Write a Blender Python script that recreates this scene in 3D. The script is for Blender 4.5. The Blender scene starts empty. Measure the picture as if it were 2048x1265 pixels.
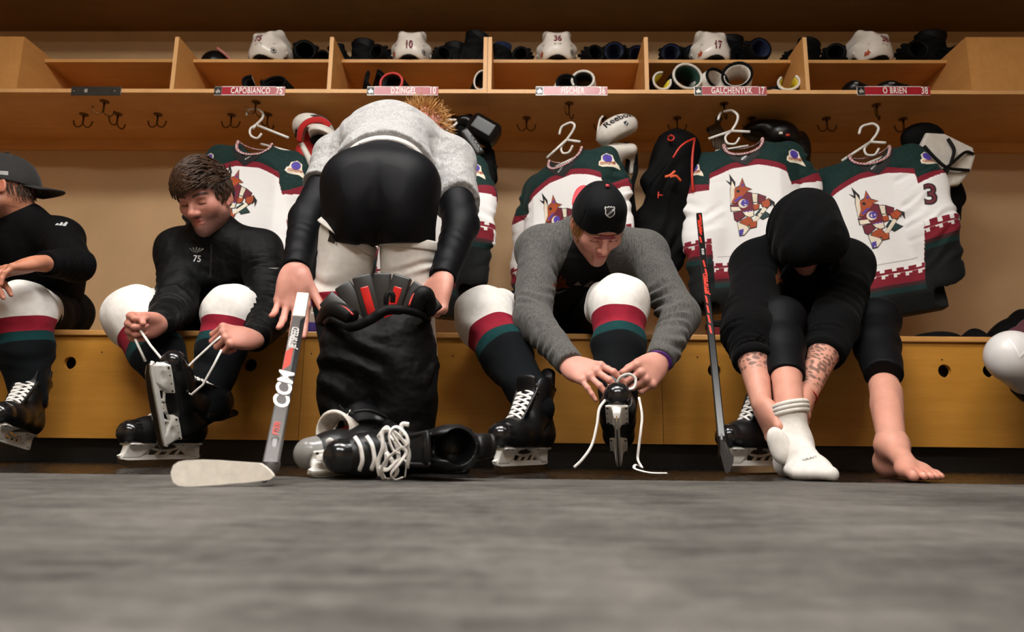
import bpy, bmesh, math, random
import numpy as np
from mathutils import Vector, Matrix, geometry
from mathutils.bvhtree import BVHTree
random.seed(7); rng = np.random.default_rng(7)
SC = bpy.context.scene
COL = SC.collection

# ------------------------------------------------------------------ camera, world, exposure
F = 1365.0
CAM_H = 0.085
CAM_R = Matrix.Rotation(0.017, 3, 'Z') @ Matrix.Rotation(math.pi / 2 + math.radians(10.4), 3, 'X') @ Matrix.Rotation(0.0105, 3, 'Z')
cam_d = bpy.data.cameras.new('camera'); cam = bpy.data.objects.new('camera', cam_d); COL.objects.link(cam)
cam.matrix_world = Matrix.Translation((0, 0, CAM_H)) @ CAM_R.to_4x4()
cam_d.sensor_width = 36.0; cam_d.lens = 36.0 * F / 2048.0; cam_d.clip_start = 0.02
cam_d.dof.use_dof = True; cam_d.dof.focus_distance = 2.15; cam_d.dof.aperture_fstop = 3.2
SC.camera = cam
world = bpy.data.worlds.new('world'); SC.world = world; world.use_nodes = True
world.node_tree.nodes['Background'].inputs[0].default_value = (1.0, 0.93, 0.85, 1)
world.node_tree.nodes['Background'].inputs[1].default_value = 0.05
SC.view_settings.view_transform = 'Standard'; SC.view_settings.look = 'None'
SC.view_settings.gamma = 1.0; SC.view_settings.use_curve_mapping = False
SC.view_settings.exposure = 0.06
LIGHTS = [(-1.35, 1.05, 20.0), (0.05, 1.05, 30.0), (1.45, 0.9, 5.0), (-0.8, -0.9, 36.0), (0.6, -0.9, 27.0)]   # ceiling fixtures: x, y, strength
CEIL = 2.8

def P(px, py, Y):
    """world point at depth Y on the sight line of a photo pixel (used to read real positions off the photograph)"""
    d = CAM_R @ Vector(((px - 1024) / F, (632.5 - py) / F, -1.0))
    return Vector((0, 0, CAM_H)) + d * (Y / d.y)

# ------------------------------------------------------------------ colours and materials
def lin(c):
    if isinstance(c, str):
        c = c.lstrip('#'); c = [int(c[i:i + 2], 16) / 255 for i in (0, 2, 4)]
    return tuple((v / 12.92 if v <= 0.04045 else ((v + 0.055) / 1.055) ** 2.4) for v in c) + (1.0,)

class Nodes:
    def __init__(s, name):
        s.m = bpy.data.materials.new(name); s.m.use_nodes = True; s.t = s.m.node_tree; s.n = s.t.nodes
        s.b = s.n['Principled BSDF']
    def new(s, typ, **kw):
        nd = s.n.new(typ)
        for k, v in kw.items(): setattr(nd, k, v)
        return nd
    def link(s, a, b): s.t.links.new(a, b)
    def val(s, sock, v):
        if isinstance(v, (int, float)): sock.default_value = v
        elif isinstance(v, tuple): sock.default_value = v
        else: s.link(v, sock)
    def math(s, op, a, b=None, c=None, clamp=False):
        nd = s.new('ShaderNodeMath', operation=op, use_clamp=clamp)
        for i, v in enumerate((a, b, c)):
            if v is not None: s.val(nd.inputs[i], v)
        return nd.outputs[0]
    def mix(s, fac, a, b, mode='MIX'):
        nd = s.new('ShaderNodeMix', data_type='RGBA', blend_type=mode)
        s.val(nd.inputs[0], fac); s.val(nd.inputs[6], a); s.val(nd.inputs[7], b)
        return nd.outputs[2]
    def attr(s, name):
        return s.new('ShaderNodeAttribute', attribute_name=name)
    def coord(s, scale=(1, 1, 1), kind='Object'):
        tc = s.new('ShaderNodeTexCoord'); mp = s.new('ShaderNodeMapping'); mp.inputs['Scale'].default_value = scale
        s.link(tc.outputs[kind], mp.inputs[0]); return mp.outputs[0]
    def noise(s, vec, scale, detail=3, rough=0.55):
        nd = s.new('ShaderNodeTexNoise'); s.link(vec, nd.inputs['Vector'])
        nd.inputs['Scale'].default_value = scale; nd.inputs['Detail'].default_value = detail; nd.inputs['Roughness'].default_value = rough
        return nd.outputs['Fac']
    def ramp(s, fac, stops, interp='LINEAR'):
        nd = s.new('ShaderNodeValToRGB'); s.link(fac, nd.inputs[0]); cr = nd.color_ramp; cr.interpolation = interp
        while len(cr.elements) < len(stops): cr.elements.new(0.5)
        for e, (p, c) in zip(cr.elements, stops): e.position = p; e.color = c
        return nd.outputs[0]
    def bump(s, h, strength=0.3, dist=0.01, prev=None):
        nd = s.new('ShaderNodeBump'); nd.inputs['Strength'].default_value = strength; nd.inputs['Distance'].default_value = dist
        s.link(h, nd.inputs['Height'])
        if prev is not None: s.link(prev, nd.inputs['Normal'])
        return nd.outputs[0]
    def out(s, color=None, rough=0.6, metal=0.0, normal=None, spec=0.5, **kw):
        b = s.b
        if color is not None: s.val(b.inputs['Base Color'], color)
        s.val(b.inputs['Roughness'], rough); b.inputs['Metallic'].default_value = metal
        b.inputs['Specular IOR Level'].default_value = spec
        if normal is not None: s.link(normal, b.inputs['Normal'])
        for k, v in kw.items(): s.val(b.inputs[k.replace('_', ' ')], v)
        return s.m

def plain(name, c, rough=0.5, metal=0.0, spec=0.5, var=0.06, scale=30, bump=0.0, **kw):
    """plain coat: colour with slight uneven tone"""
    N = Nodes(name); v = N.coord(); f = N.noise(v, scale, 4)
    c = lin(c); hi = tuple(min(1, x * (1 + var * 2)) for x in c[:3]) + (1,); lo = tuple(x * (1 - var * 2) for x in c[:3]) + (1,)
    colr = N.ramp(f, [(0.3, lo), (0.7, hi)])
    nm = N.bump(f, bump, 0.004) if bump else None
    return N.out(colr, rough, metal, nm, spec, **kw)

def cloth(name, c, rough=0.85, weave=900, wstr=0.12, folds=0.35, fscale=9, var=0.08, sheen=0.1, spec=0.25, attr=None, streak=0.0, c2=None):
    """knit or woven cloth: fine weave bump, soft crease bump, a little tone variation; optional colour attribute"""
    N = Nodes(name); v = N.coord()
    big = N.noise(v, fscale, 3, 0.5); mid = N.noise(v, 60, 3); fine = N.noise(v, weave, 2)
    if attr: base = N.attr(attr).outputs['Color']
    else: base = lin(c)
    if c2 is not None:
        sv = N.coord((260, 260, 22)); sn = N.noise(sv, 1.0, 3, 0.7)
        base = N.ramp(sn, [(0.35, lin(c)), (0.68, lin(c2))])
    k = N.ramp(mid, [(0.3, (1 - var,) * 3 + (1,)), (0.7, (1 + var,) * 3 + (1,))])
    colr = N.mix(1.0, base, k, 'MULTIPLY')
    n1 = N.bump(big, folds, 0.03); n2 = N.bump(fine, wstr, 0.002, n1)
    return N.out(colr, rough, 0, n2, spec, Sheen_Weight=sheen, Sheen_Roughness=0.5)

def skin_mat(name, c):
    N = Nodes(name); v = N.coord(); f = N.noise(v, 22, 4); f2 = N.noise(v, 140, 3)
    a = N.attr('Col').outputs['Color']
    k = N.ramp(f, [(0.3, (0.9, 0.86, 0.84, 1)), (0.7, (1.07, 1.04, 1.02, 1))])
    colr = N.mix(1.0, a, k, 'MULTIPLY')
    nm = N.bump(f2, 0.12, 0.002)
    m = N.out(colr, 0.48, 0, nm, 0.4)
    N.b.inputs['Subsurface Weight'].default_value = 0.12
    N.b.inputs['Subsurface Radius'].default_value = (0.012, 0.005, 0.003)
    N.b.inputs['Subsurface Scale'].default_value = 0.6
    return m

def wood(name, c1, c2, axis='X', rough=0.42, scale=1.0):
    """plywood veneer: long figure along one axis"""
    sc = {'X': (1.2, 9, 14), 'Z': (14, 9, 1.2), 'Y': (14, 1.2, 9)}[axis]
    N = Nodes(name); v = N.coord(tuple(a * scale for a in sc))
    n = N.noise(v, 2.2, 6, 0.6); v2 = N.coord(tuple(a * 14 * scale for a in sc)); g = N.noise(v2, 1.0, 3)
    blot = N.noise(N.coord((1, 1, 1)), 3.0, 3)
    colr = N.ramp(n, [(0.25, lin(c1)), (0.75, lin(c2))])
    colr = N.mix(0.25, colr, N.ramp(g, [(0.3, lin(c1)), (0.7, lin(c2))]))
    colr = N.mix(1.0, colr, N.ramp(blot, [(0.3, (0.9, 0.88, 0.84, 1)), (0.7, (1.06, 1.06, 1.06, 1))]), 'MULTIPLY')
    nm = N.bump(g, 0.04, 0.002)
    return N.out(colr, rough, 0, nm, 0.4)

def band(name, attr, stops, rough=0.8, rib=0.0, folds=0.3, sheen=0.02):
    """cloth whose colour changes in sharp bands along a per-vertex coordinate"""
    N = Nodes(name); a = N.attr(attr).outputs['Fac']; v = N.coord()
    colr = N.ramp(a, [(p, lin(c)) for p, c in stops], 'CONSTANT')
    mid = N.noise(v, 50, 3); k = N.ramp(mid, [(0.3, (0.93,) * 3 + (1,)), (0.7, (1.05,) * 3 + (1,))])
    colr = N.mix(1.0, colr, k, 'MULTIPLY')
    n1 = N.bump(N.noise(v, 8, 3), folds, 0.03); n2 = N.bump(N.noise(v, 700, 2), 0.15, 0.002, n1)
    return N.out(colr, rough, 0, n2, 0.12, Sheen_Weight=sheen)

# ------------------------------------------------------------------ objects
def finish(o, parent=None, label=None, cat=None, group=None, kind=None):
    COL.objects.link(o)
    if parent is not None: o.parent = parent
    tag(o, label, cat, group, kind); return o
def tag(o, label=None, cat=None, group=None, kind=None):
    if label: o['label'] = label
    if cat: o['category'] = cat
    if group: o['group'] = group
    if kind: o['kind'] = kind
    return o
def thing(name, loc, label, cat, group=None, rot=None):
    o = bpy.data.objects.new(name, None); o.empty_display_size = 0.05
    m = Matrix.Translation(loc)
    if rot is not None: m = m @ rot.to_4x4()
    o.matrix_world = m
    return finish(o, None, label, cat, group)
def np_mesh(name, V, faces_list, smooth=True):
    """faces_list: list of int arrays, each (n, k)"""
    me = bpy.data.meshes.new(name); V = np.asarray(V, np.float32)
    me.vertices.add(len(V)); me.vertices.foreach_set('co', V.ravel())
    loops = np.concatenate([f.ravel() for f in faces_list]).astype(np.int32)
    cnt = np.concatenate([np.full(len(f), f.shape[1], np.int32) for f in faces_list])
    start = np.concatenate([[0], np.cumsum(cnt)[:-1]]).astype(np.int32)
    me.loops.add(len(loops)); me.loops.foreach_set('vertex_index', loops)
    me.polygons.add(len(cnt)); me.polygons.foreach_set('loop_start', start); me.polygons.foreach_set('loop_total', cnt)
    me.update(calc_edges=True); me.validate()
    if smooth: me.polygons.foreach_set('use_smooth', np.ones(len(me.polygons), bool))
    return me
def set_attr(me, name, arr):
    arr = np.asarray(arr, np.float32)
    if arr.ndim == 1:
        a = me.attributes.new(name, 'FLOAT', 'POINT'); a.data.foreach_set('value', arr)
    else:
        if arr.shape[1] == 3: arr = np.concatenate([arr, np.ones((len(arr), 1), np.float32)], 1)
        a = me.attributes.new(name, 'FLOAT_COLOR', 'POINT'); a.data.foreach_set('color', arr.ravel())
def mobj(name, me, mat, parent=None, world=True, **kw):
    """link a mesh given in world space; under a parent it is moved to the parent's frame"""
    o = bpy.data.objects.new(name, me)
    if mat is not None:
        for mm in (mat if isinstance(mat, (list, tuple)) else [mat]): me.materials.append(mm)
    if parent is not None and world:
        me.transform(world_of(parent).inverted())
    return finish(o, parent, **kw)

class MB:
    """collects simple solids for one mesh"""
    def __init__(s): s.bm = bmesh.new()
    def box(s, lo, hi, bev=0.0, rot=None, seg=2):
        c = [(a + b) / 2 for a, b in zip(lo, hi)]; d = [b - a for a, b in zip(lo, hi)]
        m = Matrix.Translation(c) @ (rot.to_4x4() if rot is not None else Matrix()) @ Matrix.Diagonal((*d, 1))
        r = bmesh.ops.create_cube(s.bm, size=1, matrix=m)
        if bev:
            es = list({e for v in r['verts'] for e in v.link_edges})
            bmesh.ops.bevel(s.bm, geom=es, offset=bev, segments=seg, profile=0.5, affect='EDGES')
        return s
    def tube(s, pts, r, n=8, cap=True, flat=None, closed=False):
        """swept tube; r number or list; flat=(w,h,up) gives a ribbon section"""
        pts = [Vector(p) for p in pts]; rs = r if isinstance(r, (list, tuple)) else [r] * len(pts)
        rings = []; up = None
        L = len(pts)
        for i, p in enumerate(pts):
            if closed: t = pts[(i + 1) % L] - pts[i - 1]
            else: t = pts[min(i + 1, L - 1)] - pts[max(i - 1, 0)]
            if t.length < 1e-9: t = Vector((0, 0, 1))
            t.normalize()
            if up is None:
                up = (Vector(flat[2]) if flat else (Vector((0, 0, 1)) if abs(t.z) < 0.9 else Vector((1, 0, 0))))
            u = (up - t * up.dot(t))
            if u.length < 1e-6: u = t.orthogonal()
            u.normalize(); w = t.cross(u); up = u
            ring = []
            for k in range(n):
                a = 2 * math.pi * k / n
                if flat: off = w * (flat[0] / 2 * math.cos(a)) + u * (flat[1] / 2 * math.sin(a)); off *= rs[i]
                else: off = (w * math.cos(a) + u * math.sin(a)) * rs[i]
                ring.append(s.bm.verts.new(p + off))
            rings.append(ring)
        m = len(rings)
        for i in range(m if closed else m - 1):
            a, b = rings[i], rings[(i + 1) % m]
            for k in range(n):
                s.bm.faces.new((a[k], a[(k + 1) % n], b[(k + 1) % n], b[k]))
        if cap and not closed:
            s.bm.faces.new(rings[0][::-1]); s.bm.faces.new(rings[-1])
        return s
    def lathe(s, prof, n=24, m=None):
        m = m or Matrix()
        rings = []
        for r, z in prof:
            rings.append([s.bm.verts.new(m @ Vector((r * math.cos(2 * math.pi * k / n), r * math.sin(2 * math.pi * k / n), z))) for k in range(n)])
        for a, b in zip(rings, rings[1:]):
            for k in range(n): s.bm.faces.new((a[k], a[(k + 1) % n], b[(k + 1) % n], b[k]))
        s.bm.faces.new(rings[0][::-1]); s.bm.faces.new(rings[-1]); return s
    def prism(s, poly, h, m=None, bev=0.0):
        """polygon in local xy extruded to z=h"""
        m = m or Matrix()
        b = [s.bm.verts.new(m @ Vector((x, y, 0))) for x, y in poly]; t = [s.bm.verts.new(m @ Vector((x, y, h))) for x, y in poly]
        n = len(poly); fs = [s.bm.faces.new(b[::-1]), s.bm.faces.new(t)]
        for k in range(n): fs.append(s.bm.faces.new((b[k], b[(k + 1) % n], t[(k + 1) % n], t[k])))
        if bev:
            es = list({e for f in fs[:2] for e in f.edges})
            bmesh.ops.bevel(s.bm, geom=es, offset=bev, segments=2, profile=0.5, affect='EDGES')
        return s
    def mesh(s, name, smooth=False):
        bmesh.ops.recalc_face_normals(s.bm, faces=s.bm.faces)
        me = bpy.data.meshes.new(name); s.bm.to_mesh(me); s.bm.free()
        if smooth: me.polygons.foreach_set('use_smooth', np.ones(len(me.polygons), bool))
        return me
    def build(s, name, mat, parent=None, smooth=False, world=True, **kw):
        return mobj(name, s.mesh(name, smooth), mat, parent, world, **kw)

def curve(pts, n=8):
    """Catmull-Rom through points"""
    pts = [Vector(p) for p in pts]; q = [pts[0] * 2 - pts[1]] + pts + [pts[-1] * 2 - pts[-2]]; out = []
    for i in range(1, len(q) - 2):
        for k in range(n):
            t = k / n; a, b, c, d = q[i - 1], q[i], q[i + 1], q[i + 2]
            out.append(0.5 * ((2 * b) + (c - a) * t + (2 * a - 5 * b + 4 * c - d) * t * t + (3 * b - a - 3 * c + d) * t ** 3))
    out.append(pts[-1]); return out

# ------------------------------------------------------------------ signed-distance modelling
class Field:
    """smooth-union solid on a grid; meshed with surface nets"""
    def __init__(s, lo, hi, vox):
        s.lo = np.array(lo, np.float32); s.v = vox
        s.n = np.ceil((np.array(hi) - s.lo) / vox).astype(int) + 1
        s.f = np.full(s.n, 0.2, np.float32)
        s.ax = [s.lo[i] + vox * np.arange(s.n[i], dtype=np.float32) for i in range(3)]
    def sub(s, lo, hi):
        i0 = np.clip(np.floor((np.array(lo) - s.lo) / s.v).astype(int), 0, s.n); i1 = np.clip(np.ceil((np.array(hi) - s.lo) / s.v).astype(int) + 1, 0, s.n)
        if (i1 <= i0).any(): return None
        sl = tuple(slice(a, b) for a, b in zip(i0, i1))
        X = s.ax[0][sl[0]][:, None, None]; Y = s.ax[1][sl[1]][None, :, None]; Z = s.ax[2][sl[2]][None, None, :]
        return sl, X, Y, Z
    def comb(s, sl, d, k, op):
        o = s.f[sl]
        if op == 'u':
            if k > 0:
                h = np.clip(0.5 + 0.5 * (o - d) / k, 0, 1); s.f[sl] = o + (d - o) * h - k * h * (1 - h)
            else: s.f[sl] = np.minimum(o, d)
        elif op == 's':
            if k > 0:
                h = np.clip(0.5 - 0.5 * (o + d) / k, 0, 1); s.f[sl] = o + (-d - o) * h + k * h * (1 - h)
            else: s.f[sl] = np.maximum(o, -d)
        elif op == 'i': s.f[sl] = np.maximum(o, d)
    def cone(s, a, b, ra, rb, k=0.01, op='u', flat=None):
        """round cone a-b; flat=(axis, factor): squeezed along axis"""
        a = np.array(a, np.float32); b = np.array(b, np.float32); m = max(ra, rb) * (max(1, flat[1]) if flat else 1) + k * 1.2 + s.v * 4
        g = s.sub(np.minimum(a, b) - m, np.maximum(a, b) + m)
        if g is None: return s
        sl, X, Y, Z = g
        px, py, pz = X - a[0], Y - a[1], Z - a[2]; ba = b - a; sc = 1.0
        if flat:
            n = np.array(flat[0], np.float32); n = n / np.linalg.norm(n); q = (1 / flat[1] - 1)
            t = (px * n[0] + py * n[1] + pz * n[2]) * q
            px = px + t * n[0]; py = py + t * n[1]; pz = pz + t * n[2]
            ba = ba + n * (ba @ n) * q; sc = min(1.0, flat[1])
        L = float(ba @ ba) or 1e-9
        h = np.clip((px * ba[0] + py * ba[1] + pz * ba[2]) / L, 0, 1)
        d = np.sqrt((px - ba[0] * h) ** 2 + (py - ba[1] * h) ** 2 + (pz - ba[2] * h) ** 2) - (ra + (rb - ra) * h)
        s.comb(sl, d * sc, k, op); return s
    def path(s, pts, rs, k=0.01, op='u', flat=None):
        for i in range(len(pts) - 1): s.cone(pts[i], pts[i + 1], rs[i] if not np.isscalar(rs) else rs, rs[i + 1] if not np.isscalar(rs) else rs, k, op, flat)
        return s
    def ell(s, c, r, rot=None, k=0.01, op='u'):
        c = np.array(c, np.float32); r = np.array(r, np.float32); m = float(r.max()) + k * 1.2 + s.v * 4
        g = s.sub(c - m, c + m)
        if g is None: return s
        sl, X, Y, Z = g; px, py, pz = X - c[0], Y - c[1], Z - c[2]
        if rot is not None:
            R = np.array(rot.transposed() if isinstance(rot, Matrix) else rot, np.float32)
            px, py, pz = (R[0, 0] * px + R[0, 1] * py + R[0, 2] * pz, R[1, 0] * px + R[1, 1] * py + R[1, 2] * pz, R[2, 0] * px + R[2, 1] * py + R[2, 2] * pz)
        qx, qy, qz = px / r[0], py / r[1], pz / r[2]
        k0 = np.sqrt(qx * qx + qy * qy + qz * qz); k1 = np.sqrt((qx / r[0]) ** 2 + (qy / r[1]) ** 2 + (qz / r[2]) ** 2) + 1e-6
        s.comb(sl, k0 * (k0 - 1) / k1, k, op); return s
    def box(s, c, h, rot=None, r=0.005, k=0.0, op='u'):
        c = np.array(c, np.float32); h = np.array(h, np.float32); m = float(np.linalg.norm(h)) + k * 1.2 + s.v * 4
        g = s.sub(c - m, c + m)
        if g is None: return s
        sl, X, Y, Z = g; px, py, pz = X - c[0], Y - c[1], Z - c[2]
        if rot is not None:
            R = np.array(rot.transposed() if isinstance(rot, Matrix) else rot, np.float32)
            px, py, pz = (R[0, 0] * px + R[0, 1] * py + R[0, 2] * pz, R[1, 0] * px + R[1, 1] * py + R[1, 2] * pz, R[2, 0] * px + R[2, 1] * py + R[2, 2] * pz)
        qx, qy, qz = np.abs(px) - h[0] + r, np.abs(py) - h[1] + r, np.abs(pz) - h[2] + r
        d = np.sqrt(np.maximum(qx, 0) ** 2 + np.maximum(qy, 0) ** 2 + np.maximum(qz, 0) ** 2) + np.minimum(np.maximum(qx, np.maximum(qy, qz)), 0) - r
        s.comb(sl, d, k, op); return s
    def trim(s, p, n, r):
        """cut a limb end flat: only the cap within r of p on the side n points to"""
        n = np.array(Vector(n).normalized(), np.float32); p = np.array(p, np.float32); c = p + n * r * 0.8
        g = s.sub(c - r * 1.25, c + r * 1.25)
        if g is None: return s
        sl, X, Y, Z = g; d = (X - p[0]) * n[0] + (Y - p[1]) * n[1] + (Z - p[2]) * n[2]
        rr = np.sqrt((X - p[0]) ** 2 + (Y - p[1]) ** 2 + (Z - p[2]) ** 2)
        s.f[sl] = np.where(rr < r * 1.35, np.maximum(s.f[sl], d), s.f[sl]); return s
    def plane(s, p, n, k=0.0):
        """cut away everything on the side n points to"""
        n = np.array(Vector(n).normalized(), np.float32); p = np.array(p, np.float32)
        d = (s.ax[0][:, None, None] - p[0]) * n[0] + (s.ax[1][None, :, None] - p[1]) * n[1] + (s.ax[2][None, None, :] - p[2]) * n[2]
        s.f = np.maximum(s.f, d); return s
    def wobble(s, amp, freq, seed=0, aniso=(1, 1, 1)):
        """soft irregular surface (sum of random waves)"""
        r = np.random.default_rng(seed); X = s.ax[0][:, None, None]; Y = s.ax[1][None, :, None]; Z = s.ax[2][None, None, :]
        d = np.zeros(s.n, np.float32)
        for i in range(5):
            w = r.normal(size=3); w = w / np.linalg.norm(w) * freq * (0.6 + 0.9 * r.random()) * np.array(aniso)
            d += np.sin(X * w[0] + Y * w[1] + Z * w[2] + r.random() * 6.28).astype(np.float32)
        s.f += d * (amp / 2.2); return s
    def mesh(s, smooth=2, M=None):
        f = s.f; f[0] = f[-1] = 0.1; f[:, 0] = f[:, -1] = 0.1; f[:, :, 0] = f[:, :, -1] = 0.1
        neg = f < 0; nx, ny, nz = s.n
        cnt = np.zeros((nx - 1, ny - 1, nz - 1), np.uint8); offs = [(i, j, k) for i in (0, 1) for j in (0, 1) for k in (0, 1)]
        for i, j, k in offs: cnt += neg[i:nx - 1 + i, j:ny - 1 + j, k:nz - 1 + k]
        act = np.argwhere((cnt > 0) & (cnt < 8)); N = len(act)
        cor = np.stack([f[act[:, 0] + i, act[:, 1] + j, act[:, 2] + k] for i, j, k in offs], 1)
        acc = np.zeros((N, 3), np.float32); num = np.zeros(N, np.float32); oa = np.array(offs, np.float32)
        for a in range(8):
            for b in range(a + 1, 8):
                if np.abs(oa[a] - oa[b]).sum() != 1: continue
                va, vb = cor[:, a], cor[:, b]; m = (va < 0) != (vb < 0)
                t = np.where(m, va / np.where(m, va - vb, 1), 0)[:, None]
                acc += np.where(m[:, None], oa[a] + (oa[b] - oa[a]) * t, 0); num += m
        V = (act + acc / num[:, None]) * s.v + s.lo
        idx = np.full((nx - 1, ny - 1, nz - 1), -1, np.int32); idx[act[:, 0], act[:, 1], act[:, 2]] = np.arange(N)
        quads = []
        for ax in range(3):
            sl0 = [slice(None)] * 3; sl1 = [slice(None)] * 3; sl0[ax] = slice(0, -1); sl1[ax] = slice(1, None)
            A, B = neg[tuple(sl0)], neg[tuple(sl1)]; e = np.argwhere(A != B)
            o1, o2 = (ax + 1) % 3, (ax + 2) % 3
            e = e[(e[:, o1] > 0) & (e[:, o2] > 0) & (e[:, o1] < s.n[o1] - 1) & (e[:, o2] < s.n[o2] - 1)]
            flip = A[e[:, 0], e[:, 1], e[:, 2]]
            q = []
            for d1, d2 in ((0, 0), (-1, 0), (-1, -1), (0, -1)):
                c = e.copy(); c[:, o1] += d1; c[:, o2] += d2; q.append(idx[c[:, 0], c[:, 1], c[:, 2]])
            q = np.stack(q, 1); q[~flip] = q[~flip][:, ::-1]; quads.append(q[:, ::-1])
        Fq = np.concatenate(quads)
        Fq = Fq[:, ::-1]
        for _ in range(smooth):
            e = np.concatenate([Fq[:, [0, 1]], Fq[:, [1, 2]], Fq[:, [2, 3]], Fq[:, [3, 0]]])
            sm = np.stack([np.bincount(e[:, 0], V[e[:, 1], c], N) + np.bincount(e[:, 1], V[e[:, 0], c], N) for c in range(3)], 1)
            dg = np.bincount(e[:, 0], minlength=N) + np.bincount(e[:, 1], minlength=N)
            V = V * 0.4 + 0.6 * (sm / dg[:, None])
        V = V.astype(np.float32)
        if M is not None: V = V @ np.array(M.to_3x3(), np.float32).T + np.array(M.translation, np.float32)
        return V, Fq

def fmesh(name, fld, smooth=2, M=None):
    V, Q = fld.mesh(smooth, M); return np_mesh(name, V, [Q])
def verts_of(me):
    a = np.empty(len(me.vertices) * 3, np.float32); me.vertices.foreach_get('co', a); return a.reshape(-1, 3)
def join_meshes(name, parts):
    """parts: list of (V, Q)"""
    off = 0; Vs = []; Qs = []
    for V, Q in parts: Vs.append(V); Qs.append(Q + off); off += len(V)
    return np_mesh(name, np.concatenate(Vs), [np.concatenate(Qs)])
def bounds(pts, m):
    a = np.array([list(p) for p in pts]); return a.min(0) - m, a.max(0) + m
def frame(xa, za):
    """rotation with local x along xa and local z as near za as possible"""
    x = Vector(xa).normalized(); z = Vector(za); z = (z - x * z.dot(x)).normalized(); y = z.cross(x)
    return Matrix((x, y, z)).transposed()

# ------------------------------------------------------------------ flat print laid onto a surface
def world_of(o):
    return o.matrix_basis if o.parent is None else world_of(o.parent) @ o.matrix_basis
def bvh_of(objs):
    Vs = []; Fs = []; off = 0
    for o in objs:
        M = world_of(o)
        Vs += [M @ v.co for v in o.data.vertices]; Fs += [tuple(i + off for i in p.vertices) for p in o.data.polygons]; off = len(Vs)
    return BVHTree.FromPolygons(Vs, Fs)
def poly2d(polys):
    """list of outlines -> (verts2d, tris)"""
    V = []; T = []
    for poly in polys:
        o = len(V); V += [tuple(p) for p in poly]
        T += [tuple(i + o for i in t) for t in geometry.tessellate_polygon([[Vector((x, y, 0)) for x, y in poly]])]
    return V, T
def text2d(s, size=1.0, wx=1.0, bold=0.0, shear=0.0, align='CENTER', space=1.0):
    cu = bpy.data.curves.new('txt', 'FONT'); cu.body = s; cu.size = size; cu.align_x = align; cu.align_y = 'CENTER'; cu.offset = bold; cu.shear = shear
    cu.space_character = space; cu.resolution_u = 3
    o = bpy.data.objects.new('txt', cu); COL.objects.link(o)
    me = bpy.data.meshes.new_from_object(o.evaluated_get(bpy.context.evaluated_depsgraph_get()))
    V = [(v.co.x * wx, v.co.y) for v in me.vertices]; T = [tuple(p.vertices) for p in me.polygons]
    bpy.data.objects.remove(o); bpy.data.curves.remove(cu); bpy.data.meshes.remove(me)
    return V, T
def decal(name, shape, origin, u, n, mat, parent, bvh=None, off=0.0015, maxlen=0.02, label=None, thick=0.0):
    """shape = (verts2d, tris) in metres; u = reading direction, n = outward; laid on bvh if given"""
    V, T = shape
    if not V: return None
    u = Vector(u).normalized(); n = Vector(n); n = (n - u * n.dot(u)).normalized(); v = n.cross(u)
    bm = bmesh.new(); vs = [bm.verts.new((x, y, 0)) for x, y in V]
    for t in T:
        try: bm.faces.new([vs[i] for i in t])
        except ValueError: pass
    if bvh is not None:
        bmesh.ops.triangulate(bm, faces=bm.faces)
        for _ in range(4):
            es = [e for e in bm.edges if e.calc_length() > maxlen]
            if not es: break
            bmesh.ops.subdivide_edges(bm, edges=es, cuts=1); bmesh.ops.triangulate(bm, faces=bm.faces)
    origin = Vector(origin); dead = []
    for w in bm.verts:
        p = origin + u * w.co.x + v * w.co.y
        if bvh is not None:
            h = bvh.ray_cast(p + n * 0.25, -n, 0.6)
            if h[0] is not None and (h[0] - p).length < 0.2: p = h[0] + n * off
            else: dead.append(w); continue
        else: p = p + n * off
        w.co = p
    if dead: bmesh.ops.delete(bm, geom=dead, context='VERTS')
    if not bm.faces: bm.free(); return None
    for f in bm.faces:
        f.normal_update()
        if f.normal.dot(n) < 0: f.normal_flip()
    me = bpy.data.meshes.new(name); bm.to_mesh(me); bm.free()
    me.polygons.foreach_set('use_smooth', np.ones(len(me.polygons), bool))
    return mobj(name, me, mat, parent, label=label)
def copy_tree(o, parent=None, M=None):
    c = o.copy(); COL.objects.link(c)
    if parent is not None: c.parent = parent
    if M is not None: c.matrix_basis = M
    for ch in [x for x in bpy.data.objects if x.parent == o]: copy_tree(ch, c)
    return c
# ================================================================== the room
YW, YS, YM, YB = 3.5, 2.96, 3.11, 2.47      # back wall, shelf front, upper shelf front, bench front
SEAT = 0.475
def floor_mat(name, c1, c2, rough, spec, speck):
    N = Nodes(name); v = N.coord()
    a = N.noise(v, 3.2, 5, 0.6); b = N.noise(v, 34, 6, 0.8); c = N.noise(v, 220, 3, 0.7)
    w = N.noise(N.coord((2.2, 14, 1)), 3.0, 4, 0.6)
    t = N.math('ADD', N.math('MULTIPLY', a, 0.4), N.math('ADD', N.math('MULTIPLY', b, 0.35), N.math('MULTIPLY', w, 0.25)))
    colr = N.ramp(t, [(0.41, lin(c1)), (0.6, lin(c2))])
    if speck:
        vo = N.new('ShaderNodeTexVoronoi'); N.link(v, vo.inputs['Vector']); vo.inputs['Scale'].default_value = 34
        s = N.math('LESS_THAN', vo.outputs['Distance'], 0.05)
        sel = N.math('GREATER_THAN', N.noise(v, 7, 2), 0.6)
        colr = N.mix(N.math('MULTIPLY', N.math('MULTIPLY', s, sel), 0.35), colr, lin('#b9b4a8'))
    rr = N.math('ADD', N.math('MULTIPLY', b, 0.3), rough - 0.15)
    return N.out(colr, rr, 0, N.bump(c, 0.25, 0.004, N.bump(b, 0.15, 0.01)), spec)
M_MAT = floor_mat('rubber_mat', '#33312e', '#6c6862', 0.75, 0.3, True)
M_FLOOR = floor_mat('dark_floor', '#0c0b0a', '#1b1917', 0.26, 0.5, False)
M_WALL = plain('wall_paint', '#c4a37a', 0.7, var=0.03, scale=3)
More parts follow.
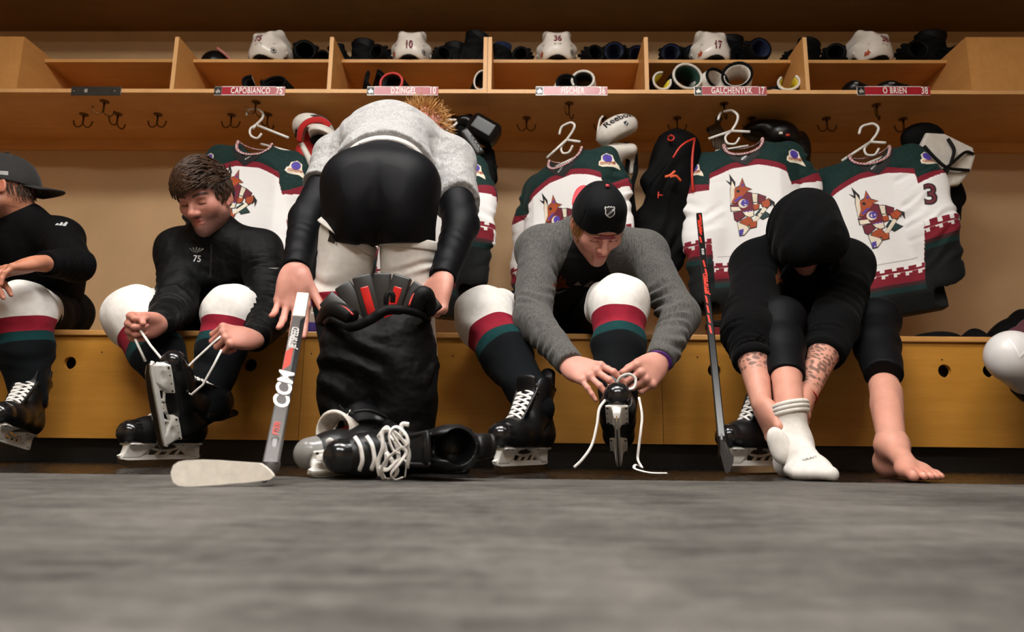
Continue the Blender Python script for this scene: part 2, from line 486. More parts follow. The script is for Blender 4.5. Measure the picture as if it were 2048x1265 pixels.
M_CEIL = plain('ceiling_paint', '#8e8674', 0.9, var=0.03)
M_OAK = wood('maple_veneer', '#b87d2c', '#cd923e', 'X', 0.38)
M_OAKS = wood('maple_shelf', '#c68f50', '#d8a464', 'X', 0.45)
M_OAKV = wood('maple_upright', '#bf8548', '#d29a5a', 'Y', 0.45)
M_EDGE = wood('maple_edge_band', '#d6a268', '#e0b078', 'Z', 0.45)
M_BENCHTOP = wood('maple_bench_top', '#c78f4e', '#dba562', 'X', 0.35)
M_SOFF = wood('soffit_veneer', '#6e4a1c', '#7d5622', 'X', 0.5)
M_BLACK = plain('black_vinyl', '#0b0a09', 0.5)

def slab(name, lo, hi, mat, kind='structure', label=None):
    return MB().box(lo, hi).build(name, mat, kind=kind, label=label)
slab('floor', (-4, -3.0, -0.06), (4, YW, -0.003), M_FLOOR, label='dark glossy rubber floor strip in front of the bench')
slab('floor_matting', (-4, -3.0, -0.003), (4, 1.61, 0.0), M_MAT, label='grey worn rubber matting across the foreground')
slab('wall_back', (-4, YW, 0), (4, YW + 0.1, CEIL), M_WALL, label='beige painted wall behind the stalls')
slab('wall_left', (-4.1, -3.0, 0), (-4, YW, CEIL), M_WALL, label='beige side wall beyond the first stall')
slab('wall_right', (4, -3.0, 0), (4.1, YW, CEIL), M_WALL, label='beige side wall beyond the last stall')
slab('wall_front', (-4.1, -3.1, 0), (4.1, -3.0, CEIL), M_WALL, label='beige wall facing the stalls')
slab('ceiling', (-4.1, -3.1, CEIL), (4.1, YW + 0.1, CEIL + 0.08), M_CEIL, label='flat ceiling of the dressing room')
slab('trim_1', (-4, 2.9, 2.362), (4, YW, CEIL), M_SOFF, label='brown wooden soffit above the shelves')
# ceiling lights
M_DIFF = Nodes('light_diffuser'); 
def emit(name, c, s):
    N = Nodes(name); N.b.inputs['Base Color'].default_value = lin(c); N.b.inputs['Emission Color'].default_value = lin(c); N.b.inputs['Emission Strength'].default_value = s; return N.m
M_FRAME = plain('white_enamel', '#dcd8d0', 0.4)
for i, (x, y, st) in enumerate(LIGHTS):
    t = thing('ceiling_light', (x, y, CEIL), ['first', 'second', 'third', 'fourth', 'fifth'][i] + ' recessed white ceiling light panel above the room', 'light', 'ceiling lights')
    for lo, hi in (((-0.32, -0.62), (0.32, -0.58)), ((-0.32, 0.58), (0.32, 0.62)), ((-0.32, -0.58), (-0.28, 0.58)), ((0.28, -0.58), (0.32, 0.58))):
        MB().box((x + lo[1], y + lo[0], CEIL - 0.03), (x + hi[1], y + hi[0], CEIL)).build('frame', M_FRAME, t)
    MB().box((x - 0.58, y - 0.28, CEIL - 0.02), (x + 0.58, y + 0.28, CEIL - 0.012)).build('diffuser', emit('lamp_glow_%d' % i, '#fffcf8', st), t)

# ------------------------------------------------------------------ bench
def plate_with_holes(name, x0, x1, z0, z1, y, th, holes, r, mat, parent):
    cu = bpy.data.curves.new(name, 'CURVE'); cu.dimensions = '2D'; cu.fill_mode = 'BOTH'; cu.extrude = th / 2
    def sp(pts):
        s = cu.splines.new('POLY'); s.points.add(len(pts) - 1); s.use_cyclic_u = True
        for q, (a, b) in zip(s.points, pts): q.co = (a, b, 0, 1)
    sp([(x0, z0), (x1, z0), (x1, z1), (x0, z1)])
    for hx, hz in holes: sp([(hx + r * math.cos(a * math.pi / 16), hz + r * math.sin(a * math.pi / 16)) for a in range(32)])
    o = bpy.data.objects.new(name, cu); COL.objects.link(o)
    me = bpy.data.meshes.new_from_object(o.evaluated_get(bpy.context.evaluated_depsgraph_get()))
    bpy.data.objects.remove(o); bpy.data.curves.remove(cu)
    me.transform(Matrix(((1, 0, 0, 0), (0, 0, -1, y), (0, 1, 0, 0), (0, 0, 0, 1)))); me.materials.clear()
    return mobj(name, me, mat, parent)
bench = thing('bench', (0, YB + 0.5, 0), 'long honey maple plywood bench with round holes running below the stalls', 'bench')
MB().box((-3.2, YB, SEAT - 0.021), (3.2, YW - 0.002, SEAT), 0.004).build('seat_board', M_BENCHTOP, bench)
hx = [P(x, y, YB + 0.022) for x, y in ((143, 727), (503, 731), (868, 733), (1058, 735), (1427, 742), (1600, 742), (1886, 743), (1975, 743))]
seams = [P(602, 760, YB).x, P(1325, 760, YB).x]
xs = [-3.19] + seams + [3.19]
for a, b in zip(xs, xs[1:]):
    plate_with_holes('front_panel', a + 0.0008, b - 0.0008, 0.08, SEAT - 0.021, YB + 0.021, 0.018, [(p.x, p.z) for p in hx if a < p.x < b], 0.0235, M_OAK, bench)
MB().box((-3.19, YB + 0.055, -0.003), (3.19, YB + 0.07, SEAT - 0.022)).build('toe_kick', M_BLACK, bench)
M_SCREW = plain('dark_screw', '#2a1a0a', 0.4, 0.5)
for x, y in ((204, 705), (567, 707), (623, 708), (906, 712), (1295, 714), (1395, 715), (1725, 719), (1884, 720), (1010, 713)):
    p = P(x, y, YB + 0.012)
    MB().lathe([(0.0028, 0), (0.0028, 0.001)], 10, Matrix.Translation(p) @ Matrix.Rotation(math.pi / 2, 4, 'X')).build('screw', M_SCREW, bench)

# ------------------------------------------------------------------ shelf units (two carcasses meeting behind one divider)
DX = [-2.417, -1.674, -0.926, -0.179, 0.5715, 1.320, 2.075]
Z0, Z1, ZT = 1.692, 1.711, 1.982
def shelf_unit(x0, x1, divs, label, ends):
    u = thing('stall_shelf_unit', ((x0 + x1) / 2, YW - 0.2, Z0), label, 'shelf')
    MB().box((x0, YS + 0.0015, Z0), (x1, YW - 0.001, Z1)).build('lower_shelf', M_OAKS, u)
    MB().box((x0, YS, Z0), (x1, YS + 0.0015, Z1)).build('edge_band', M_EDGE, u)
    MB().box((x0, YW - 0.012, Z1), (x1, YW - 0.001, 1.938)).build('back_panel', M_OAKS, u)
    MB().box((x0, YW - 0.02, Z0 - 0.055), (x1, YW - 0.001, Z0)).build('cleat', M_OAKS, u)
    for x in divs:
        w = 0.0095
        d = MB().box((x - w, YS + 0.0015, Z1), (x + w, YW - 0.012, ZT)).build('divider', M_OAKV, u)
        MB().box((x - w, YS, Z1), (x + w, YS + 0.0015, ZT)).build('edge_band', M_EDGE, d)
    bx = sorted(ends + divs + [x0, x1]); bx = [b for i, b in enumerate(bx) if i == 0 or b - bx[i - 1] > 0.05]
    return u
ul = shelf_unit(-3.19, -0.1795, DX[1:3] + [-0.1895], 'maple shelf unit over the first three stalls ending at a solid end box', [])
ur = shelf_unit(-0.1785, 3.19, [-0.1685] + DX[4:6], 'maple shelf unit over the last three stalls with helmets and gloves on it', [])
ends = ((ul, -3.19, DX[0]), (ur, DX[6], 3.19))
for u, a, b in ends:
    MB().box((a, YS - 0.001, Z1), (b, YW - 0.012, ZT), 0.0).build('end_box', M_OAKV if u is ul else M_OAKV, u, label='solid maple box closing the end of the shelf')
for u, segs in ((ul, [(DX[0], DX[1] - 0.0095), (DX[1] + 0.0095, DX[2] - 0.0095), (DX[2] + 0.0095, -0.199)]), (ur, [(-0.159, DX[4] - 0.0095), (DX[4] + 0.0095, DX[5] - 0.0095), (DX[5] + 0.0095, DX[6])])):
    for a, b in segs: MB().box((a + 0.0005, YM, 1.938), (b - 0.0005, YW - 0.001, 1.955)).build('upper_shelf', M_OAKS, u)

# ------------------------------------------------------------------ hooks under the shelf
M_HOOK = plain('brass_hook', '#6a4a22', 0.28, 0.9)
def hook_mesh(double):
    b = MB()
    b.lathe([(0.021, 0), (0.021, -0.003), (0.012, -0.006)], 20)
    b.tube([(0, 0, -0.004), (0, 0, -0.055)], 0.0045, 8)
    for s in (1, -1):
        b.tube(curve([(0, 0, -0.05), (s * 0.012, 0, -0.066), (s * 0.03, 0, -0.068), (s * 0.041, 0, -0.056), (s * 0.045, 0, -0.042)], 5), 0.0035, 7)
        b.bm.verts.ensure_lookup_table()
        b.lathe([(0.001, -0.005), (0.005, 0), (0.001, 0.005)], 8, Matrix.Translation((s * 0.046, 0, -0.039)))
    return b.mesh('hook', True)
hm = hook_mesh(True)
HOOKS = [(209, 203, 35, 'beside the empty first nameplate, nearest the shelf edge'), (168, 229, 5, 'leftmost under the empty stall, prongs spread'), (236, 228, 70, 'under the empty stall, middle of the back row'), (316, 229, 0, 'under the empty stall, third of its back row'),
         (463, 230, 0, 'to the left of the hanger of jersey 75'), (512, 204, 40, 'holding the hanger of jersey 75'), (536, 229, 70, 'just past the hanger of jersey 75'), (623, 230, 10, 'carrying the red and white shoulder pads'),
         (905, 233, 0, 'carrying the black shoulder pads'), (1053, 236, 0, 'alone between black pads and jersey 36'), (1138, 207, 60, 'above the hanger of jersey 36'), (1206, 236, 0, 'carrying the white lettered pads'),
         (1354, 236, 0, 'carrying the black trousers with red trim'), (1448, 207, 60, 'holding the upright hanger of jersey 17'), (1503, 236, 0, 'behind jersey 17 carrying black pads'), (1653, 237, 0, 'alone between jerseys 17 and 38'), (1753, 210, 50, 'over the tilted hanger of jersey 38'), (1806, 238, 0, 'carrying the black and white chest pads')]
for px, py, rz, lab in HOOKS:
    d = P(px, py, 1.0) - Vector((0, 0, CAM_H)); k = (Z0 - CAM_H) / d.z; p = Vector((0, 0, CAM_H)) + d * k
    o = bpy.data.objects.new('coat_hook', hm); 
    if not hm.materials: hm.materials.append(M_HOOK)
    o.location = p; o.rotation_euler = (0, 0, math.radians(rz))
    finish(o, None, 'small bronze double hook under the shelf ' + lab, 'hook', 'hooks under the shelf')

# ------------------------------------------------------------------ nameplates
M_RED = plain('plate_red', '#a3242f', 0.25, var=0.03); M_PINK = M_RED
M_WHITE_T = plain('white_print', '#f4f0ea', 0.4, var=0.01)
M_PLATEB = plain('plate_holder', '#c9c4bc', 0.25, 0.4); M_PLATED = plain('empty_holder', '#4a4744', 0.3, 0.5)
M_DARKP = plain('dark_print', '#1a1716', 0.4)
PL = [(192, None, None), (499, 'CAPOBIANCO', '75'), (805, 'DZINGEL', '10'), (1143, 'FISCHER', '36'), (1461, 'GALCHENYUK', '17'), (1787, 'O BRIEN', '38')]
for i, (px, nm, num) in enumerate(PL):
    c = P(px, 182, YS - 0.004); w = 0.168 if nm else 0.119; h = 0.0225
    lab = {'75': 'red nameplate numbered 75 above the bearded player on the shelf edge', '10': 'red nameplate numbered 10 just above the bent-over standing player', '36': 'red nameplate numbered 36 above the player in the black cap', '17': 'red nameplate numbered 17 under the pads with yellow rims', '38': 'red nameplate numbered 38 closest to the solid end box'}[num] if nm else 'empty dark metal nameplate holder on the shelf edge'
    t = thing('nameplate', (c.x, YS, c.z), lab, 'nameplate', 'nameplates on the shelf edge')
    MB().box((c.x - w, YS - 0.004, c.z - h), (c.x + w, YS - 0.0005, c.z + h), 0.001).build('holder', M_PLATED if not nm else M_PLATEB, t)
    if not nm:
        MB().box((c.x - 0.055, YS - 0.0052, c.z - 0.008), (c.x - 0.041, YS - 0.0042, c.z + 0.010)).build('sticker', M_PLATEB, t)
        for s in (-0.106, 0.09): MB().lathe([(0.003, 0), (0.003, 0.001)], 10, Matrix.Translation((c.x + s, YS - 0.004, c.z)) @ Matrix.Rotation(math.pi / 2, 4, 'X')).build('rivet', M_PLATEB, t)
        continue
    MB().box((c.x - w + 0.036, YS - 0.0052, c.z - 0.0195), (c.x + w, YS - 0.0042, c.z + 0.0195)).build('name_strip', M_RED, t)
    MB().box((c.x - w + 0.001, YS - 0.0052, c.z - 0.0195), (c.x - w + 0.035, YS - 0.0042, c.z + 0.0195)).build('emblem_panel', M_DARKP, t)
    em = [[(-0.013, -0.002), (-0.002, 0.004), (0.0, 0.012), (0.005, 0.004), (0.014, -0.002), (0.009, -0.006), (0.012, -0.012), (0.002, -0.008), (-0.006, -0.014), (-0.008, -0.006)]]
    decal('emblem', poly2d(em), (c.x - w + 0.018, YS - 0.0053, c.z), (1, 0, 0), (0, -1, 0), M_PLATEB, t, off=0.0004)
    for s in (-1, 1): MB().box((c.x - w + 0.038, YS - 0.0056, c.z + s * 0.0212 - 0.0013), (c.x + w - 0.04, YS - 0.004, c.z + s * 0.0212 + 0.0013)).build('rail', M_WHITE_T, t)
    decal('name', text2d(nm, 0.043, 0.62, 0.0006, space=1.12), (c.x + 0.005, YS - 0.0053, c.z), (1, 0, 0), (0, -1, 0), M_WHITE_T, t, off=0.0004)
    decal('number', text2d(num, 0.05, 0.62, 0.0006, space=1.05), (c.x + w - 0.026, YS - 0.0053, c.z), (1, 0, 0), (0, -1, 0), M_WHITE_T, t, off=0.0004)
# ================================================================== people: heads, hands, bodies
SKIN = skin_mat('skin', '#c98d72')
def srgb3(c): return np.array(lin(c)[:3], np.float32)
def blob(L, c, r, p=2.0):
    """soft 0..1 weight around a local point"""
    q = ((L - np.array(c, np.float32)) / np.array(r, np.float32)); return np.exp(-np.sum(q * q, 1) * p / 2)
def rib(f, a, b, R, n, amp, t0=0.0, t1=1.0, seed=0, tilt=0.25):
    """cloth creases running round a limb from a to b"""
    a = np.array(a, np.float32); b = np.array(b, np.float32); m = R + 0.03
    g = f.sub(np.minimum(a, b) - m, np.maximum(a, b) + m)
    if g is None: return
    sl, X, Y, Z = g; ba = b - a; L = float(np.linalg.norm(ba)); u = ba / L
    px, py, pz = X - a[0], Y - a[1], Z - a[2]; t = (px * u[0] + py * u[1] + pz * u[2]) / L
    o = np.array(Vector(u).orthogonal().normalized(), np.float32); w = np.cross(u, o)
    qa = px * o[0] + py * o[1] + pz * o[2]; qb = px * w[0] + py * w[1] + pz * w[2]
    ang = np.arctan2(qb, qa); rad = np.sqrt(qa * qa + qb * qb); r = np.random.default_rng(seed)
    ph = r.random(4) * 6.28
    ww = np.clip((t - t0) / 0.12, 0, 1) * np.clip((t1 - t) / 0.12, 0, 1) * np.clip((R + 0.025 - rad) / 0.02, 0, 1)
    q = r.random(6) * 6.28
    tt = t + tilt * 0.3 * np.sin(ang + ph[0]) + 0.05 * np.sin(2 * ang + ph[1] + 4 * t) + 0.03 * np.sin(9 * t + q[4])
    s = np.sin(6.283 * n * tt + ph[2]); s = np.sign(s) * np.abs(s) ** 1.5
    s = s * np.clip(0.35 + 0.5 * np.sin(ang + q[0] + 2.5 * t) + 0.35 * np.sin(2 * ang + q[1] - 6 * t) + 0.3 * np.sin(11 * t + q[2]), 0, 1.2)
    f.f[sl] -= (amp * ww * s).astype(np.float32)

def head_parts(M, neck_base, skin, brow, stubble=0.0, vox=0.0024, beard=None):
    """head in its own frame: x lateral, y to the face, z up. returns V, Q, colour (world space)"""
    nb = M.inverted() @ Vector(neck_base)
    f = Field((-0.11, -0.135, min(-0.16, nb.z - 0.05)), (0.11, 0.14, 0.14), vox)
    f.ell((0, -0.012, 0.032), (0.075, 0.095, 0.086), k=0)
    f.ell((0, 0.022, -0.03), (0.062, 0.064, 0.082), k=0.04)
    for s in (-1, 1):
        f.cone((0, 0.066, -0.092), (s * 0.05, 0.002, -0.062), 0.02, 0.018, 0.03)
        f.ell((s * 0.044, 0.056, -0.02), (0.02, 0.02, 0.018), k=0.03)
    f.cone((-0.034, 0.076, 0.024), (0.034, 0.076, 0.024), 0.010, 0.010, 0.02)
    for s in (-1, 1):
        f.ell((s * 0.031, 0.09, 0.003), (0.018, 0.012, 0.0115), k=0.014, op='s')
        f.ell((s * 0.031, 0.0705, 0.001), (0.0145, 0.0125, 0.0115), k=0.004)
        f.cone((s * 0.017, 0.0795, -0.0045), (s * 0.044, 0.0735, -0.004), 0.0022, 0.0018, 0.003, 's')
    f.cone((0, 0.083, 0.014), (0, 0.106, -0.026), 0.0075, 0.0105, 0.014)
    f.ell((0, 0.107, -0.029), (0.0105, 0.010, 0.009), k=0.008)
    for s in (-1, 1):
        f.ell((s * 0.0125, 0.094, -0.033), (0.008, 0.010, 0.008), k=0.008)
        f.ell((s * 0.0065, 0.1, -0.0415), (0.0035, 0.005, 0.003), k=0.003, op='s')
    f.cone((-0.02, 0.078, -0.0575), (0.02, 0.078, -0.0575), 0.0055, 0.0055, 0.008)
    f.cone((-0.008, 0.0865, -0.0555), (0.008, 0.0865, -0.0555), 0.005, 0.005, 0.006)
    f.cone((-0.014, 0.082, -0.0685), (0.014, 0.082, -0.0685), 0.0075, 0.0075, 0.008)
    f.cone((-0.022, 0.086, -0.062), (0, 0.094, -0.0615), 0.0018, 0.0022, 0.003, 's'); f.cone((0.022, 0.086, -0.062), (0, 0.094, -0.0615), 0.0018, 0.0022, 0.003, 's')
    f.ell((0, 0.074, -0.094), (0.018, 0.016, 0.014), k=0.016)
    for s in (-1, 1):
        R = Matrix.Rotation(s * 0.35, 3, 'Z') @ Matrix.Rotation(-0.2, 3, 'X')
        f.ell((s * 0.079, -0.006, -0.004), (0.006, 0.019, 0.031), R, 0.006)
        f.ell((s * 0.085, -0.003, 0.0), (0.005, 0.011, 0.02), R, 0.004, 's')
        f.ell((s * 0.076, 0.004, -0.03), (0.006, 0.007, 0.008), None, 0.006)
    f.cone((0, -0.028, -0.03), nb, 0.052, 0.06, 0.03)
    V, Q = f.mesh(1); L = V.copy()
    base = srgb3(skin); col = np.tile(base, (len(L), 1))
    def tint(w, c): 
        nonlocal col
        col = col * (1 - w[:, None]) + srgb3(c) * w[:, None]
    for s in (-1, 1):
        tint(0.35 * blob(L, (s * 0.045, 0.06, -0.028), (0.022, 0.03, 0.02)), '#c96a58')
        tint(0.5 * blob(L, (s * 0.08, -0.01, -0.005), (0.012, 0.025, 0.035)), '#c46a55')
        bx = np.abs(L[:, 0] * s - 0.033); zb = 0.0235 + 0.006 * np.sin(np.clip((L[:, 0] * s - 0.012) / 0.045, 0, 1) * 3.0)
        w = (L[:, 1] > 0.05) * np.clip((0.024 - bx) / 0.006, 0, 1) * np.clip((0.0062 - np.abs(L[:, 2] - zb)) / 0.003, 0, 1); tint(0.9 * w, brow)
        w = (L[:, 1] > 0.06) * np.clip((0.0155 - bx) / 0.004, 0, 1) * np.clip((0.0028 - np.abs(L[:, 2] + 0.0045)) / 0.0018, 0, 1); tint(0.85 * w, '#24140e')
        tint(0.25 * blob(L, (s * 0.03, 0.075, 0.003), (0.018, 0.02, 0.01)), '#8a4a38')
    tint(0.35 * blob(L, (0, 0.11, -0.03), (0.014, 0.02, 0.012)), '#cc6a58')
    tint(np.clip(1.2 * blob(L, (0, 0.088, -0.0555), (0.017, 0.016, 0.0055)) + 1.2 * blob(L, (0, 0.086, -0.0685), (0.015, 0.016, 0.006)), 0, 0.75), '#b2564e')
    tint(0.8 * blob(L, (0, 0.09, -0.062), (0.02, 0.016, 0.002)), '#5a2420')
    if stubble:
        nz = 0.75 + 0.25 * rng.random(len(L))
        w = np.clip((-0.036 - L[:, 2]) / 0.02, 0, 1) * np.clip((L[:, 1] + 0.03) / 0.02, 0, 1) * np.clip((L[:, 2] + 0.135) / 0.02, 0, 1)
        w = w * (1 - np.clip(1.3 * blob(L, (0, 0.09, -0.062), (0.019, 0.02, 0.013)), 0, 1)) + 0.9 * blob(L, (0, 0.095, -0.047), (0.016, 0.02, 0.0045)) + 0.0
        side = np.clip((L[:, 1] - 0.075) / 0.01, 0, 1) * np.clip((-0.03 - L[:, 2]) / 0.01, 0, 1) * 0.0
        tint(np.clip(stubble * w * nz, 0, 0.9), beard or brow)
    Vw = V @ np.array(M.to_3x3(), np.float32).T + np.array(M.translation, np.float32)
    return Vw, Q, col

FING = {'index': (0.036, 0.095, (0.041, 0.026, 0.021), 0.0092), 'middle': (0.012, 0.100, (0.046, 0.029, 0.022), 0.0095), 'ring': (-0.012, 0.096, (0.042, 0.027, 0.021), 0.0088), 'little': (-0.034, 0.086, (0.033, 0.020, 0.019), 0.0078)}
def hand_parts(wrist, elbow, fwd, palm, thumb_side, curls, thumb=(25, 15, 15, 20), spread=5, skin='#c98d72', vox=0.0022, scale=1.0, nails=True):
    """wrist: point; fwd: towards the knuckles; palm: the way the palm faces; thumb_side: +-1 along fwd x palm. curls: {finger: (mcp, pip, dip)} degrees"""
    w = Vector(wrist); fw = Vector(fwd).normalized(); pl = Vector(palm); pl = (pl - fw * pl.dot(fw)).normalized(); sd = fw.cross(pl) * thumb_side
    R = Matrix((sd, fw, pl)).transposed()          # local x: thumb side, y: fingers, z: palm
    M = Matrix.Translation(w) @ R.to_4x4() @ Matrix.Scale(scale, 4)
    el = M.inverted() @ Vector(elbow); el = el.normalized() * min(el.length, 0.13)
    chains = {}; segs = []
    for nm, (x, y, ls, r) in FING.items():
        c = curls.get(nm, curls.get('all', (20, 25, 15))); a = 0.0; p = Vector((x, y, 0)); pts = [p.copy()]
        sp = math.radians(spread) * (x / 0.02) * 0.6 + math.radians(c[3] if len(c) > 3 else 0)
        for ln, cu in zip(ls, c):
            a += math.radians(cu); d = Vector((math.sin(sp) * math.cos(a), math.cos(sp) * math.cos(a), math.sin(a))); p = p + d * ln; pts.append(p.copy())
        chains[nm] = (pts, r)
    ab, fl, b1, b2 = [math.radians(q) for q in thumb]     # abduction out of the palm side, flexion towards the palm, bends
    p = Vector((0.022, 0.018, 0.006)); d = Vector((math.sin(ab) , math.cos(ab), 0)); d = Matrix.Rotation(fl, 3, Vector((0, 1, 0))).inverted() @ d
    ax = d.cross(Vector((-0.35, 0.25, 0.9))).normalized(); tp = [p.copy()]
    for ln, cu in ((0.047, 0.0), (0.033, b1), (0.028, b2)):
        d = Matrix.Rotation(cu, 3, ax) @ d; p = p + d * ln; tp.append(p.copy())
    allp = [q for c, r in chains.values() for q in c] + tp + [Vector((0, 0, 0)), el]
    lo, hi = bounds(allp, 0.045); f = Field(lo, hi, vox)
    f.cone(el, (0, 0, 0), 0.036 if el.length > 0.1 else 0.03, 0.0265, 0.0, flat=((0, 0, 1), 0.82))
    f.cone((0, 0.0, 0), (0, 0.03, 0), 0.027, 0.03, 0.02, flat=((0, 0, 1), 0.72))
    for nm, (pts, r) in chains.items():
        x = pts[0].x
        f.cone((x * 0.55, 0.016, 0), pts[0] - Vector((0, 0.004, 0)), 0.0165, 0.0135, 0.016, flat=((0, 0, 1), 0.85))
    f.ell((0.024, 0.04, 0.008), (0.016, 0.03, 0.013), k=0.014); f.ell((-0.026, 0.04, 0.006), (0.014, 0.032, 0.011), k=0.014)
    for nm, (pts, r) in chains.items():
        f.ell(pts[0] + Vector((0, 0, -0.006)), (0.0095, 0.0105, 0.008), k=0.006)
        f.cone(pts[0], pts[1], r * 1.06, r * 0.98, 0.006); f.cone(pts[1], pts[2], r, r * 0.9, 0.003); f.cone(pts[2], pts[3], r * 0.92, r * 0.74, 0.003)
        f.ell(pts[1], (r * 1.06,) * 3, k=0.003)
    f.cone(tp[0], tp[1], 0.0165, 0.0125, 0.012); f.cone(tp[1], tp[2], 0.0122, 0.0108, 0.004); f.cone(tp[2], tp[3], 0.0108, 0.0085, 0.003)
    V, Q = f.mesh(1); L = V
    base = srgb3(skin); col = np.tile(base, (len(L), 1))
    def tint(wt, c):
        nonlocal col
        col = col * (1 - wt[:, None]) + srgb3(c) * wt[:, None]
    for nm, (pts, r) in list(chains.items()) + [('thumb', (tp, 0.01))]:
        for i, p in enumerate(pts[:-1]): tint(0.22 * blob(L, p, (0.008,) * 3), '#a8543f')
        tint(0.35 * blob(L, pts[-1], (0.011,) * 3), '#cc6a58')
        if nails:
            d = (pts[-1] - pts[-2]).normalized(); up = Vector((0, 0, -1)) if nm != 'thumb' else Vector((0.5, 0, -0.85)); up = (up - d * up.dot(d)).normalized()
            tint(np.clip(1.4 * blob(L, pts[-1] + up * 0.007, (0.0045, 0.0055, 0.0045)) - 0.3, 0, 0.6), '#e6b9a6')
    tint(0.12 * np.clip(L[:, 2] / 0.01, 0, 1), '#d88c78')
    Vw = V @ np.array(M.to_3x3(), np.float32).T + np.array(M.translation, np.float32)
    tips = {nm: M @ c[0][-1] for nm, c in chains.items()}; tips['thumb'] = M @ tp[-1]
    return Vw, Q, col, tips

def body_core(f, J, s=1.0, legs=True, arms=True):
    """whole figure under the clothes, one connected solid"""
    hip, ch, nk = Vector(J['hip']), Vector(J['chest']), Vector(J['neck'])
    f.cone(J['hipA'], J['hipB'], 0.095 * s, 0.095 * s, 0); f.cone(hip, ch, 0.11 * s, 0.125 * s, 0.05); f.cone(J['shA'], J['shB'], 0.055, 0.055, 0.06); f.cone(ch, nk, 0.11 * s, 0.05, 0.05)
    for a in 'AB':
        f.cone(J['hip' + a], J['kn' + a], 0.08 * s, 0.052, 0.04); f.cone(J['kn' + a], J['an' + a], 0.052, 0.036, 0.02)
        f.cone(J['sh' + a], J['el' + a], 0.05, 0.04, 0.03); f.cone(J['el' + a], J['wr' + a], 0.04, 0.027, 0.01)
def make_person(J, extra, label, skin, parts_cat='person'):
    """root empty + one skin mesh (body with head, hands, feet given as extra parts)"""
    hp = Vector(J['hip']); root = thing('person', (hp.x, hp.y, 0.0), label, 'person')
    lo, hi = bounds([J[k] for k in J], 0.16); f = Field(lo, hi, 0.0065)
    body_core(f, J, 0.93); V, Q = f.mesh(2)
    parts = [(V, Q)]; cols = [np.tile(srgb3(skin), (len(V), 1))]
    for e in extra: parts.append((e[0], e[1])); cols.append(e[2])
    me = join_meshes('body', parts); set_attr(me, 'Col', np.concatenate(cols))
    mobj('body', me, SKIN, root); return root
def pj(d, hipw=0.09, hdir=None):
    J = {k: (P(*v) if len(v) == 3 else Vector(v[:3])) for k, v in d.items()}
    h = hdir or Vector((1, 0, 0)); J['hipA'] = J['hip'] - h * hipw; J['hipB'] = J['hip'] + h * hipw
    return J
def garment(name, pts, m, vox, build, mat, parent, smooth=2, attr=None, **kw):
    """cloth piece: build(field) fills the solid; attr: {name: fn(V)}"""
    lo, hi = bounds(pts, m); f = Field(lo, hi, vox); build(f); me = fmesh(name, f, smooth)
    if attr:
        V = verts_of(me)
        for k, fn in attr.items(): set_attr(me, k, fn(V))
    return mobj(name, me, mat, parent, **kw)
def along(a, b):
    a = np.array(a, np.float32); b = np.array(b, np.float32); d = b - a; L = float(d @ d)
    return lambda V: ((V - a) @ d) / L

# striped hockey socks: white knee, maroon, green, black shin
M_SOCK = band('striped_sock', 'T', [(0, '#ebe7e1'), (0.36, '#8c1f30'), (0.48, '#12393a'), (0.555, '#0c0f12')], 0.85)
def hockey_sock(J, s, parent, r=(0.078, 0.088, 0.05), up=0.32, stops=None, seed=0, ext=0.0):
    """s: 'A'/'B'. from above the knee down the shin, padded"""
    h, k, a = Vector(J['hip' + s]), Vector(J['kn' + s]), Vector(J['an' + s]); top = k + (h - k) * up; fw = (k - h).normalized()
    d = (a - k).normalized(); end = a + d * ext
    def build(f):
        f.cone(top, k, r[0], r[1] * 0.98, 0); f.ell(k + d * 0.02 - Vector((0, 0.012, 0)), (r[1], r[1], r[1] * 1.05), None, 0.03)
        mid = k + (a - k) * 0.45
        f.cone(k, mid, r[1] * 0.93, r[1] * 0.86, 0.03); f.cone(mid, end, r[1] * 0.86, r[2], 0.03)
        f.trim(top, top - k, r[0] * 1.4); f.wobble(0.003, 55, seed); rib(f, top, k, r[1], 4, 0.007, 0, 0.95, seed); rib(f, k, a, r[1], 5, 0.0022, 0.2, 1.0, seed + 1); rib(f, top, k + d * 0.1, 0.1, 3, 0.006, 0.3, 1, seed + 5, 0.8)
    fn = along(k - d * 0.1, end)
    return garment('sock', [top, k, end], 0.13, 0.0042, build, stops or M_SOCK, parent, attr={'T': lambda V: fn(V)})
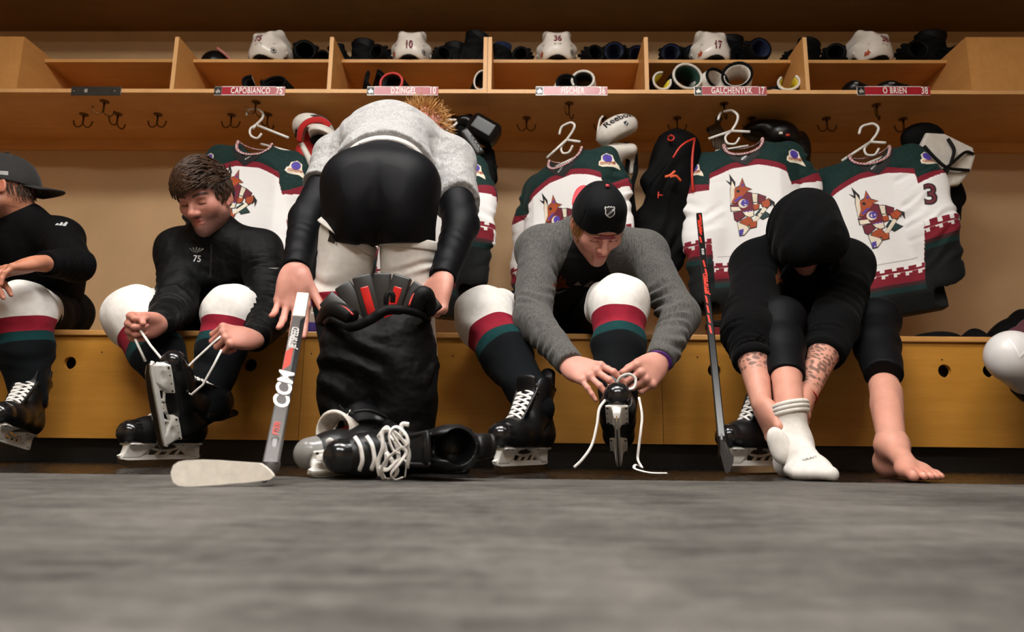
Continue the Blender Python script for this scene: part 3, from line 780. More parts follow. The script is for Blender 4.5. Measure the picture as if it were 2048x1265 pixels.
# ================================================================== skates
M_BOOT = plain('black_boot', '#0b0b0c', 0.4, spec=0.35, var=0.1, bump=0.1)
M_TOE = plain('toe_cap_gloss', '#161617', 0.16, spec=0.6)
M_TOEG = plain('toe_cap_grey', '#8b8a86', 0.22)
M_HOLD = plain('white_holder', '#e8e5de', 0.35, var=0.03)
M_STEEL = plain('blade_steel', '#b8b2a8', 0.22, 1.0)
M_LACE = cloth('white_lace', '#ece8e2', 0.8, folds=0.1)
M_FELT = cloth('cream_felt', '#d8cfc4', 0.9, folds=0.1)
M_INSOLE = plain('maroon_sole', '#3a1414', 0.5)
def skate(M, label, group=None, open_boot=False, laces=True, tongue=0.0, toe=None, liner=False, lace_knot=False, tag_no=None):
    """local: x to the toe, y lateral, z up; z=0 is the ice edge of the blade; heel at x=-0.13, toe at 0.15"""
    t = thing('ice_skate', M.translation, label, 'skate', group, M.to_3x3())
    def out(name, f, mat, sm=1, par=None): return mobj(name, fmesh(name, f, sm), mat, par or t, world=False)
    f = Field((-0.17, -0.075, 0.05), (0.18, 0.075, 0.33), 0.0032)
    f.path([(-0.098, 0, 0.108), (-0.03, 0, 0.1), (0.06, 0.002, 0.1), (0.118, 0.002, 0.1)], [0.04, 0.035, 0.043, 0.036], 0.02)
    f.cone((-0.095, 0, 0.11), (-0.083, 0, 0.245), 0.041, 0.045, 0.03, flat=((0, 1, 0), 0.92)); f.cone((-0.03, 0, 0.12), (-0.062, 0, 0.235), 0.038, 0.045, 0.035)
    f.cone((0.0, 0, 0.11), (0.07, 0, 0.105), 0.042, 0.035, 0.03)
    f.cone((-0.125, 0, 0.235), (-0.14, 0, 0.295), 0.014, 0.012, 0.02, flat=((1, 0, 0), 0.5)); f.cone((-0.128, 0.016, 0.23), (-0.142, 0.014, 0.29), 0.014, 0.012, 0.01, flat=((1, 0, 0), 0.5)); f.cone((-0.128, -0.016, 0.23), (-0.142, -0.014, 0.29), 0.014, 0.012, 0.01, flat=((1, 0, 0), 0.5))
    f.box((0, 0, 0.045), (0.2, 0.1, 0.025), op='s', r=0.002)
    for s in (-1, 1): f.ell((-0.085, s * 0.045, 0.17), (0.012, 0.006, 0.012), k=0.01)
    f.cone((-0.075, 0, 0.24), (-0.07, 0, 0.31), 0.036, 0.04, 0.004, 's')
    f.cone((-0.02, 0, 0.225), (-0.04, 0, 0.3), 0.02, 0.03, 0.01, 's')
    for s in (-1, 1):
        f.cone((0.045, s * 0.022, 0.143), (-0.02, s * 0.034, 0.232), 0.006, 0.006, 0.004)
        f.cone((-0.09, s * 0.044, 0.245), (-0.12, s * 0.036, 0.24), 0.006, 0.006, 0.008)
        f.cone((-0.02, s * 0.041, 0.1), (-0.095, s * 0.043, 0.15), 0.004, 0.004, 0.006, 's')
    out('boot', f, M_BOOT)
    f = Field((0.05, -0.065, 0.055), (0.175, 0.065, 0.16), 0.003)
    f.cone((0.085, 0.002, 0.1), (0.12, 0.002, 0.101), 0.0415, 0.0375, 0); f.box((0.0, 0, 0.1), (0.085, 0.1, 0.1), op='s', r=0.004); f.box((0.1, 0, 0.04), (0.1, 0.1, 0.03), op='s')
    f.cone((0.09, -0.06, 0.1), (0.09, 0.06, 0.1), 0.004, 0.004, 0.003, 's')
    out('toe_cap', f, toe or M_TOE)
    # tongue
    tt = Vector((-0.018, 0, 0.248)) + Vector((0.045, 0, -0.005)) * tongue * 1.4
    b = MB(); b.tube(curve([(0.06, 0, 0.138), (0.02, 0, 0.176), (-0.012, 0, 0.222), tt + Vector((0.004, 0, 0.012)), tt + Vector((0.03 * tongue + 0.004, 0, 0.03 - 0.03 * tongue))], 5), [0.7] * 6 + [1.0] * 11 + [1.0, 0.9, 0.75] + [0.45], 14, flat=(0.066, 0.014, (1, 0, 0.6)))
    tg = b.build('tongue', M_FELT if liner else M_BOOT, t, True, False)
    if tag_no: decal('size_print', text2d(tag_no, 0.022, 0.8), (0, 0, 0), (0, 1, 0), (1, 0, 0), M_LACE, tg) if False else None
    # holder: side outline with openings, swept across with a waist
    def outline(z): pass
    b = MB()
    rot = Matrix(((1, 0, 0, 0), (0, 0, -1, 0), (0, 1, 0, 0), (0, 0, 0, 1)))
    def plate(poly, w, nm='blade_holder'):
        return MB().prism(poly, 2 * w, Matrix.Translation((0, w, 0)) @ rot, 0.0015)
    rail = [(-0.128, 0.022), (-0.134, 0.03), (-0.12, 0.034), (0.118, 0.034), (0.138, 0.04), (0.15, 0.034), (0.142, 0.023), (0.12, 0.02), (-0.105, 0.02)]
    h = plate(rail, 0.0065).build('blade_holder', M_HOLD, t, False, False)
    for x0, x1, xb0, xb1, w in ((0.035, 0.13, 0.084, 0.138, 0.03), (-0.125, -0.045, -0.125, -0.094, 0.025)):
        f = Field((x0 - 0.03, -0.05, 0.02), (x1 + 0.03, 0.05, 0.085), 0.003)
        f.box(((x0 + x1) / 2, 0, 0.0675), ((x1 - x0) / 2, w, 0.0035), r=0.003)
        n = 6
        for i in range(n + 1):
            u = i / n; f.cone((xb0 + (xb1 - xb0) * u, 0, 0.029), (x0 + 0.008 + (x1 - x0 - 0.016) * u, 0, 0.066), 0.0055, 0.009, 0.004, flat=((0, 1, 0), 1.5))
        f.ell(((x0 + x1) / 2, 0, 0.066), ((x1 - x0) / 2, w * 0.8, 0.01), k=0.008)
        m = (x0 + x1) / 2
        for s in (-1, 1):
            f.ell((m + (0.012 if x0 > 0 else -0.004), s * 0.017, 0.05), (0.018, 0.009, 0.008), k=0.004, op='s')
        out('tower', f, M_HOLD, 1, h)
        for s in (-1, 1):
            for q in (0.1, 0.36, 0.64, 0.9):
                MB().lathe([(0.0036, 0), (0.0036, 0.0016), (0.002, 0.0024)], 8, Matrix.Translation((x0 + (x1 - x0) * q, s * (w - 0.006), 0.0645)) @ Matrix.Rotation(math.pi, 4, 'X')).build('rivet', M_BOOT, h, False, False)
    for a, c in (((-0.04, 0.034), (-0.068, 0.06)), ((-0.005, 0.034), (-0.03, 0.051)), ((0.03, 0.034), (0.008, 0.049)), ((0.06, 0.034), (0.05, 0.055))):
        MB().tube([(a[0], 0, a[1] - 0.004), (c[0], 0, c[1])], 0.0045, 8).build('strut', M_HOLD, h, True, False)
    MB().tube(curve([(-0.06, 0, 0.058), (-0.03, 0, 0.05), (0.01, 0, 0.048), (0.05, 0, 0.056)], 4), 0.0042, 8).build('strut', M_HOLD, h, True, False)
    bl = [(-0.13, 0.02), (-0.128, 0.008), (-0.11, 0.0015), (-0.06, 0.0), (0.07, 0.0), (0.12, 0.003), (0.143, 0.012), (0.149, 0.026), (0.14, 0.024), (-0.12, 0.024)]
    MB().prism(bl, 0.003, Matrix.Translation((0, 0.0015, 0)) @ rot).build('blade', M_STEEL, t, False, False)
    # laces
    if laces:
        n = 7
        for i in range(n):
            u = i / (n - 1); x = 0.05 - 0.072 * u; z = 0.146 + 0.085 * u; w = 0.024 + 0.011 * u
            x2, z2 = x - 0.010, z + 0.0125
            for s in (-1, 1):
                pts = [(x - 0.003, s * w, z - 0.006), (x + 0.002, s * w * 0.75, z + 0.007), ((x + x2) / 2 + 0.006, 0, (z + z2) / 2 + 0.0075 + 0.002 * s), (x2 + 0.002, -s * w * 0.75, z2 + 0.006), (x2 - 0.003, -s * w * 1.02, z2 - 0.005)]
                MB().tube(curve(pts, 4), 1.0, 6, flat=(0.0075, 0.0024, (1, 0, 1))).build('lace', M_LACE, t, True, False)
    return t
def lace(pts, parent, w=0.0075, n=6, name='lace', r=None):
    return MB().tube(curve(pts, n), 1.0, 6, flat=(w, 0.0026, (0.3, -1, 0.2))).build(name, M_LACE, parent, True)
def skate_M(ground, toe_dir, pitch=0.0, roll=0.0):
    """place a skate: ground point under the middle of the blade, heading, pitch up, roll"""
    d = Vector(toe_dir).normalized(); yaw = math.atan2(d.y, d.x)
    return Matrix.Translation(ground) @ Matrix.Rotation(yaw, 4, 'Z') @ Matrix.Rotation(-pitch, 4, 'Y') @ Matrix.Rotation(roll, 4, 'X')
# ================================================================== the players
def head_M(c, yaw, pitch, roll=0.0):
    return Matrix.Translation(c) @ (Matrix.Rotation(math.radians(yaw) + math.pi, 4, 'Z') @ Matrix.Rotation(-math.radians(pitch), 4, 'X') @ Matrix.Rotation(math.radians(roll), 4, 'Y'))
def hair_mat(name, c1, c2):
    N = Nodes(name); a = N.attr('H').outputs['Fac']
    colr = N.ramp(a, [(0.0, lin(c1)), (1.0, lin(c2))]); return N.out(colr, 0.42, 0, None, 0.4)
def strands(name, M, roots, flow, length, mat, parent, r0=0.0016, seg=5, grav=0.0, curl=0.0, seed=1, maxr=9.0):
    """many tapering hair locks as one mesh: roots (n,3) and flow(n,3) in head frame"""
    r = np.random.default_rng(seed); n = len(roots); p = roots.astype(np.float64); d = flow / np.linalg.norm(flow, axis=1, keepdims=True)
    g = np.array(M.to_3x3().inverted() @ Vector((0, 0, -1))); L = np.asarray(length) if not np.isscalar(length) else np.full(n, length)
    L = L * (0.7 + 0.6 * r.random(n)); pts = [p.copy()]; ph = r.random(n) * 6.28; side = np.cross(d, r.normal(size=(n, 3))); side /= np.linalg.norm(side, axis=1, keepdims=True) + 1e-9
    for i in range(seg):
        d = d + grav * g / seg + curl * side * np.sin(ph + i * 2.2)[:, None]; d /= np.linalg.norm(d, axis=1, keepdims=True)
        q = pts[-1] + d * (L / seg)[:, None]
        e = (q - np.array([0, -0.012, 0.032])) / np.array([0.079, 0.099, 0.09]); en = np.linalg.norm(e, axis=1, keepdims=True)
        q = np.where(en < 1, np.array([0, -0.012, 0.032]) + (q - np.array([0, -0.012, 0.032])) / np.maximum(en, 0.3), q)
        q = np.where(en > maxr, np.array([0, -0.012, 0.032]) + (q - np.array([0, -0.012, 0.032])) * (maxr / np.maximum(en, 0.3)), q)
        pts.append(q)
    pts = np.stack(pts, 1); k = 4; V = []; H = []
    rad = r0 * np.array([1.0] + [1 - 0.75 * (i / seg) ** 2 for i in range(1, seg + 1)])
    for i in range(seg + 1):
        t = pts[:, min(i + 1, seg)] - pts[:, max(i - 1, 0)]; t /= np.linalg.norm(t, axis=1, keepdims=True) + 1e-9
        a = np.cross(t, side); a /= np.linalg.norm(a, axis=1, keepdims=True) + 1e-9; b = np.cross(t, a)
        for j in range(k):
            an = 2 * math.pi * j / k; V.append(pts[:, i] + (a * math.cos(an) + b * math.sin(an) * 0.6) * rad[i] * (0.6 + 0.8 * (ph / 6.28)[:, None])); H.append(np.clip(0.15 + 0.5 * (ph / 6.28) + 0.3 * i / seg, 0, 1))
    V = np.stack(V, 1); H = np.stack(H, 1); m = (seg + 1) * k; Q = []
    for i in range(seg):
        for j in range(k): Q.append([i * k + j, i * k + (j + 1) % k, (i + 1) * k + (j + 1) % k, (i + 1) * k + j])
    Q = (np.array(Q)[None] + (np.arange(n) * m)[:, None, None]).reshape(-1, 4)
    Vw = V.reshape(-1, 3) @ np.array(M.to_3x3()).T + np.array(M.translation)
    me = np_mesh(name, Vw, [Q]); set_attr(me, 'H', H.reshape(-1)); return mobj(name, me, mat, parent)
def scalp(n, cond, seed=3, bulge=1.0):
    r = np.random.default_rng(seed); v = r.normal(size=(n * 4, 3)); v /= np.linalg.norm(v, axis=1, keepdims=True)
    p = np.array([0, -0.012, 0.032]) + v * np.array([0.076, 0.096, 0.087]) * bulge; m = cond(p); return p[m][:n], v[m][:n]
def hair_cap(M, build, mat, parent, h=0.3, vox=0.003):
    f = Field((-0.13, -0.15, -0.12), (0.13, 0.15, 0.16), vox); build(f); me = fmesh('hair', f, 1, M); set_attr(me, 'H', np.full(len(me.vertices), h)); return mobj('hair', me, mat, parent)

def torso(f, J, r=1.0, waist=0.135, chest=0.15, sh=0.075, collar=0.07, k=0.06):
    hip, ch, nk = Vector(J['hip']), Vector(J['chest']), Vector(J['neck']); ax = (ch - hip).normalized(); side = (Vector(J['shB']) - Vector(J['shA'])).normalized(); fr = ax.cross(side)
    f.cone(hip - side * 0.04, ch - side * 0.05, waist * r, chest * r, 0, flat=(fr, 0.85)); f.cone(hip + side * 0.04, ch + side * 0.05, waist * r, chest * r, k, flat=(fr, 0.85))
    f.cone(J['shA'], J['shB'], sh * r, sh * r, k); f.cone(ch, nk, 0.11 * r, collar, k)
    for s in 'AB': f.cone(Vector(J['sh' + s]), nk, sh * 0.9, collar * 0.85, 0.04)
def sleeve(f, J, s, r=(0.073, 0.06, 0.044), k=0.05, end=1.0, creases=0.006, seed=0):
    a, e, w = Vector(J['sh' + s]), Vector(J['el' + s]), Vector(J['wr' + s]); w = e + (w - e) * end
    f.cone(a, e, r[0], r[1], k); f.cone(e, w, r[1], r[2], 0.02)
    f.trim(w, w - e, r[2] * 1.5)
    rib(f, a, e, r[0] + 0.01, 7, creases, 0.25, 1.05, seed); rib(f, e, w, r[1] + 0.01, 6, creases * 0.7, -0.05, 0.95, seed + 1)
def cuff(J, s, w, r, mat, parent, end=1.0, ln=0.03):
    e, wr = Vector(J['el' + s]), Vector(J['wr' + s]); d = (wr - e).normalized(); p = e + (wr - e) * end
    MB().tube([p - d * ln, p - d * ln * 0.5, p], [r * 1.02, r * 1.05, r], 20).build('cuff', mat, parent, True)
def shorts(J, mat, parent, r=(0.125, 0.098, 0.082), end=0.68, name='shorts', ends=None, seed=2, amp=0.005):
    def build(f):
        f.cone(J['hipA'], J['hipB'], r[0], r[0], 0); hip, ch = Vector(J['hip']), Vector(J['chest']); f.cone(hip, hip + (ch - hip) * 0.3, r[0], r[0] * 1.0, 0.04)
        for s in 'AB':
            h, k = Vector(J['hip' + s]), Vector(J['kn' + s]); e = h + (k - h) * ((ends or {}).get(s, end)); f.cone(h, e, r[1], r[2], 0.05); f.trim(e, e - h, r[2] * 1.5); rib(f, h, e, r[1] + 0.01, 5, amp, 0.1, 0.95, seed)
        f.wobble(0.003, 40, seed)
    pts = [J['hipA'], J['hipB'], J['knA'], J['knB'], J['chest']]
    return garment(name, pts, 0.15, 0.006, build, mat, parent)

M_BLACKC = cloth('black_jersey_knit', '#060607', 0.8, folds=0.5, sheen=0.0, spec=0.12)
M_JACKET = cloth('black_jacket_cloth', '#050506', 0.65, folds=0.9, spec=0.18, sheen=0.0)
M_FLEECE = cloth('black_fleece', '#060607', 0.9, folds=0.5, sheen=0.02, spec=0.1)
M_LEGG = cloth('black_leggings', '#06070a', 0.62, folds=0.12, spec=0.15, sheen=0.0)
M_COMP = cloth('black_compression', '#06070b', 0.55, folds=0.08, spec=0.16, weave=1400, sheen=0.0)
M_HEATHER = cloth('grey_heather', '#3b3b3b', 0.85, folds=0.3, c2='#63615d')
M_LHEATH = cloth('light_heather', '#8f8e8d', 0.88, folds=0.9, fscale=13, c2='#b6b5b3')
M_WHITEC = cloth('white_sock_knit', '#d9d4cd', 0.88, folds=0.25)
M_HAIRD = hair_mat('dark_brown_hair', '#130b07', '#4a301c')
M_HAIRB = hair_mat('blond_brown_hair', '#4a2a14', '#a8743c')
M_HAIRY = hair_mat('blond_curly_hair', '#8a5a2c', '#d9a766')
M_CORAL = plain('coral_brim', '#c43c48', 0.6); M_REDSTRAP = plain('red_strap', '#7c1620', 0.5)
M_CAPK = cloth('black_cap_cotton', '#07080a', 0.75, folds=0.2, spec=0.12, sheen=0.02); M_CAPG = cloth('charcoal_cap', '#2a2929', 0.8, folds=0.25)
M_SILVER = plain('silver_thread', '#cfcfcf', 0.45, 0.2); M_GREYP = plain('grey_print', '#8f8d88', 0.5)
M_PURPLE = plain('purple_band', '#5b2a8c', 0.5); M_REDTHREAD = plain('red_thread', '#a8281c', 0.6)

def ball_cap(M, parent, crown_mat, brim_mat, strap_mat, button_mat, opening=True):
    """cap worn backwards, in head frame: opening over the forehead, brim to the back"""
    t = parent
    f = Field((-0.12, -0.14, -0.03), (0.12, 0.13, 0.15), 0.0028)
    f.ell((0, -0.012, 0.036), (0.082, 0.104, 0.103), k=0); f.ell((0, 0.03, 0.085), (0.06, 0.058, 0.045), k=0.03); f.ell((0, -0.012, 0.02), (0.083, 0.105, 0.07), k=0.02)
    f.plane((0, 0, 0.014), (0, 0.12, -1)); f.ell((0, -0.012, 0.03), (0.0765, 0.098, 0.088), k=0.002, op='s')
    if opening: f.ell((0, 0.1, 0.015), (0.04, 0.06, 0.03), k=0.004, op='s')
    for i in range(6):
        a = math.pi * i / 3 + 0.52; pts = [Vector((0.0865 * math.cos(a) * math.cos(e), -0.012 + 0.1075 * math.sin(a) * math.cos(e), 0.034 + 0.0985 * math.sin(e))) for e in np.linspace(0, 1.5, 7)]
        f.path(pts, 0.0012, 0.004, 's')
    V, Q = f.mesh(1, M); crown = mobj('cap_crown', np_mesh('cap_crown', V, [Q]), crown_mat, t)
    if opening:
        arc = [M @ Vector((0.0825 * math.sin(a), -0.012 + 0.105 * math.cos(a), 0.022)) for a in np.linspace(-0.55, 0.55, 12)]
        MB().tube(arc, 1.0, 8, flat=(0.003, 0.02, M.to_3x3() @ Vector((0, 0, 1)))).build('cap_strap', strap_mat, t, True)
    b = MB(); n = 14; rows = 6; vs = {}
    for j in range(rows + 1):
        for i in range(n + 1):
            a = -1.0 + 2.0 * i / n; u = j / rows; ext = 0.085 * u * math.cos(a * 0.95)
            x = 0.079 * math.sin(a) * (1 - 0.08 * u); y = -0.012 - 0.1 * math.cos(a) - ext; z = 0.018 - 0.012 * u - 0.018 * (1 - math.cos(a)) * 0.5 - 2.0 * x * x
            for q in (0, 1): vs[(i, j, q)] = b.bm.verts.new(M @ Vector((x, y, z - 0.004 * q)))
    for j in range(rows):
        for i in range(n):
            b.bm.faces.new((vs[i, j, 0], vs[i + 1, j, 0], vs[i + 1, j + 1, 0], vs[i, j + 1, 0])); b.bm.faces.new((vs[i, j, 1], vs[i, j + 1, 1], vs[i + 1, j + 1, 1], vs[i + 1, j, 1]))
    for i in range(n): b.bm.faces.new((vs[i, rows, 0], vs[i + 1, rows, 0], vs[i + 1, rows, 1], vs[i, rows, 1])); b.bm.faces.new((vs[i + 1, 0, 0], vs[i, 0, 0], vs[i, 0, 1], vs[i + 1, 0, 1]))
    for i in (0, n):
        for j in range(rows): b.bm.faces.new((vs[i, j, 0], vs[i, j + 1, 0], vs[i, j + 1, 1], vs[i, j, 1]))
    b.build('cap_brim', brim_mat, t, True)
    MB().lathe([(0.006, -0.002), (0.007, 0.002), (0.003, 0.005)], 12, M @ Matrix.Translation((0, -0.012, 0.145))).build('cap_button', button_mat, t, True)
    return crown

SHIELD = [[(-0.5, 0.32), (-0.42, 0.5), (-0.26, 0.42), (-0.12, 0.52), (0, 0.44), (0.12, 0.52), (0.26, 0.42), (0.42, 0.5), (0.5, 0.32), (0.43, 0.18), (0.46, -0.2), (0.28, -0.42), (0, -0.58), (-0.28, -0.42), (-0.46, -0.2), (-0.43, 0.18)]]
def scale_polys(polys, s, off=(0, 0)): return [[(x * s + off[0], y * s + off[1]) for x, y in p] for p in polys]
def shield(origin, u, n, size, parent, bvh, text=True):
    """league shield: silver outline, dark field, diagonal silver band with lettering"""
    decal('shield_crest', poly2d(scale_polys(SHIELD, size)), origin, u, n, M_SILVER, parent, bvh, 0.0016, 0.008)
    decal('shield_field', poly2d(scale_polys(SHIELD, size * 0.82)), origin, u, n, M_DARKP, parent, bvh, 0.0024, 0.008)
    bandp = [[(-0.4 * size, -0.3 * size), (-0.3 * size, -0.42 * size), (0.4 * size, 0.12 * size), (0.34 * size, 0.3 * size)]]
    decal('shield_band', poly2d(bandp), origin, u, n, M_SILVER, parent, bvh, 0.0032, 0.008)
    if text and size > 0.02:
        V, T = text2d('NHL', size * 0.34, 0.9, 0.0); c, s = math.cos(0.66), math.sin(0.66); V = [(x * c - y * s - 0.01 * size, x * s + y * c - 0.06 * size) for x, y in V]
        decal('shield_letters', (V, T), origin, u, n, M_DARKP, parent, bvh, 0.004, 0.008)

# ------------------------------------------------------------------ player in grey shirt and black cap, tying the skate
def build_m3():
    MA = skate_M(Vector((P(1046, 945, 1.97).x, 1.97, -0.002)), (-0.52, -0.85, 0)); MBk = skate_M(Vector((P(1236, 900, 1.86).x, 1.86, 0.058)), (-0.155, -1, 0), math.radians(28))
    J = pj(dict(hip=(1130, 628, 2.75), chest=(1165, 520, 2.46), neck=(1172, 470, 2.33), head=(1196, 448, 2.15), shA=(1076, 500, 2.37), elA=(1066, 640, 2.16), wrA=(1142, 733, 1.96),
                shB=(1290, 508, 2.37), elB=(1360, 634, 2.16), wrB=(1316, 728, 1.97), knA=(965, 630, 2.27), anA=(1033, 830, 2.10), knB=(1238, 606, 2.16), anB=(1238, 820, 2.05)))
    J['anA'] = MA @ Vector((-0.07, 0, 0.19)); J['anB'] = MBk @ Vector((-0.07, 0, 0.19))
    M = head_M(J['head'], 20, 58, 9); sk = '#d2998a'
    hd = head_parts(M, J['neck'], sk, '#6a4426', 0.3, beard='#7a4a2c')
    h1 = hand_parts(J['wrA'], J['elA'], P(1240, 768, 1.80) - J['wrA'], (0.25, 0.75, -0.6), 1, {'index': (22, 38, 15, 2), 'middle': (25, 35, 15), 'ring': (25, 28, 10, -4), 'little': (18, 22, 10, -10)}, (28, 25, 10, 10), 7, sk)
    h2 = hand_parts(J['wrB'], J['elB'], P(1255, 778, 1.84) - J['wrB'], (-0.55, 0.65, -0.3), -1, {'index': (45, 60, 25), 'middle': (55, 70, 30), 'ring': (60, 75, 30), 'little': (60, 75, 30)}, (20, 30, 25, 20), 4, sk)
    root = make_person(J, [hd, h1[:3], h2[:3]], 'player in a grey long-sleeved shirt and backwards black cap bending to tie a skate', sk)
    nk, ch, hip = J['neck'], J['chest'], J['hip']
    ax = (hip - nk).normalized(); side = (J['shB'] - J['shA']).normalized()
    def shirt(f):
        torso(f, J, 1.0, 0.125, 0.14, 0.07, 0.07); sleeve(f, J, 'A', (0.072, 0.062, 0.04), 0.05, 0.97, 0.009, 4); sleeve(f, J, 'B', (0.072, 0.06, 0.042), 0.05, 0.93, 0.009, 9)
        f.wobble(0.0025, 45, 5); f.cone(nk, J['head'] + (J['neck'] - J['head']) * 0.2, 0.052, 0.052, 0.008, 's')
    def T(V):
        q = V - np.array(nk, np.float32); dn = q @ np.array(ax, np.float32); lt = np.abs(q @ np.array(side, np.float32) - 0.0)
        return np.clip(0.5 + ((0.062 + 0.42 * dn) - lt) * 3, 0, 1) * (1 - np.clip((V[:, 1] - (nk.y + 0.12)) * 0, 0, 1))
    N = Nodes('raglan_shirt'); a = N.attr('T').outputs['Fac']; v = N.coord(); sv = N.coord((260, 260, 22)); sn = N.noise(sv, 1.0, 3, 0.7)
    gr = N.ramp(sn, [(0.35, lin('#3e3e3d')), (0.68, lin('#66645f'))]); colr = N.mix(N.math('GREATER_THAN', a, 0.5), gr, lin('#0c0d0f'))
    mat = N.out(colr, 0.85, 0, N.bump(N.noise(v, 800, 2), 0.1, 0.002, N.bump(N.noise(v, 9, 3), 0.35, 0.03)), 0.25, Sheen_Weight=0.1)
    lo = [J[k] for k in ('hip', 'chest', 'neck', 'shA', 'shB', 'elA', 'elB', 'wrA', 'wrB')]
    sh = garment('shirt', lo, 0.15, 0.0052, shirt, mat, root, attr={'T': T})
    shorts(J, M_BLACKC, root, (0.125, 0.1, 0.086), 0.7)
    hockey_sock(J, 'A', root, (0.086, 0.094, 0.056), 0.33, seed=1); hockey_sock(J, 'B', root, (0.084, 0.09, 0.054), 0.3, seed=2)
    crown = ball_cap(M, root, M_CAPK, M_CORAL, M_REDSTRAP, M_CORAL)
    bv = bvh_of([crown]); nrm = M.to_3x3() @ Vector((0.02, 0.75, 0.66)); uu = M.to_3x3() @ Vector((-1, 0, 0))
    shield(M @ Vector((0.008, 0.06, 0.1)), uu, nrm, 0.034, root, bv)
    R = M.to_3x3()
    pts, nv = scalp(900, lambda p: (p[:, 2] < 0.03) & (p[:, 2] > -0.045) & (p[:, 1] < 0.045), 5, 1.0)
    fl = np.stack([nv[:, 0] * 0.35, np.where(np.abs(pts[:, 0]) > 0.05, 0.2, -0.4) + 0 * nv[:, 1], -np.ones(len(pts))], 1)
    strands('hair', M, pts, fl, 0.036, M_HAIRB, root, 0.0022, 5, 0.3, 0.25, 2)
    # chest emblem: small coyote head with lettering scraps
    bs = bvh_of([sh]); cc = P(1128, 566, 2.3); 
    for poly, mt in (([[(-0.045, -0.012), (-0.02, 0.012), (-0.004, 0.03), (0.0, 0.012), (0.012, 0.018), (0.012, -0.004), (0.03, -0.016), (0.0, -0.014), (-0.02, -0.024)]], plain('rust_print', '#7a3a1c', 0.6)),
                     ([[(0.04, -0.006), (0.055, 0.006), (0.068, -0.008)], [(0.075, -0.012), (0.1, 0.008), (0.118, 0.002), (0.096, -0.016)], [(-0.05, -0.022), (-0.01, -0.028), (0.02, -0.02), (-0.01, -0.036)]], M_GREYP)):
        decal('shirt_print', poly2d(poly), cc, (1, 0, 0.02), (0.05, -1, -0.2), mt, root, bs, 0.003, 0.01)
    # wristband and loose laces
    e, w = J['elB'], J['wrB']; d = (w - e).normalized(); c = w - d * 0.012
    o = d.orthogonal().normalized(); o2 = d.cross(o)
    MB().tube([c + (o * math.cos(a) + o2 * math.sin(a)) * 0.032 for a in np.linspace(0, 2 * math.pi, 24, endpoint=False)], 1.0, 8, closed=True, flat=(0.011, 0.003, d)).build('wristband', M_PURPLE, root, True)
    return J, root, MA, MBk
J3, R3, M3A, M3B = build_m3()
# skates of that player
sk3a = skate(M3A, 'black skate planted flat under the grey-shirted player, white laces tied', 'skates being worn')
for dy, pts in enumerate(([(1012, 868, 1.95), (1020, 850, 1.96), (1040, 832, 1.99), (1048, 822, 2.0)], [(1002, 858, 1.95), (1018, 835, 1.96), (1042, 812, 1.99), (1046, 806, 2.0)], [(1000, 870, 1.95), (1012, 842, 1.95), (1030, 818, 1.98), (1046, 812, 2.0)])):
    lace([P(*q) for q in pts], sk3a)
sk3b = skate(M3B, 'black skate tipped up on its heel showing its blade edge-on, being tied', 'skates being worn')
lp = [(1222, 790, 1.80), (1200, 815, 1.78), (1194, 850, 1.77), (1184, 890, 1.76), (1166, 918, 1.75), (1148, 936, 1.75)]
lace([P(*q) for q in lp], sk3b)
lp = [(1278, 795, 1.84), (1284, 830, 1.82), (1282, 860, 1.80), (1277, 900, 1.80), (1276, 920, 1.80), (1284, 936, 1.76), (1272, 930, 1.74), (1270, 938, 1.72), (1300, 946, 1.68), (1334, 947, 1.68)]
q = [P(*a) for a in lp]
for p in q[-4:]: p.z = max(p.z, 0.003)
lace(q, sk3b)
lace([P(1232, 775, 1.8), P(1240, 756, 1.79), P(1258, 749, 1.79), P(1271, 758, 1.79), P(1268, 775, 1.79), P(1254, 778, 1.79), P(1240, 768, 1.79)], sk3b)
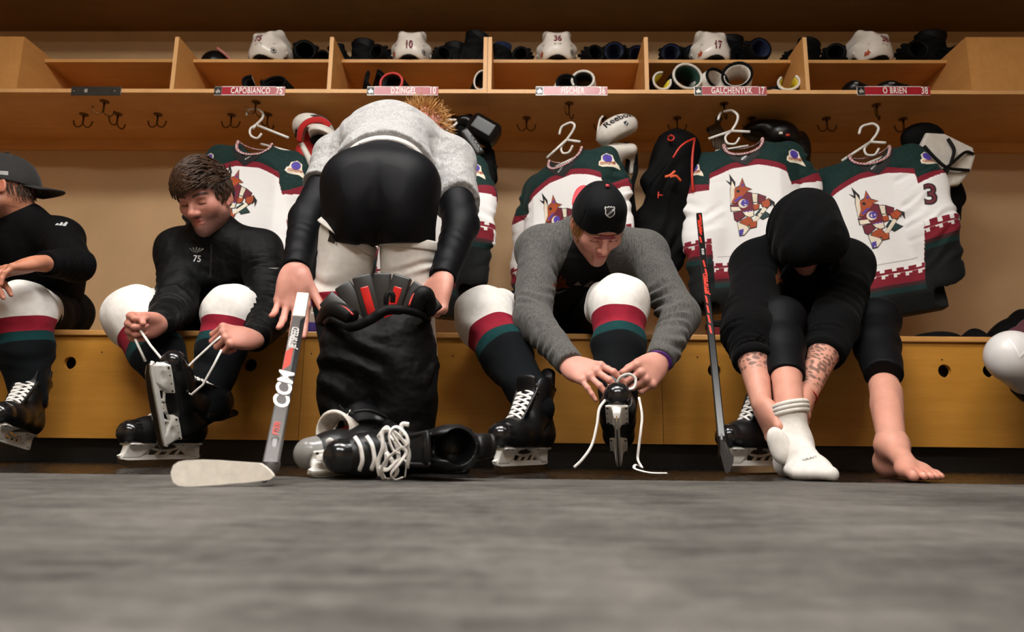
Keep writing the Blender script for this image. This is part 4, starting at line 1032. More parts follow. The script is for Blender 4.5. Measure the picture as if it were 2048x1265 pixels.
# ------------------------------------------------------------------ bearded player in a black jacket pulling his laces tight
def basis(x, z, t):
    R = frame(x, z); return Matrix.Translation(t) @ R.to_4x4()
def build_m2():
    MA = skate_M(Vector((P(325, 925, 2.15).x, 2.15, -0.002)), (-0.42, -0.9, 0)); MBk = basis((0.01, -0.49, 0.85), (0.37, 0.84, 0.3), P(302, 824, 2.02))
    J = pj(dict(hip=(425, 622, 2.80), chest=(432, 535, 2.58), neck=(428, 472, 2.48), head=(412, 396, 2.37), shA=(362, 505, 2.52), elA=(352, 612, 2.36), wrA=(316, 650, 2.14),
                shB=(518, 505, 2.52), elB=(545, 630, 2.36), wrB=(508, 678, 2.13), knA=(268, 628, 2.33), anA=(300, 850, 2.15), knB=(466, 622, 2.33), anB=(392, 795, 2.13)))
    J['anA'] = MA @ Vector((-0.07, 0, 0.19)); J['anB'] = MBk @ Vector((-0.07, 0, 0.19))
    M = head_M(J['head'], -8, 34, 4) @ Matrix.Scale(1.06, 4); sk = '#cb9080'
    hd = head_parts(M, J['neck'], sk, '#1c110b', 0.85, beard='#2c1a12')
    fist = {'index': (70, 88, 50), 'middle': (74, 92, 50), 'ring': (76, 92, 50), 'little': (78, 90, 50)}
    h1 = hand_parts(J['wrA'], J['elA'], P(262, 655, 2.06) - J['wrA'], (0.25, -0.9, -0.35), 1, fist, (20, 35, 35, 30), 2, sk)
    h2 = hand_parts(J['wrB'], J['elB'], P(452, 672, 2.06) - J['wrB'], (0.5, 0.85, -0.1), -1, fist, (20, 35, 35, 30), 2, sk)
    root = make_person(J, [hd, h1[:3], h2[:3]], 'bearded dark-haired player in a black jacket numbered 75 pulling skate laces tight', sk)
    nk = J['neck']
    def jacket(f):
        torso(f, J, 1.0, 0.14, 0.15, 0.075, 0.078); sleeve(f, J, 'A', (0.082, 0.07, 0.046), 0.05, 0.97, 0.010, 14); sleeve(f, J, 'B', (0.082, 0.07, 0.046), 0.05, 0.97, 0.010, 19); rib(f, J['hip'], J['chest'], 0.24, 4, 0.008, 0, 1.1, 16, 0.8); rib(f, J['shA'], J['shB'], 0.16, 4, 0.005, 0, 1, 17, 0.9)
        up = (J['head'] - nk).normalized(); f.cone(nk - up * 0.03, nk + up * 0.045, 0.078, 0.068, 0.03); f.cone(nk + up * 0.02, nk + up * 0.12, 0.058, 0.062, 0.006, 's')
        f.wobble(0.003, 40, 15)
    lo = [J[k] for k in ('hip', 'chest', 'neck', 'shA', 'shB', 'elA', 'elB', 'wrA', 'wrB')]
    jk = garment('jacket', lo, 0.15, 0.0055, jacket, M_JACKET, root)
    cuff(J, 'A', 0, 0.046, M_JACKET, root, 0.99); cuff(J, 'B', 0, 0.046, M_JACKET, root, 0.99)
    bj = bvh_of([jk]); cam_n = (0.3, -0.92, -0.1); uu = (1, 0.3, 0)
    decal('jacket_number', text2d('75', 0.034, 0.8, 0.0004), P(395, 519, 2.42), uu, cam_n, M_SILVER, root, bj, 0.003, 0.01)
    fan = [[(0.002 * i - 0.001, 0), (0.012 * (i - 0.0) , 0.024 - 0.002 * abs(i)), (0.012 * i + 0.005, 0.022 - 0.002 * abs(i))] for i in (-2, -1, 0, 1, 2)]
    decal('jacket_emblem', poly2d(fan), P(392, 508, 2.42), uu, cam_n, M_GREYP, root, bj, 0.003, 0.008)
    decal('sleeve_mark', poly2d([[(-0.02, -0.003), (0.006, 0.001), (0.02, 0.007), (0.01, -0.001), (0.02, -0.002), (0, -0.004)]]), P(547, 537, 2.4), uu, cam_n, M_GREYP, root, bj, 0.003, 0.008)
    zp = [P(421, 485, 2.42), P(420, 515, 2.41), P(419, 545, 2.41)]
    decal('zip', poly2d([[(-0.003, -0.06), (0.003, -0.06), (0.003, 0.06), (-0.003, 0.06)]]), P(421, 522, 2.42), uu, cam_n, M_DARKP, root, bj, 0.002, 0.01)
    shorts(J, M_BLACKC, root, (0.13, 0.1, 0.086), 0.66, seed=4)
    hockey_sock(J, 'A', root, (0.088, 0.094, 0.054), 0.34, seed=11); hockey_sock(J, 'B', root, (0.084, 0.09, 0.054), 0.36, seed=12)
    # hair: short sides, full swept top falling over the forehead
    def hc(f):
        f.ell((0, -0.02, 0.036), (0.079, 0.095, 0.084), k=0); f.ell((-0.0, -0.02, 0.02), (0.08, 0.09, 0.06), k=0.02)
        f.ell((0, 0.11, -0.045), (0.075, 0.085, 0.105), k=0.012, op='s'); f.plane((0, -0.03, -0.055), (0, 0.55, -1))
    hair_cap(M, hc, M_HAIRD, root, 0.05)
    pts, nv = scalp(1500, lambda p: (p[:, 2] > 0.05), 21, 1.06)
    fl = np.stack([0.7 + 0 * nv[:, 0], 0.75 + 0 * nv[:, 0], 0.25 * nv[:, 2]], 1) + 0.6 * nv * np.array([0.3, 0.5, 0.6])
    strands('hair', M, pts + nv * 0.009, fl + 0.25 * np.random.default_rng(5).normal(size=fl.shape), 0.055, M_HAIRD, root, 0.003, 6, 0.5, 0.3, 6, 1.28)
    pts, nv = scalp(420, lambda p: (p[:, 2] > 0.055) & (p[:, 1] > 0.03) & (p[:, 0] > -0.045), 22, 1.1)
    fl = np.stack([0.55 + 0 * nv[:, 0], 0.7 + 0 * nv[:, 0], 0.1 + 0 * nv[:, 0]], 1)
    strands('hair', M, pts + nv * 0.008, fl, 0.07, M_HAIRD, root, 0.0028, 7, 1.6, 0.2, 8, 1.26)
    pts, nv = scalp(900, lambda p: (np.abs(p[:, 0]) > 0.05) & (p[:, 2] < 0.07) & (p[:, 2] > -0.035) & (p[:, 1] < 0.045), 23, 1.04)
    strands('hair', M, pts + nv * 0.003, np.stack([nv[:, 0] * 0.5, 0.3 + 0 * nv[:, 1], -1 + 0 * nv[:, 2]], 1), 0.026, M_HAIRD, root, 0.0018, 4, 0.2, 0.12, 9, 1.15)
    return J, root, MA, MBk
J2, R2, M2A, M2B = build_m2()
skate(M2A, 'black skate flat on the floor beneath the raised skate of the bearded player', 'skates being worn')
s2 = skate(M2B, 'black skate raised with toe up and white holder facing the room, laces pulled tight', 'skates being worn')
for pts in ([(272, 648, 2.04), (300, 690, 2.03), (345, 745, 2.05), (374, 783, 2.06)], [(270, 678, 2.04), (280, 700, 2.05), (291, 724, 2.06)], [(449, 667, 2.05), (430, 683, 2.05), (390, 720, 2.06), (360, 750, 2.06), (344, 764, 2.06)], [(443, 700, 2.05), (428, 730, 2.05), (406, 770, 2.06), (383, 790, 2.07), (372, 784, 2.07)]):
    MB().tube([P(*q) for q in pts], 1.0, 6, flat=(0.0075, 0.003, (0.3, -1, 0.2))).build('lace', M_LACE, s2, True)

# ------------------------------------------------------------------ feet
def foot_field(M, infl=0.0, toes=True, vox=0.003, big=1, knee=None):
    """local x to the toes, y: +big side, z up, origin on the ground under the ankle"""
    f = Field((-0.09, -0.07, -0.01), (0.22, 0.07, 0.2), vox) if knee is None else Field((-0.14, -0.12, -0.01), (0.22, 0.12, 0.3), vox); i = infl
    f.ell((-0.04, 0, 0.034), (0.036 + i, 0.03 + i, 0.036 + i), k=0); kd = (Vector(knee) - Vector((0, 0, 0.1))).normalized() if knee is not None else Vector((0, 0, 1)); f.cone(Vector((0, 0, 0.09)) + kd * (0.1 if knee is None else 0.26), Vector((0, 0, 0.085)), 0.038 + i if knee is None else 0.05, (0.036 if knee is None else 0.033) + i, 0.02); f.cone((0.0, 0, 0.09), (-0.035, 0, 0.045), (0.036 if knee is None else 0.031) + i, 0.028 + i, 0.03)
    f.cone((0.01, 0.0, 0.08), (0.11, 0.012 * big, 0.036), (0.036 if knee is None else 0.031) + i, 0.024 + i, 0.035); f.cone((-0.03, -0.006 * big, 0.026), (0.115, -0.018 * big, 0.021), 0.024 + i, 0.018 + i, 0.02)
    f.ell((0.125, 0.022 * big, 0.025), (0.03 + i, 0.024 + i, 0.022 + i), k=0.02); f.ell((0.11, -0.02 * big, 0.02), (0.03 + i, 0.022 + i, 0.018 + i), k=0.02)
    for s in (-1, 1): f.ell((0.0, s * 0.033, 0.085), (0.012, 0.009, 0.013), k=0.012)
    ys = [0.029, 0.006, -0.0125, -0.029, -0.044]; xe = [0.185, 0.184, 0.176, 0.165, 0.15]; rr = [0.0145, 0.0105, 0.0098, 0.0092, 0.009]
    for y, x, r in zip(ys, xe, rr):
        y *= big
        if toes: f.cone((x - 0.05, y, 0.02), (x - 0.018, y * 1.05, 0.018), r, r * 0.95, 0.008); f.cone((x - 0.018, y * 1.05, 0.018), (x, y * 1.08, 0.0115), r * 0.95, r * 0.9, 0.002)
        else: f.cone((x - 0.05, y, 0.02), (x - 0.006, y * 0.95, 0.014), r + i, r + i, 0.012)
    f.ell((0.04, 0.03 * big, 0.0), (0.035, 0.018, 0.014), k=0.012, op='s')
    f.plane((0, 0, -0.0005), (0, 0, -1)); return f
def limb_part(pts, rs, skin, vox=0.0035, flat=None, ink=None, seed=0):
    lo, hi = bounds(pts, max(rs) + 0.02); f = Field(lo, hi, vox); f.path(pts, rs, 0.02, flat=flat); V, Q = f.mesh(2); col = np.tile(srgb3(skin), (len(V), 1))
    if ink:
        r = np.random.default_rng(seed); w = np.zeros(len(V))
        for a in range(9):
            d = r.normal(size=3); d *= (120 + 300 * r.random()) / np.linalg.norm(d); w += np.sin(V @ d + r.random() * 6.28)
        t = along(pts[0], pts[-1])(V); w = np.clip((np.abs(w) - 1.2) / 0.9, 0, 1) * np.clip((t - ink[0]) / 0.05, 0, 1) * np.clip((ink[1] - t) / 0.05, 0, 1); w = w * 0.72
        col = col * (1 - w[:, None]) + srgb3('#2c2a26') * w[:, None]
    return V, Q, col

# ------------------------------------------------------------------ hooded player pulling on a sock
def build_m4():
    FA = basis((-0.06, -1, 0), (0, 0, 1), Vector((P(1588, 940, 1.90).x, 1.90, 0.0))); FB = basis((-0.10, -0.99, 0), (0, 0, 1), Vector((P(1788, 945, 1.88).x, 1.88, 0.0)))
    J = pj(dict(hip=(1650, 640, 2.82), chest=(1600, 545, 2.50), neck=(1602, 500, 2.36), head=(1612, 468, 2.20), shA=(1516, 535, 2.42), elA=(1496, 668, 2.14), wrA=(1524, 812, 1.96),
                shB=(1690, 535, 2.42), elB=(1670, 655, 2.18), wrB=(1610, 795, 1.99), knA=(1560, 640, 2.18), anA=(1575, 875, 1.93), knB=(1752, 642, 2.30), anB=(1800, 890, 1.93)))
    J['anA'] = FA @ Vector((0, 0, 0.1)); J['anB'] = FB @ Vector((0, 0, 0.1)); sk = '#cd9582'
    M = head_M(J['head'], -6, 60, 3)
    hd = head_parts(M, J['neck'], sk, '#2a1a12', 0.5, vox=0.003)
    h1 = hand_parts(J['wrA'], J['elA'], P(1556, 882, 1.90) - J['wrA'], (0.9, 0.1, 0.1), 1, {'all': (55, 70, 30)}, (25, 25, 25, 20), 2, sk, vox=0.0025)
    h2 = hand_parts(J['wrB'], J['elB'], P(1606, 858, 1.93) - J['wrB'], (-0.9, 0.2, 0.1), -1, {'all': (60, 75, 35)}, (25, 25, 25, 20), 2, sk, vox=0.0025)
    fb = foot_field(FB, 0, True, 0.003, -1, FB.inverted() @ J['knB']); Vb, Qb = fb.mesh(1); col = np.tile(srgb3(sk), (len(Vb), 1))
    for c, r, w, cc in (((0.175, 0, 0.015), (0.03, 0.06, 0.02), 0.35, '#c4604c'), ((-0.05, 0, 0.02), (0.03, 0.04, 0.03), 0.4, '#c0614e'), ((0.12, -0.03, 0.02), (0.03, 0.02, 0.02), 0.3, '#c4604c')):
        ww = w * blob(Vb, c, r); col = col * (1 - ww[:, None]) + srgb3(cc) * ww[:, None]
    for y, x in zip([-0.0325, -0.0108, 0.0065, 0.0227, 0.038], [0.187, 0.186, 0.178, 0.167, 0.152]):
        ww = np.clip(1.4 * blob(Vb, (x, y, 0.021), (0.006, 0.006, 0.005)) - 0.3, 0, 0.7); col = col * (1 - ww[:, None]) + srgb3('#e8c3b2') * ww[:, None]
    Fm = np.array(FB.to_3x3(), np.float32); Vb = Vb @ Fm.T + np.array(FB.translation, np.float32)
    fa = foot_field(FA, 0, False, 0.004, 1); Va, Qa = fa.mesh(1, FA)
    kb, ab = J['knB'], FB @ Vector((0, 0, 0.17)); ka, aa = J['knA'], FA @ Vector((0, 0, 0.17))
    legB = limb_part([kb + (ab - kb) * 0.3, kb + (ab - kb) * 0.55, ab, FB @ Vector((0, 0, 0.12))], [0.05, 0.046, 0.037, 0.036], sk); legA = limb_part([ka + (aa - ka) * 0.4, ka + (aa - ka) * 0.6, aa], [0.046, 0.042, 0.037], sk)
    e, w = J['elA'], J['wrA']; fA = limb_part([e, e + (w - e) * 0.35, w], [0.046, 0.046, 0.028], sk, ink=(0.2, 0.62), seed=1)
    e, w = J['elB'], J['wrB']; fB = limb_part([e, e + (w - e) * 0.35, w], [0.046, 0.046, 0.029], sk, ink=(0.2, 0.93), seed=2)
    root = make_person(J, [hd, h1[:3], h2[:3], (Vb, Qb, col), (Va, Qa, np.tile(srgb3(sk), (len(Va), 1))), legA, fA, fB], 'barefoot player in a black hood and leggings pulling on a white sock', sk)
    def hoodie(f):
        torso(f, J, 1.0, 0.15, 0.155, 0.08, 0.085); sleeve(f, J, 'A', (0.09, 0.078, 0.06), 0.05, 0.42, 0.010, 24); sleeve(f, J, 'B', (0.088, 0.075, 0.06), 0.05, 0.42, 0.010, 29); rib(f, J['shA'], J['shB'], 0.17, 4, 0.006, 0, 1, 28, 0.9)
        f.wobble(0.004, 35, 25)
    lo = [J[k] for k in ('hip', 'chest', 'neck', 'shA', 'shB', 'elA', 'elB', 'wrA', 'wrB')]
    hd_ = garment('hoodie', lo, 0.15, 0.0058, hoodie, M_FLEECE, root)
    R = M.to_3x3()
    f = Field((-0.17, -0.2, -0.2), (0.17, 0.17, 0.17), 0.0045)
    f.ell((0, -0.015, 0.03), (0.108, 0.125, 0.115), k=0); f.ell((0, 0.02, -0.04), (0.1, 0.1, 0.1), k=0.05); f.cone((0, -0.05, -0.04), M.inverted() @ (J['neck'] + Vector((0, 0.03, -0.02))), 0.1, 0.11, 0.05)
    f.ell((0, 0.07, 0.035), (0.1, 0.1, 0.088), k=0.05); f.ell((0, 0.15, -0.075), (0.072, 0.12, 0.1), k=0.015, op='s'); f.cone((0, 0, 0.02), (0, 0.05, -0.03), 0.085, 0.08, 0.01, 's')
    f.wobble(0.005, 32, 26)
    rib(f, (0, 0.16, 0.06), (0, -0.15, 0.0), 0.13, 5, 0.004, 0.1, 0.95, 31, 0.5)
    V, Q = f.mesh(2, M); hood = mobj('hood', np_mesh('hood', V, [Q]), M_FLEECE, root)
    rim = [M @ Vector((0.08 * math.cos(a), 0.115 + 0.035 * math.sin(a), -0.06 + 0.115 * math.sin(a))) for a in np.linspace(-0.3, math.pi + 0.3, 26)]
    MB().tube(rim, 0.011, 8).build('hood_rim', M_FLEECE, root, True)
    for s in 'AB': cuff(J, s, 0, 0.06, M_FLEECE, root, 0.43, 0.03)
    bh = bvh_of([hd_])
    for poly, mt in (([[(-0.012, -0.03), (-0.014, 0.0), (-0.004, 0.012), (0.0, 0.03), (0.006, 0.012), (0.014, 0.004), (0.01, -0.014), (0.016, -0.026), (0.0, -0.02)]], plain('rust_print_2', '#8a4a22', 0.6)), ([[(-0.006, -0.008), (0.006, -0.004), (0.01, 0.004), (-0.004, 0.002)]], M_GREYP)):
        decal('hoodie_emblem', poly2d(poly), P(1557, 553, 2.3), (1, -0.3, 0), (-0.25, -0.95, -0.2), mt, root, bh, 0.003, 0.01)
    decal('hoodie_number', text2d('17', 0.03, 0.7), P(1641, 535, 2.3), (1, -0.3, 0), (-0.25, -0.95, -0.2), M_GREYP, root, bh, 0.003, 0.01)
    def leg(f):
        f.cone(J['hipA'], J['hipB'], 0.125, 0.125, 0)
        for s, e, mid in (('A', ka + (aa - ka) * 0.66, 0.35), ('B', kb + (ab - kb) * 0.64, 0.35)):
            h, k = J['hip' + s], J['kn' + s]; f.cone(h, k, 0.1, 0.068, 0.05); m = k + (e - k) * 0.5 + Vector((0, 0.015, 0)); f.cone(k, m, 0.064, 0.066, 0.03); f.cone(m, e, 0.066, 0.053, 0.02); f.trim(e, e - k, 0.08)
            f.ell(k + Vector((0, -0.01, 0.005)), (0.066, 0.06, 0.068), None, 0.03); f.plane(e, (e - k).normalized()) if False else None
        f.wobble(0.0015, 40, 27); rib(f, J['hipA'], J['knA'], 0.11, 6, 0.003, 0.4, 1.0, 3); rib(f, J['hipB'], J['knB'], 0.11, 6, 0.003, 0.4, 1.0, 4)
    garment('leggings', [J['hipA'], J['hipB'], ka, kb, aa, ab], 0.14, 0.005, leg, M_LEGG, root)
    # the white sock with rolled cuff and heel still gathered in the hand
    f = foot_field(FA, 0.005, False, 0.0034, 1); f.box((0, 0, 0.2), (0.08, 0.08, 0.03), op='s'); f.wobble(0.0015, 70, 28)
    V, Q = f.mesh(2, FA); so = mobj('white_sock', np_mesh('white_sock', V, [Q]), M_WHITEC, root)
    axd = (aa - ka).normalized()
    for i in range(3):
        c = FA @ Vector((0, 0.0, 0.168 + 0.011 * i)); MB().tube([c + Vector((math.cos(a), math.sin(a), 0.25 * math.cos(a + 1))) * (0.0435 + 0.001 * (i % 2)) for a in np.linspace(0, 6.283, 22, endpoint=False)], 0.0065, 10, closed=True).build('sock_cuff_fold', M_WHITEC, so, True)
    g = P(1556, 885, 1.86); lo, hi = bounds([g], 0.1); f = Field(lo, hi, 0.0034); f.ell(g, (0.028, 0.022, 0.042), Matrix.Rotation(-0.4, 3, 'Y'), 0); f.ell(g + Vector((0.012, 0.0, -0.03)), (0.026, 0.02, 0.028), None, 0.02); f.wobble(0.002, 80, 2)
    mobj('sock_heel_pouch', fmesh('sock_heel_pouch', f), M_WHITEC, so)
    decal('sock_print', text2d('GRAIT', 0.011, 1.1), FA @ Vector((0.13, -0.004, 0.045)), (1, 0.1, 0), (0.1, -0.75, 0.65), M_DARKP, so, bvh_of([so]), 0.001, 0.006)
    e, w = J['elB'], J['wrB']; d = (w - e).normalized(); c = w - d * 0.004; o = d.orthogonal().normalized(); o2 = d.cross(o)
    MB().tube([c + (o * math.cos(a) + o2 * math.sin(a)) * 0.031 for a in np.linspace(0, 6.283, 22, endpoint=False)], 0.0022, 6, closed=True).build('thread_bracelet', M_REDTHREAD, root, True)
    return J, root
J4, R4 = build_m4()
# ------------------------------------------------------------------ player standing with his back to the room, bent over, pulling up his pants
M_NYLON = cloth('black_nylon_shell', '#060606', 0.6, folds=1.0, fscale=9, spec=0.14, weave=1500, sheen=0.0)
M_PADK = plain('black_pad_foam', '#090909', 0.6, spec=0.2); M_PADG = plain('graphite_plastic', '#232221', 0.35); M_REDGLOSS = plain('red_plastic', '#b81c1c', 0.22); M_PIPE = plain('red_piping', '#c23a34', 0.5)
M_MESH = cloth('white_mesh_panel', '#b9b4ae', 0.9, weave=500, wstr=0.4, folds=0.2)
def build_m5():
    J = pj(dict(hip=(762, 372, 1.90), chest=(780, 292, 2.16), neck=(815, 278, 2.38), head=(845, 272, 2.45), shA=(678, 322, 2.2), elA=(615, 440, 2.06), wrA=(592, 542, 1.90),
                shB=(900, 322, 2.2), elB=(922, 450, 2.06), wrB=(884, 560, 1.90), knA=(682, 600, 1.97), anA=(705, 895, 1.9), knB=(818, 600, 1.97), anB=(835, 895, 1.9)), 0.078)
    sk = '#d2998a'; M = head_M(J['head'], 165, 60)
    hd = head_parts(M, J['neck'], sk, '#8a5a2c', 0.2, vox=0.003)
    h1 = hand_parts(J['wrA'], J['elA'], Vector((-0.02, -0.1, -1)), (0.15, -1, 0.1), -1, {'index': (4, 12, 8, -3), 'middle': (10, 22, 12), 'ring': (16, 26, 14), 'little': (20, 30, 16, 3)}, (38, -6, 14, 10), 7, sk, scale=1.1)
    h2 = hand_parts(J['wrB'], J['elB'], Vector((-0.22, -0.15, -0.95)), (-0.55, -0.8, 0.15), 1, {'index': (60, 50, 25), 'middle': (62, 55, 25), 'ring': (60, 60, 25), 'little': (55, 60, 25)}, (40, 10, 20, 15), 5, sk, scale=1.08)
    feet = []
    for s in 'AB':
        B = basis((0.05, 1, 0), (0, 0, 1), Vector((J['an' + s].x, J['an' + s].y, 0.001))); f = foot_field(B, 0.004, False, 0.005, 1); V, Q = f.mesh(1, B); feet.append((V, Q, np.tile(srgb3('#101012'), (len(V), 1)))); J['an' + s] = B @ Vector((0, 0, 0.1))
    root = make_person(J, [hd, h1[:3], h2[:3]] + feet, 'player seen from behind bending over in grey T-shirt and black compression shorts', sk)
    hip, ch, nk = J['hip'], J['chest'], J['neck']; ax = (ch - hip).normalized()
    # compression shorts
    gl = [P(718, 408, 1.87), P(804, 412, 1.87)]
    def sh(f):
        f.cone(J['hipA'], J['hipB'], 0.092, 0.092, 0); f.cone(hip, hip + ax * 0.12, 0.108, 0.11, 0.06, flat=((1, 0, 0), 1.14))
        for g, s in zip(gl, 'AB'): f.ell(g, (0.074, 0.085, 0.13), None, 0.05); e = J['hip' + s] + (J['kn' + s] - J['hip' + s]) * 0.52; f.cone(J['hip' + s], e, 0.084, 0.08, 0.04); f.trim(e, e - J['hip' + s], 0.11)
        m = (gl[0] + gl[1]) / 2; f.cone(m + Vector((0, -0.1, 0.1)), m + Vector((0, -0.085, -0.16)), 0.003, 0.006, 0.03, 's')
    shs = garment('compression_shorts', [J['hipA'], J['hipB'], J['knA'], J['knB'], ch], 0.15, 0.005, sh, M_COMP, root)
    # T-shirt
    def ts(f):
        up = hip + ax * 0.13
        f.cone(up, ch, 0.124, 0.132, 0, flat=((1, 0, 0), 1.16)); f.cone(hip + ax * 0.05, up, 0.124, 0.124, 0.03, flat=((1, 0, 0), 1.16))
        f.cone(J['shA'], J['shB'], 0.078, 0.078, 0.06); f.cone(ch, nk, 0.12, 0.075, 0.06); f.ell(ch + Vector((0, 0.04, 0.02)), (0.165, 0.17, 0.105), None, 0.06)
        for s, t in (('A', 0.5), ('B', 0.72)): e = J['sh' + s] + (J['el' + s] - J['sh' + s]) * t; f.cone(J['sh' + s], e, 0.08, 0.076, 0.05); f.trim(e, e - J['sh' + s], 0.12); rib(f, J['sh' + s], e, 0.1, 3, 0.004, 0.1, 1.0, 41)
        f.wobble(0.003, 34, 42); rib(f, hip, ch, 0.2, 5, 0.006, 0.1, 1.0, 43, 1.2); rib(f, J['shA'], J['shB'], 0.15, 4, 0.004, 0, 1, 44, 1.0)
        f.plane(hip + ax * 0.105 + Vector((0, 0, 0.01)), -ax + Vector((0.12, 0, 0)))
    tee = garment('t_shirt', [hip, ch, nk, J['shA'], J['shB'], J['elA'], J['elB']], 0.17, 0.0055, ts, M_LHEATH, root)
    # waistband
    def wb(f):
        f.cone(hip + ax * 0.02, hip + ax * 0.16, 0.115, 0.116, 0, flat=((1, 0, 0), 1.17)); n = -ax + Vector((0.1, 0, 0)); f.plane(hip + ax * 0.085, n); f.plane(hip + ax * 0.135, ax)
    w = garment('waistband', [hip, ch], 0.2, 0.005, wb, plain('white_elastic', '#bdbab6', 0.6), root)
    bw = bvh_of([w]); c = P(776, 277, 1.86)
    rects = [[(x, -0.009), (x + 0.03, -0.009), (x + 0.03, -0.003), (x + 0.012, -0.003), (x + 0.012, 0.003), (x + 0.03, 0.003), (x + 0.03, 0.009), (x, 0.009)] for x in (-0.09, -0.045, 0.02, 0.07)]
    decal('waistband_lettering', poly2d(rects), c, (1, 0, -0.05), (0, -0.75, 0.65), M_DARKP, root, bw, 0.002, 0.012)
    # long black sleeves
    def sl(f):
        for s in 'AB': sleeve(f, J, s, (0.064, 0.056, 0.04), 0.03, 0.99, 0.003, 45)
    garment('undershirt', [J[k + s] for k in ('sh', 'el', 'wr') for s in 'AB'], 0.1, 0.005, sl, M_COMP, root)
    # white stockings above the striped socks
    for s, sd in (('A', 51), ('B', 52)):
        h, k, a = J['hip' + s], J['kn' + s], J['an' + s]; t0 = h + (k - h) * (0.42 if s == 'A' else 0.5)
        def st(f, s=s, t0=t0, k=k, a=a, sd=sd):
            f.cone(t0, k, 0.083, 0.076, 0); f.cone(k, k + (a - k) * 0.5, 0.077, 0.07, 0.03); f.trim(t0, (t0 - k).normalized() + Vector((0.5 if s == 'A' else 0.1, 0, 0)), 0.13); rib(f, t0, k, 0.1, 5, 0.005, 0.25, 1.0, sd); f.wobble(0.002, 50, sd)
        fn = along(t0, k + (a - k) * 0.5)
        stops = [(0, '#d8d3cc'), (0.47, '#8c1f30'), (0.57, '#12393a'), (0.63, '#0c0f12')] if s == 'A' else [(0, '#d8d3cc'), (0.95, '#8c1f30')]
        o = garment('sock', [t0, k, a], 0.13, 0.0045, st, band('stocking_' + s, 'T', stops, 0.85), root, attr={'T': fn})
        d = (k - h).normalized(); cc = t0 + d * 0.004; o1 = Vector((1, 0, 0)); o2 = d.cross(o1).normalized(); o1 = o2.cross(d)
        MB().tube([cc + (o1 * math.cos(q) * 0.083 + o2 * math.sin(q) * 0.083) + d * (0.0415 * math.cos(q) * (1 if s == 'A' else 0.2)) for q in np.linspace(0, 6.283, 36, endpoint=False)], 1.0, 8, closed=True, flat=(0.004, 0.03, d)).build('sock_cuff', M_WHITEC, o, True)
        if s == 'A':
            bo = bvh_of([o]); decal('cuff_tag', poly2d([[(-0.012, -0.016), (0.012, -0.016), (0.012, 0.016), (-0.012, 0.016)]]), P(655, 462, 1.8), (0.9, 0, -0.35), (-0.25, -1, 0.1), M_DARKP, o, bo, 0.002)
            decal('size_letter', text2d('L', 0.016), P(664, 474, 1.8), (0.95, 0, -0.3), (-0.2, -1, 0.1), M_DARKP, o, bo, 0.002)
    # curly hair
    pts, nv = scalp(900, lambda p: p[:, 1] < 0.08, 61, 1.02)
    strands('hair', M, pts, nv + 0.4 * np.random.default_rng(4).normal(size=nv.shape), 0.05, M_HAIRY, root, 0.0022, 8, 0.2, 0.9, 7)
    # hockey pants round the knees
    hp = thing('hockey_pants', (P(760, 800, 1.85).x, 1.85, 0.0), 'black hockey pants slipped down to the knees of the standing player, spine guard showing', 'pants')
    def pn(f):
        f.cone(P(708, 720, 1.86), P(800, 715, 1.86), 0.09, 0.09, 0); f.cone(P(700, 668, 1.86), P(708, 720, 1.86), 0.07, 0.082, 0.04); f.cone(P(812, 664, 1.86), P(805, 720, 1.86), 0.07, 0.082, 0.04)
        for a, b, c2 in ((P(708, 720, 1.86), P(706, 790, 1.86), P(706, 850, 1.86)), (P(808, 720, 1.86), P(806, 800, 1.86), P(800, 872, 1.86))):
            f.cone(a, b, 0.084, 0.088, 0.05); f.cone(b, c2, 0.088, 0.084, 0.03)
        f.cone(P(762, 740, 1.73), P(752, 900, 1.71), 0.012, 0.03, 0.05, 's')
        rib(f, P(705, 660, 1.86), P(706, 850, 1.86), 0.13, 4, 0.009, 0, 1, 71, 1.1); rib(f, P(812, 660, 1.86), P(800, 880, 1.86), 0.13, 4, 0.009, 0, 1, 72, 1.1); f.wobble(0.007, 30, 73)
        f.ell(P(755, 640, 1.98), (0.13, 0.12, 0.09), None, 0.03, 's')
    pm = garment('shell', [P(680, 600, 1.86), P(830, 600, 1.86), P(690, 860, 1.86), P(820, 890, 1.86)], 0.16, 0.0055, pn, M_NYLON, hp)
    # rolled waist edge
    rim = [P(652, 645, 1.80), P(665, 640, 1.74), P(700, 655, 1.71), P(740, 640, 1.70), P(770, 622, 1.70), P(800, 620, 1.71), P(838, 628, 1.75), P(856, 640, 1.82)]
    MB().tube(curve(rim, 5), [0.009] * 10 + [0.013] * 16 + [0.01] * 10, 10).build('waist_roll', M_NYLON, hp, True)
    # spine guard: fan of ribbed plates
    c0 = P(762, 690, 1.82); R0 = 0.2
    for i in range(7):
        a = math.radians(-51 + 17 * i); d = Vector((math.sin(a), -0.12, math.cos(a))); q = c0 + d * R0 * (0.55 if abs(i - 3) < 4 else 0.5)
        rot = frame(d, (0, -1, 0.1)); wv = 0.026 if i % 2 == 0 else 0.024
        plate = MB().box((-R0 * 0.42, -wv, -0.008 if i % 2 else -0.012), (R0 * 0.42, wv, 0.008 if i % 2 else 0.012), 0.005)
        plate.bm.transform(Matrix.Translation(q) @ rot.to_4x4()); pl = plate.build('guard_plate', M_PADG, hp, True)
        if i in (2, 4):
            rd = MB().box((-R0 * 0.26, -0.012, 0.008), (R0 * 0.26, 0.012, 0.0135), 0.003); rd.bm.transform(Matrix.Translation(q) @ rot.to_4x4()); rd.build('red_inset', M_REDGLOSS, hp, True)
    tab = [P(772, 610, 1.66), P(772, 595, 1.655), P(778, 586, 1.655), P(786, 590, 1.655), P(785, 606, 1.66)]
    MB().tube(curve(tab, 5), 1.0, 6, flat=(0.012, 0.004, (0, -1, 0))).build('pull_tab', M_PADK, hp, True)
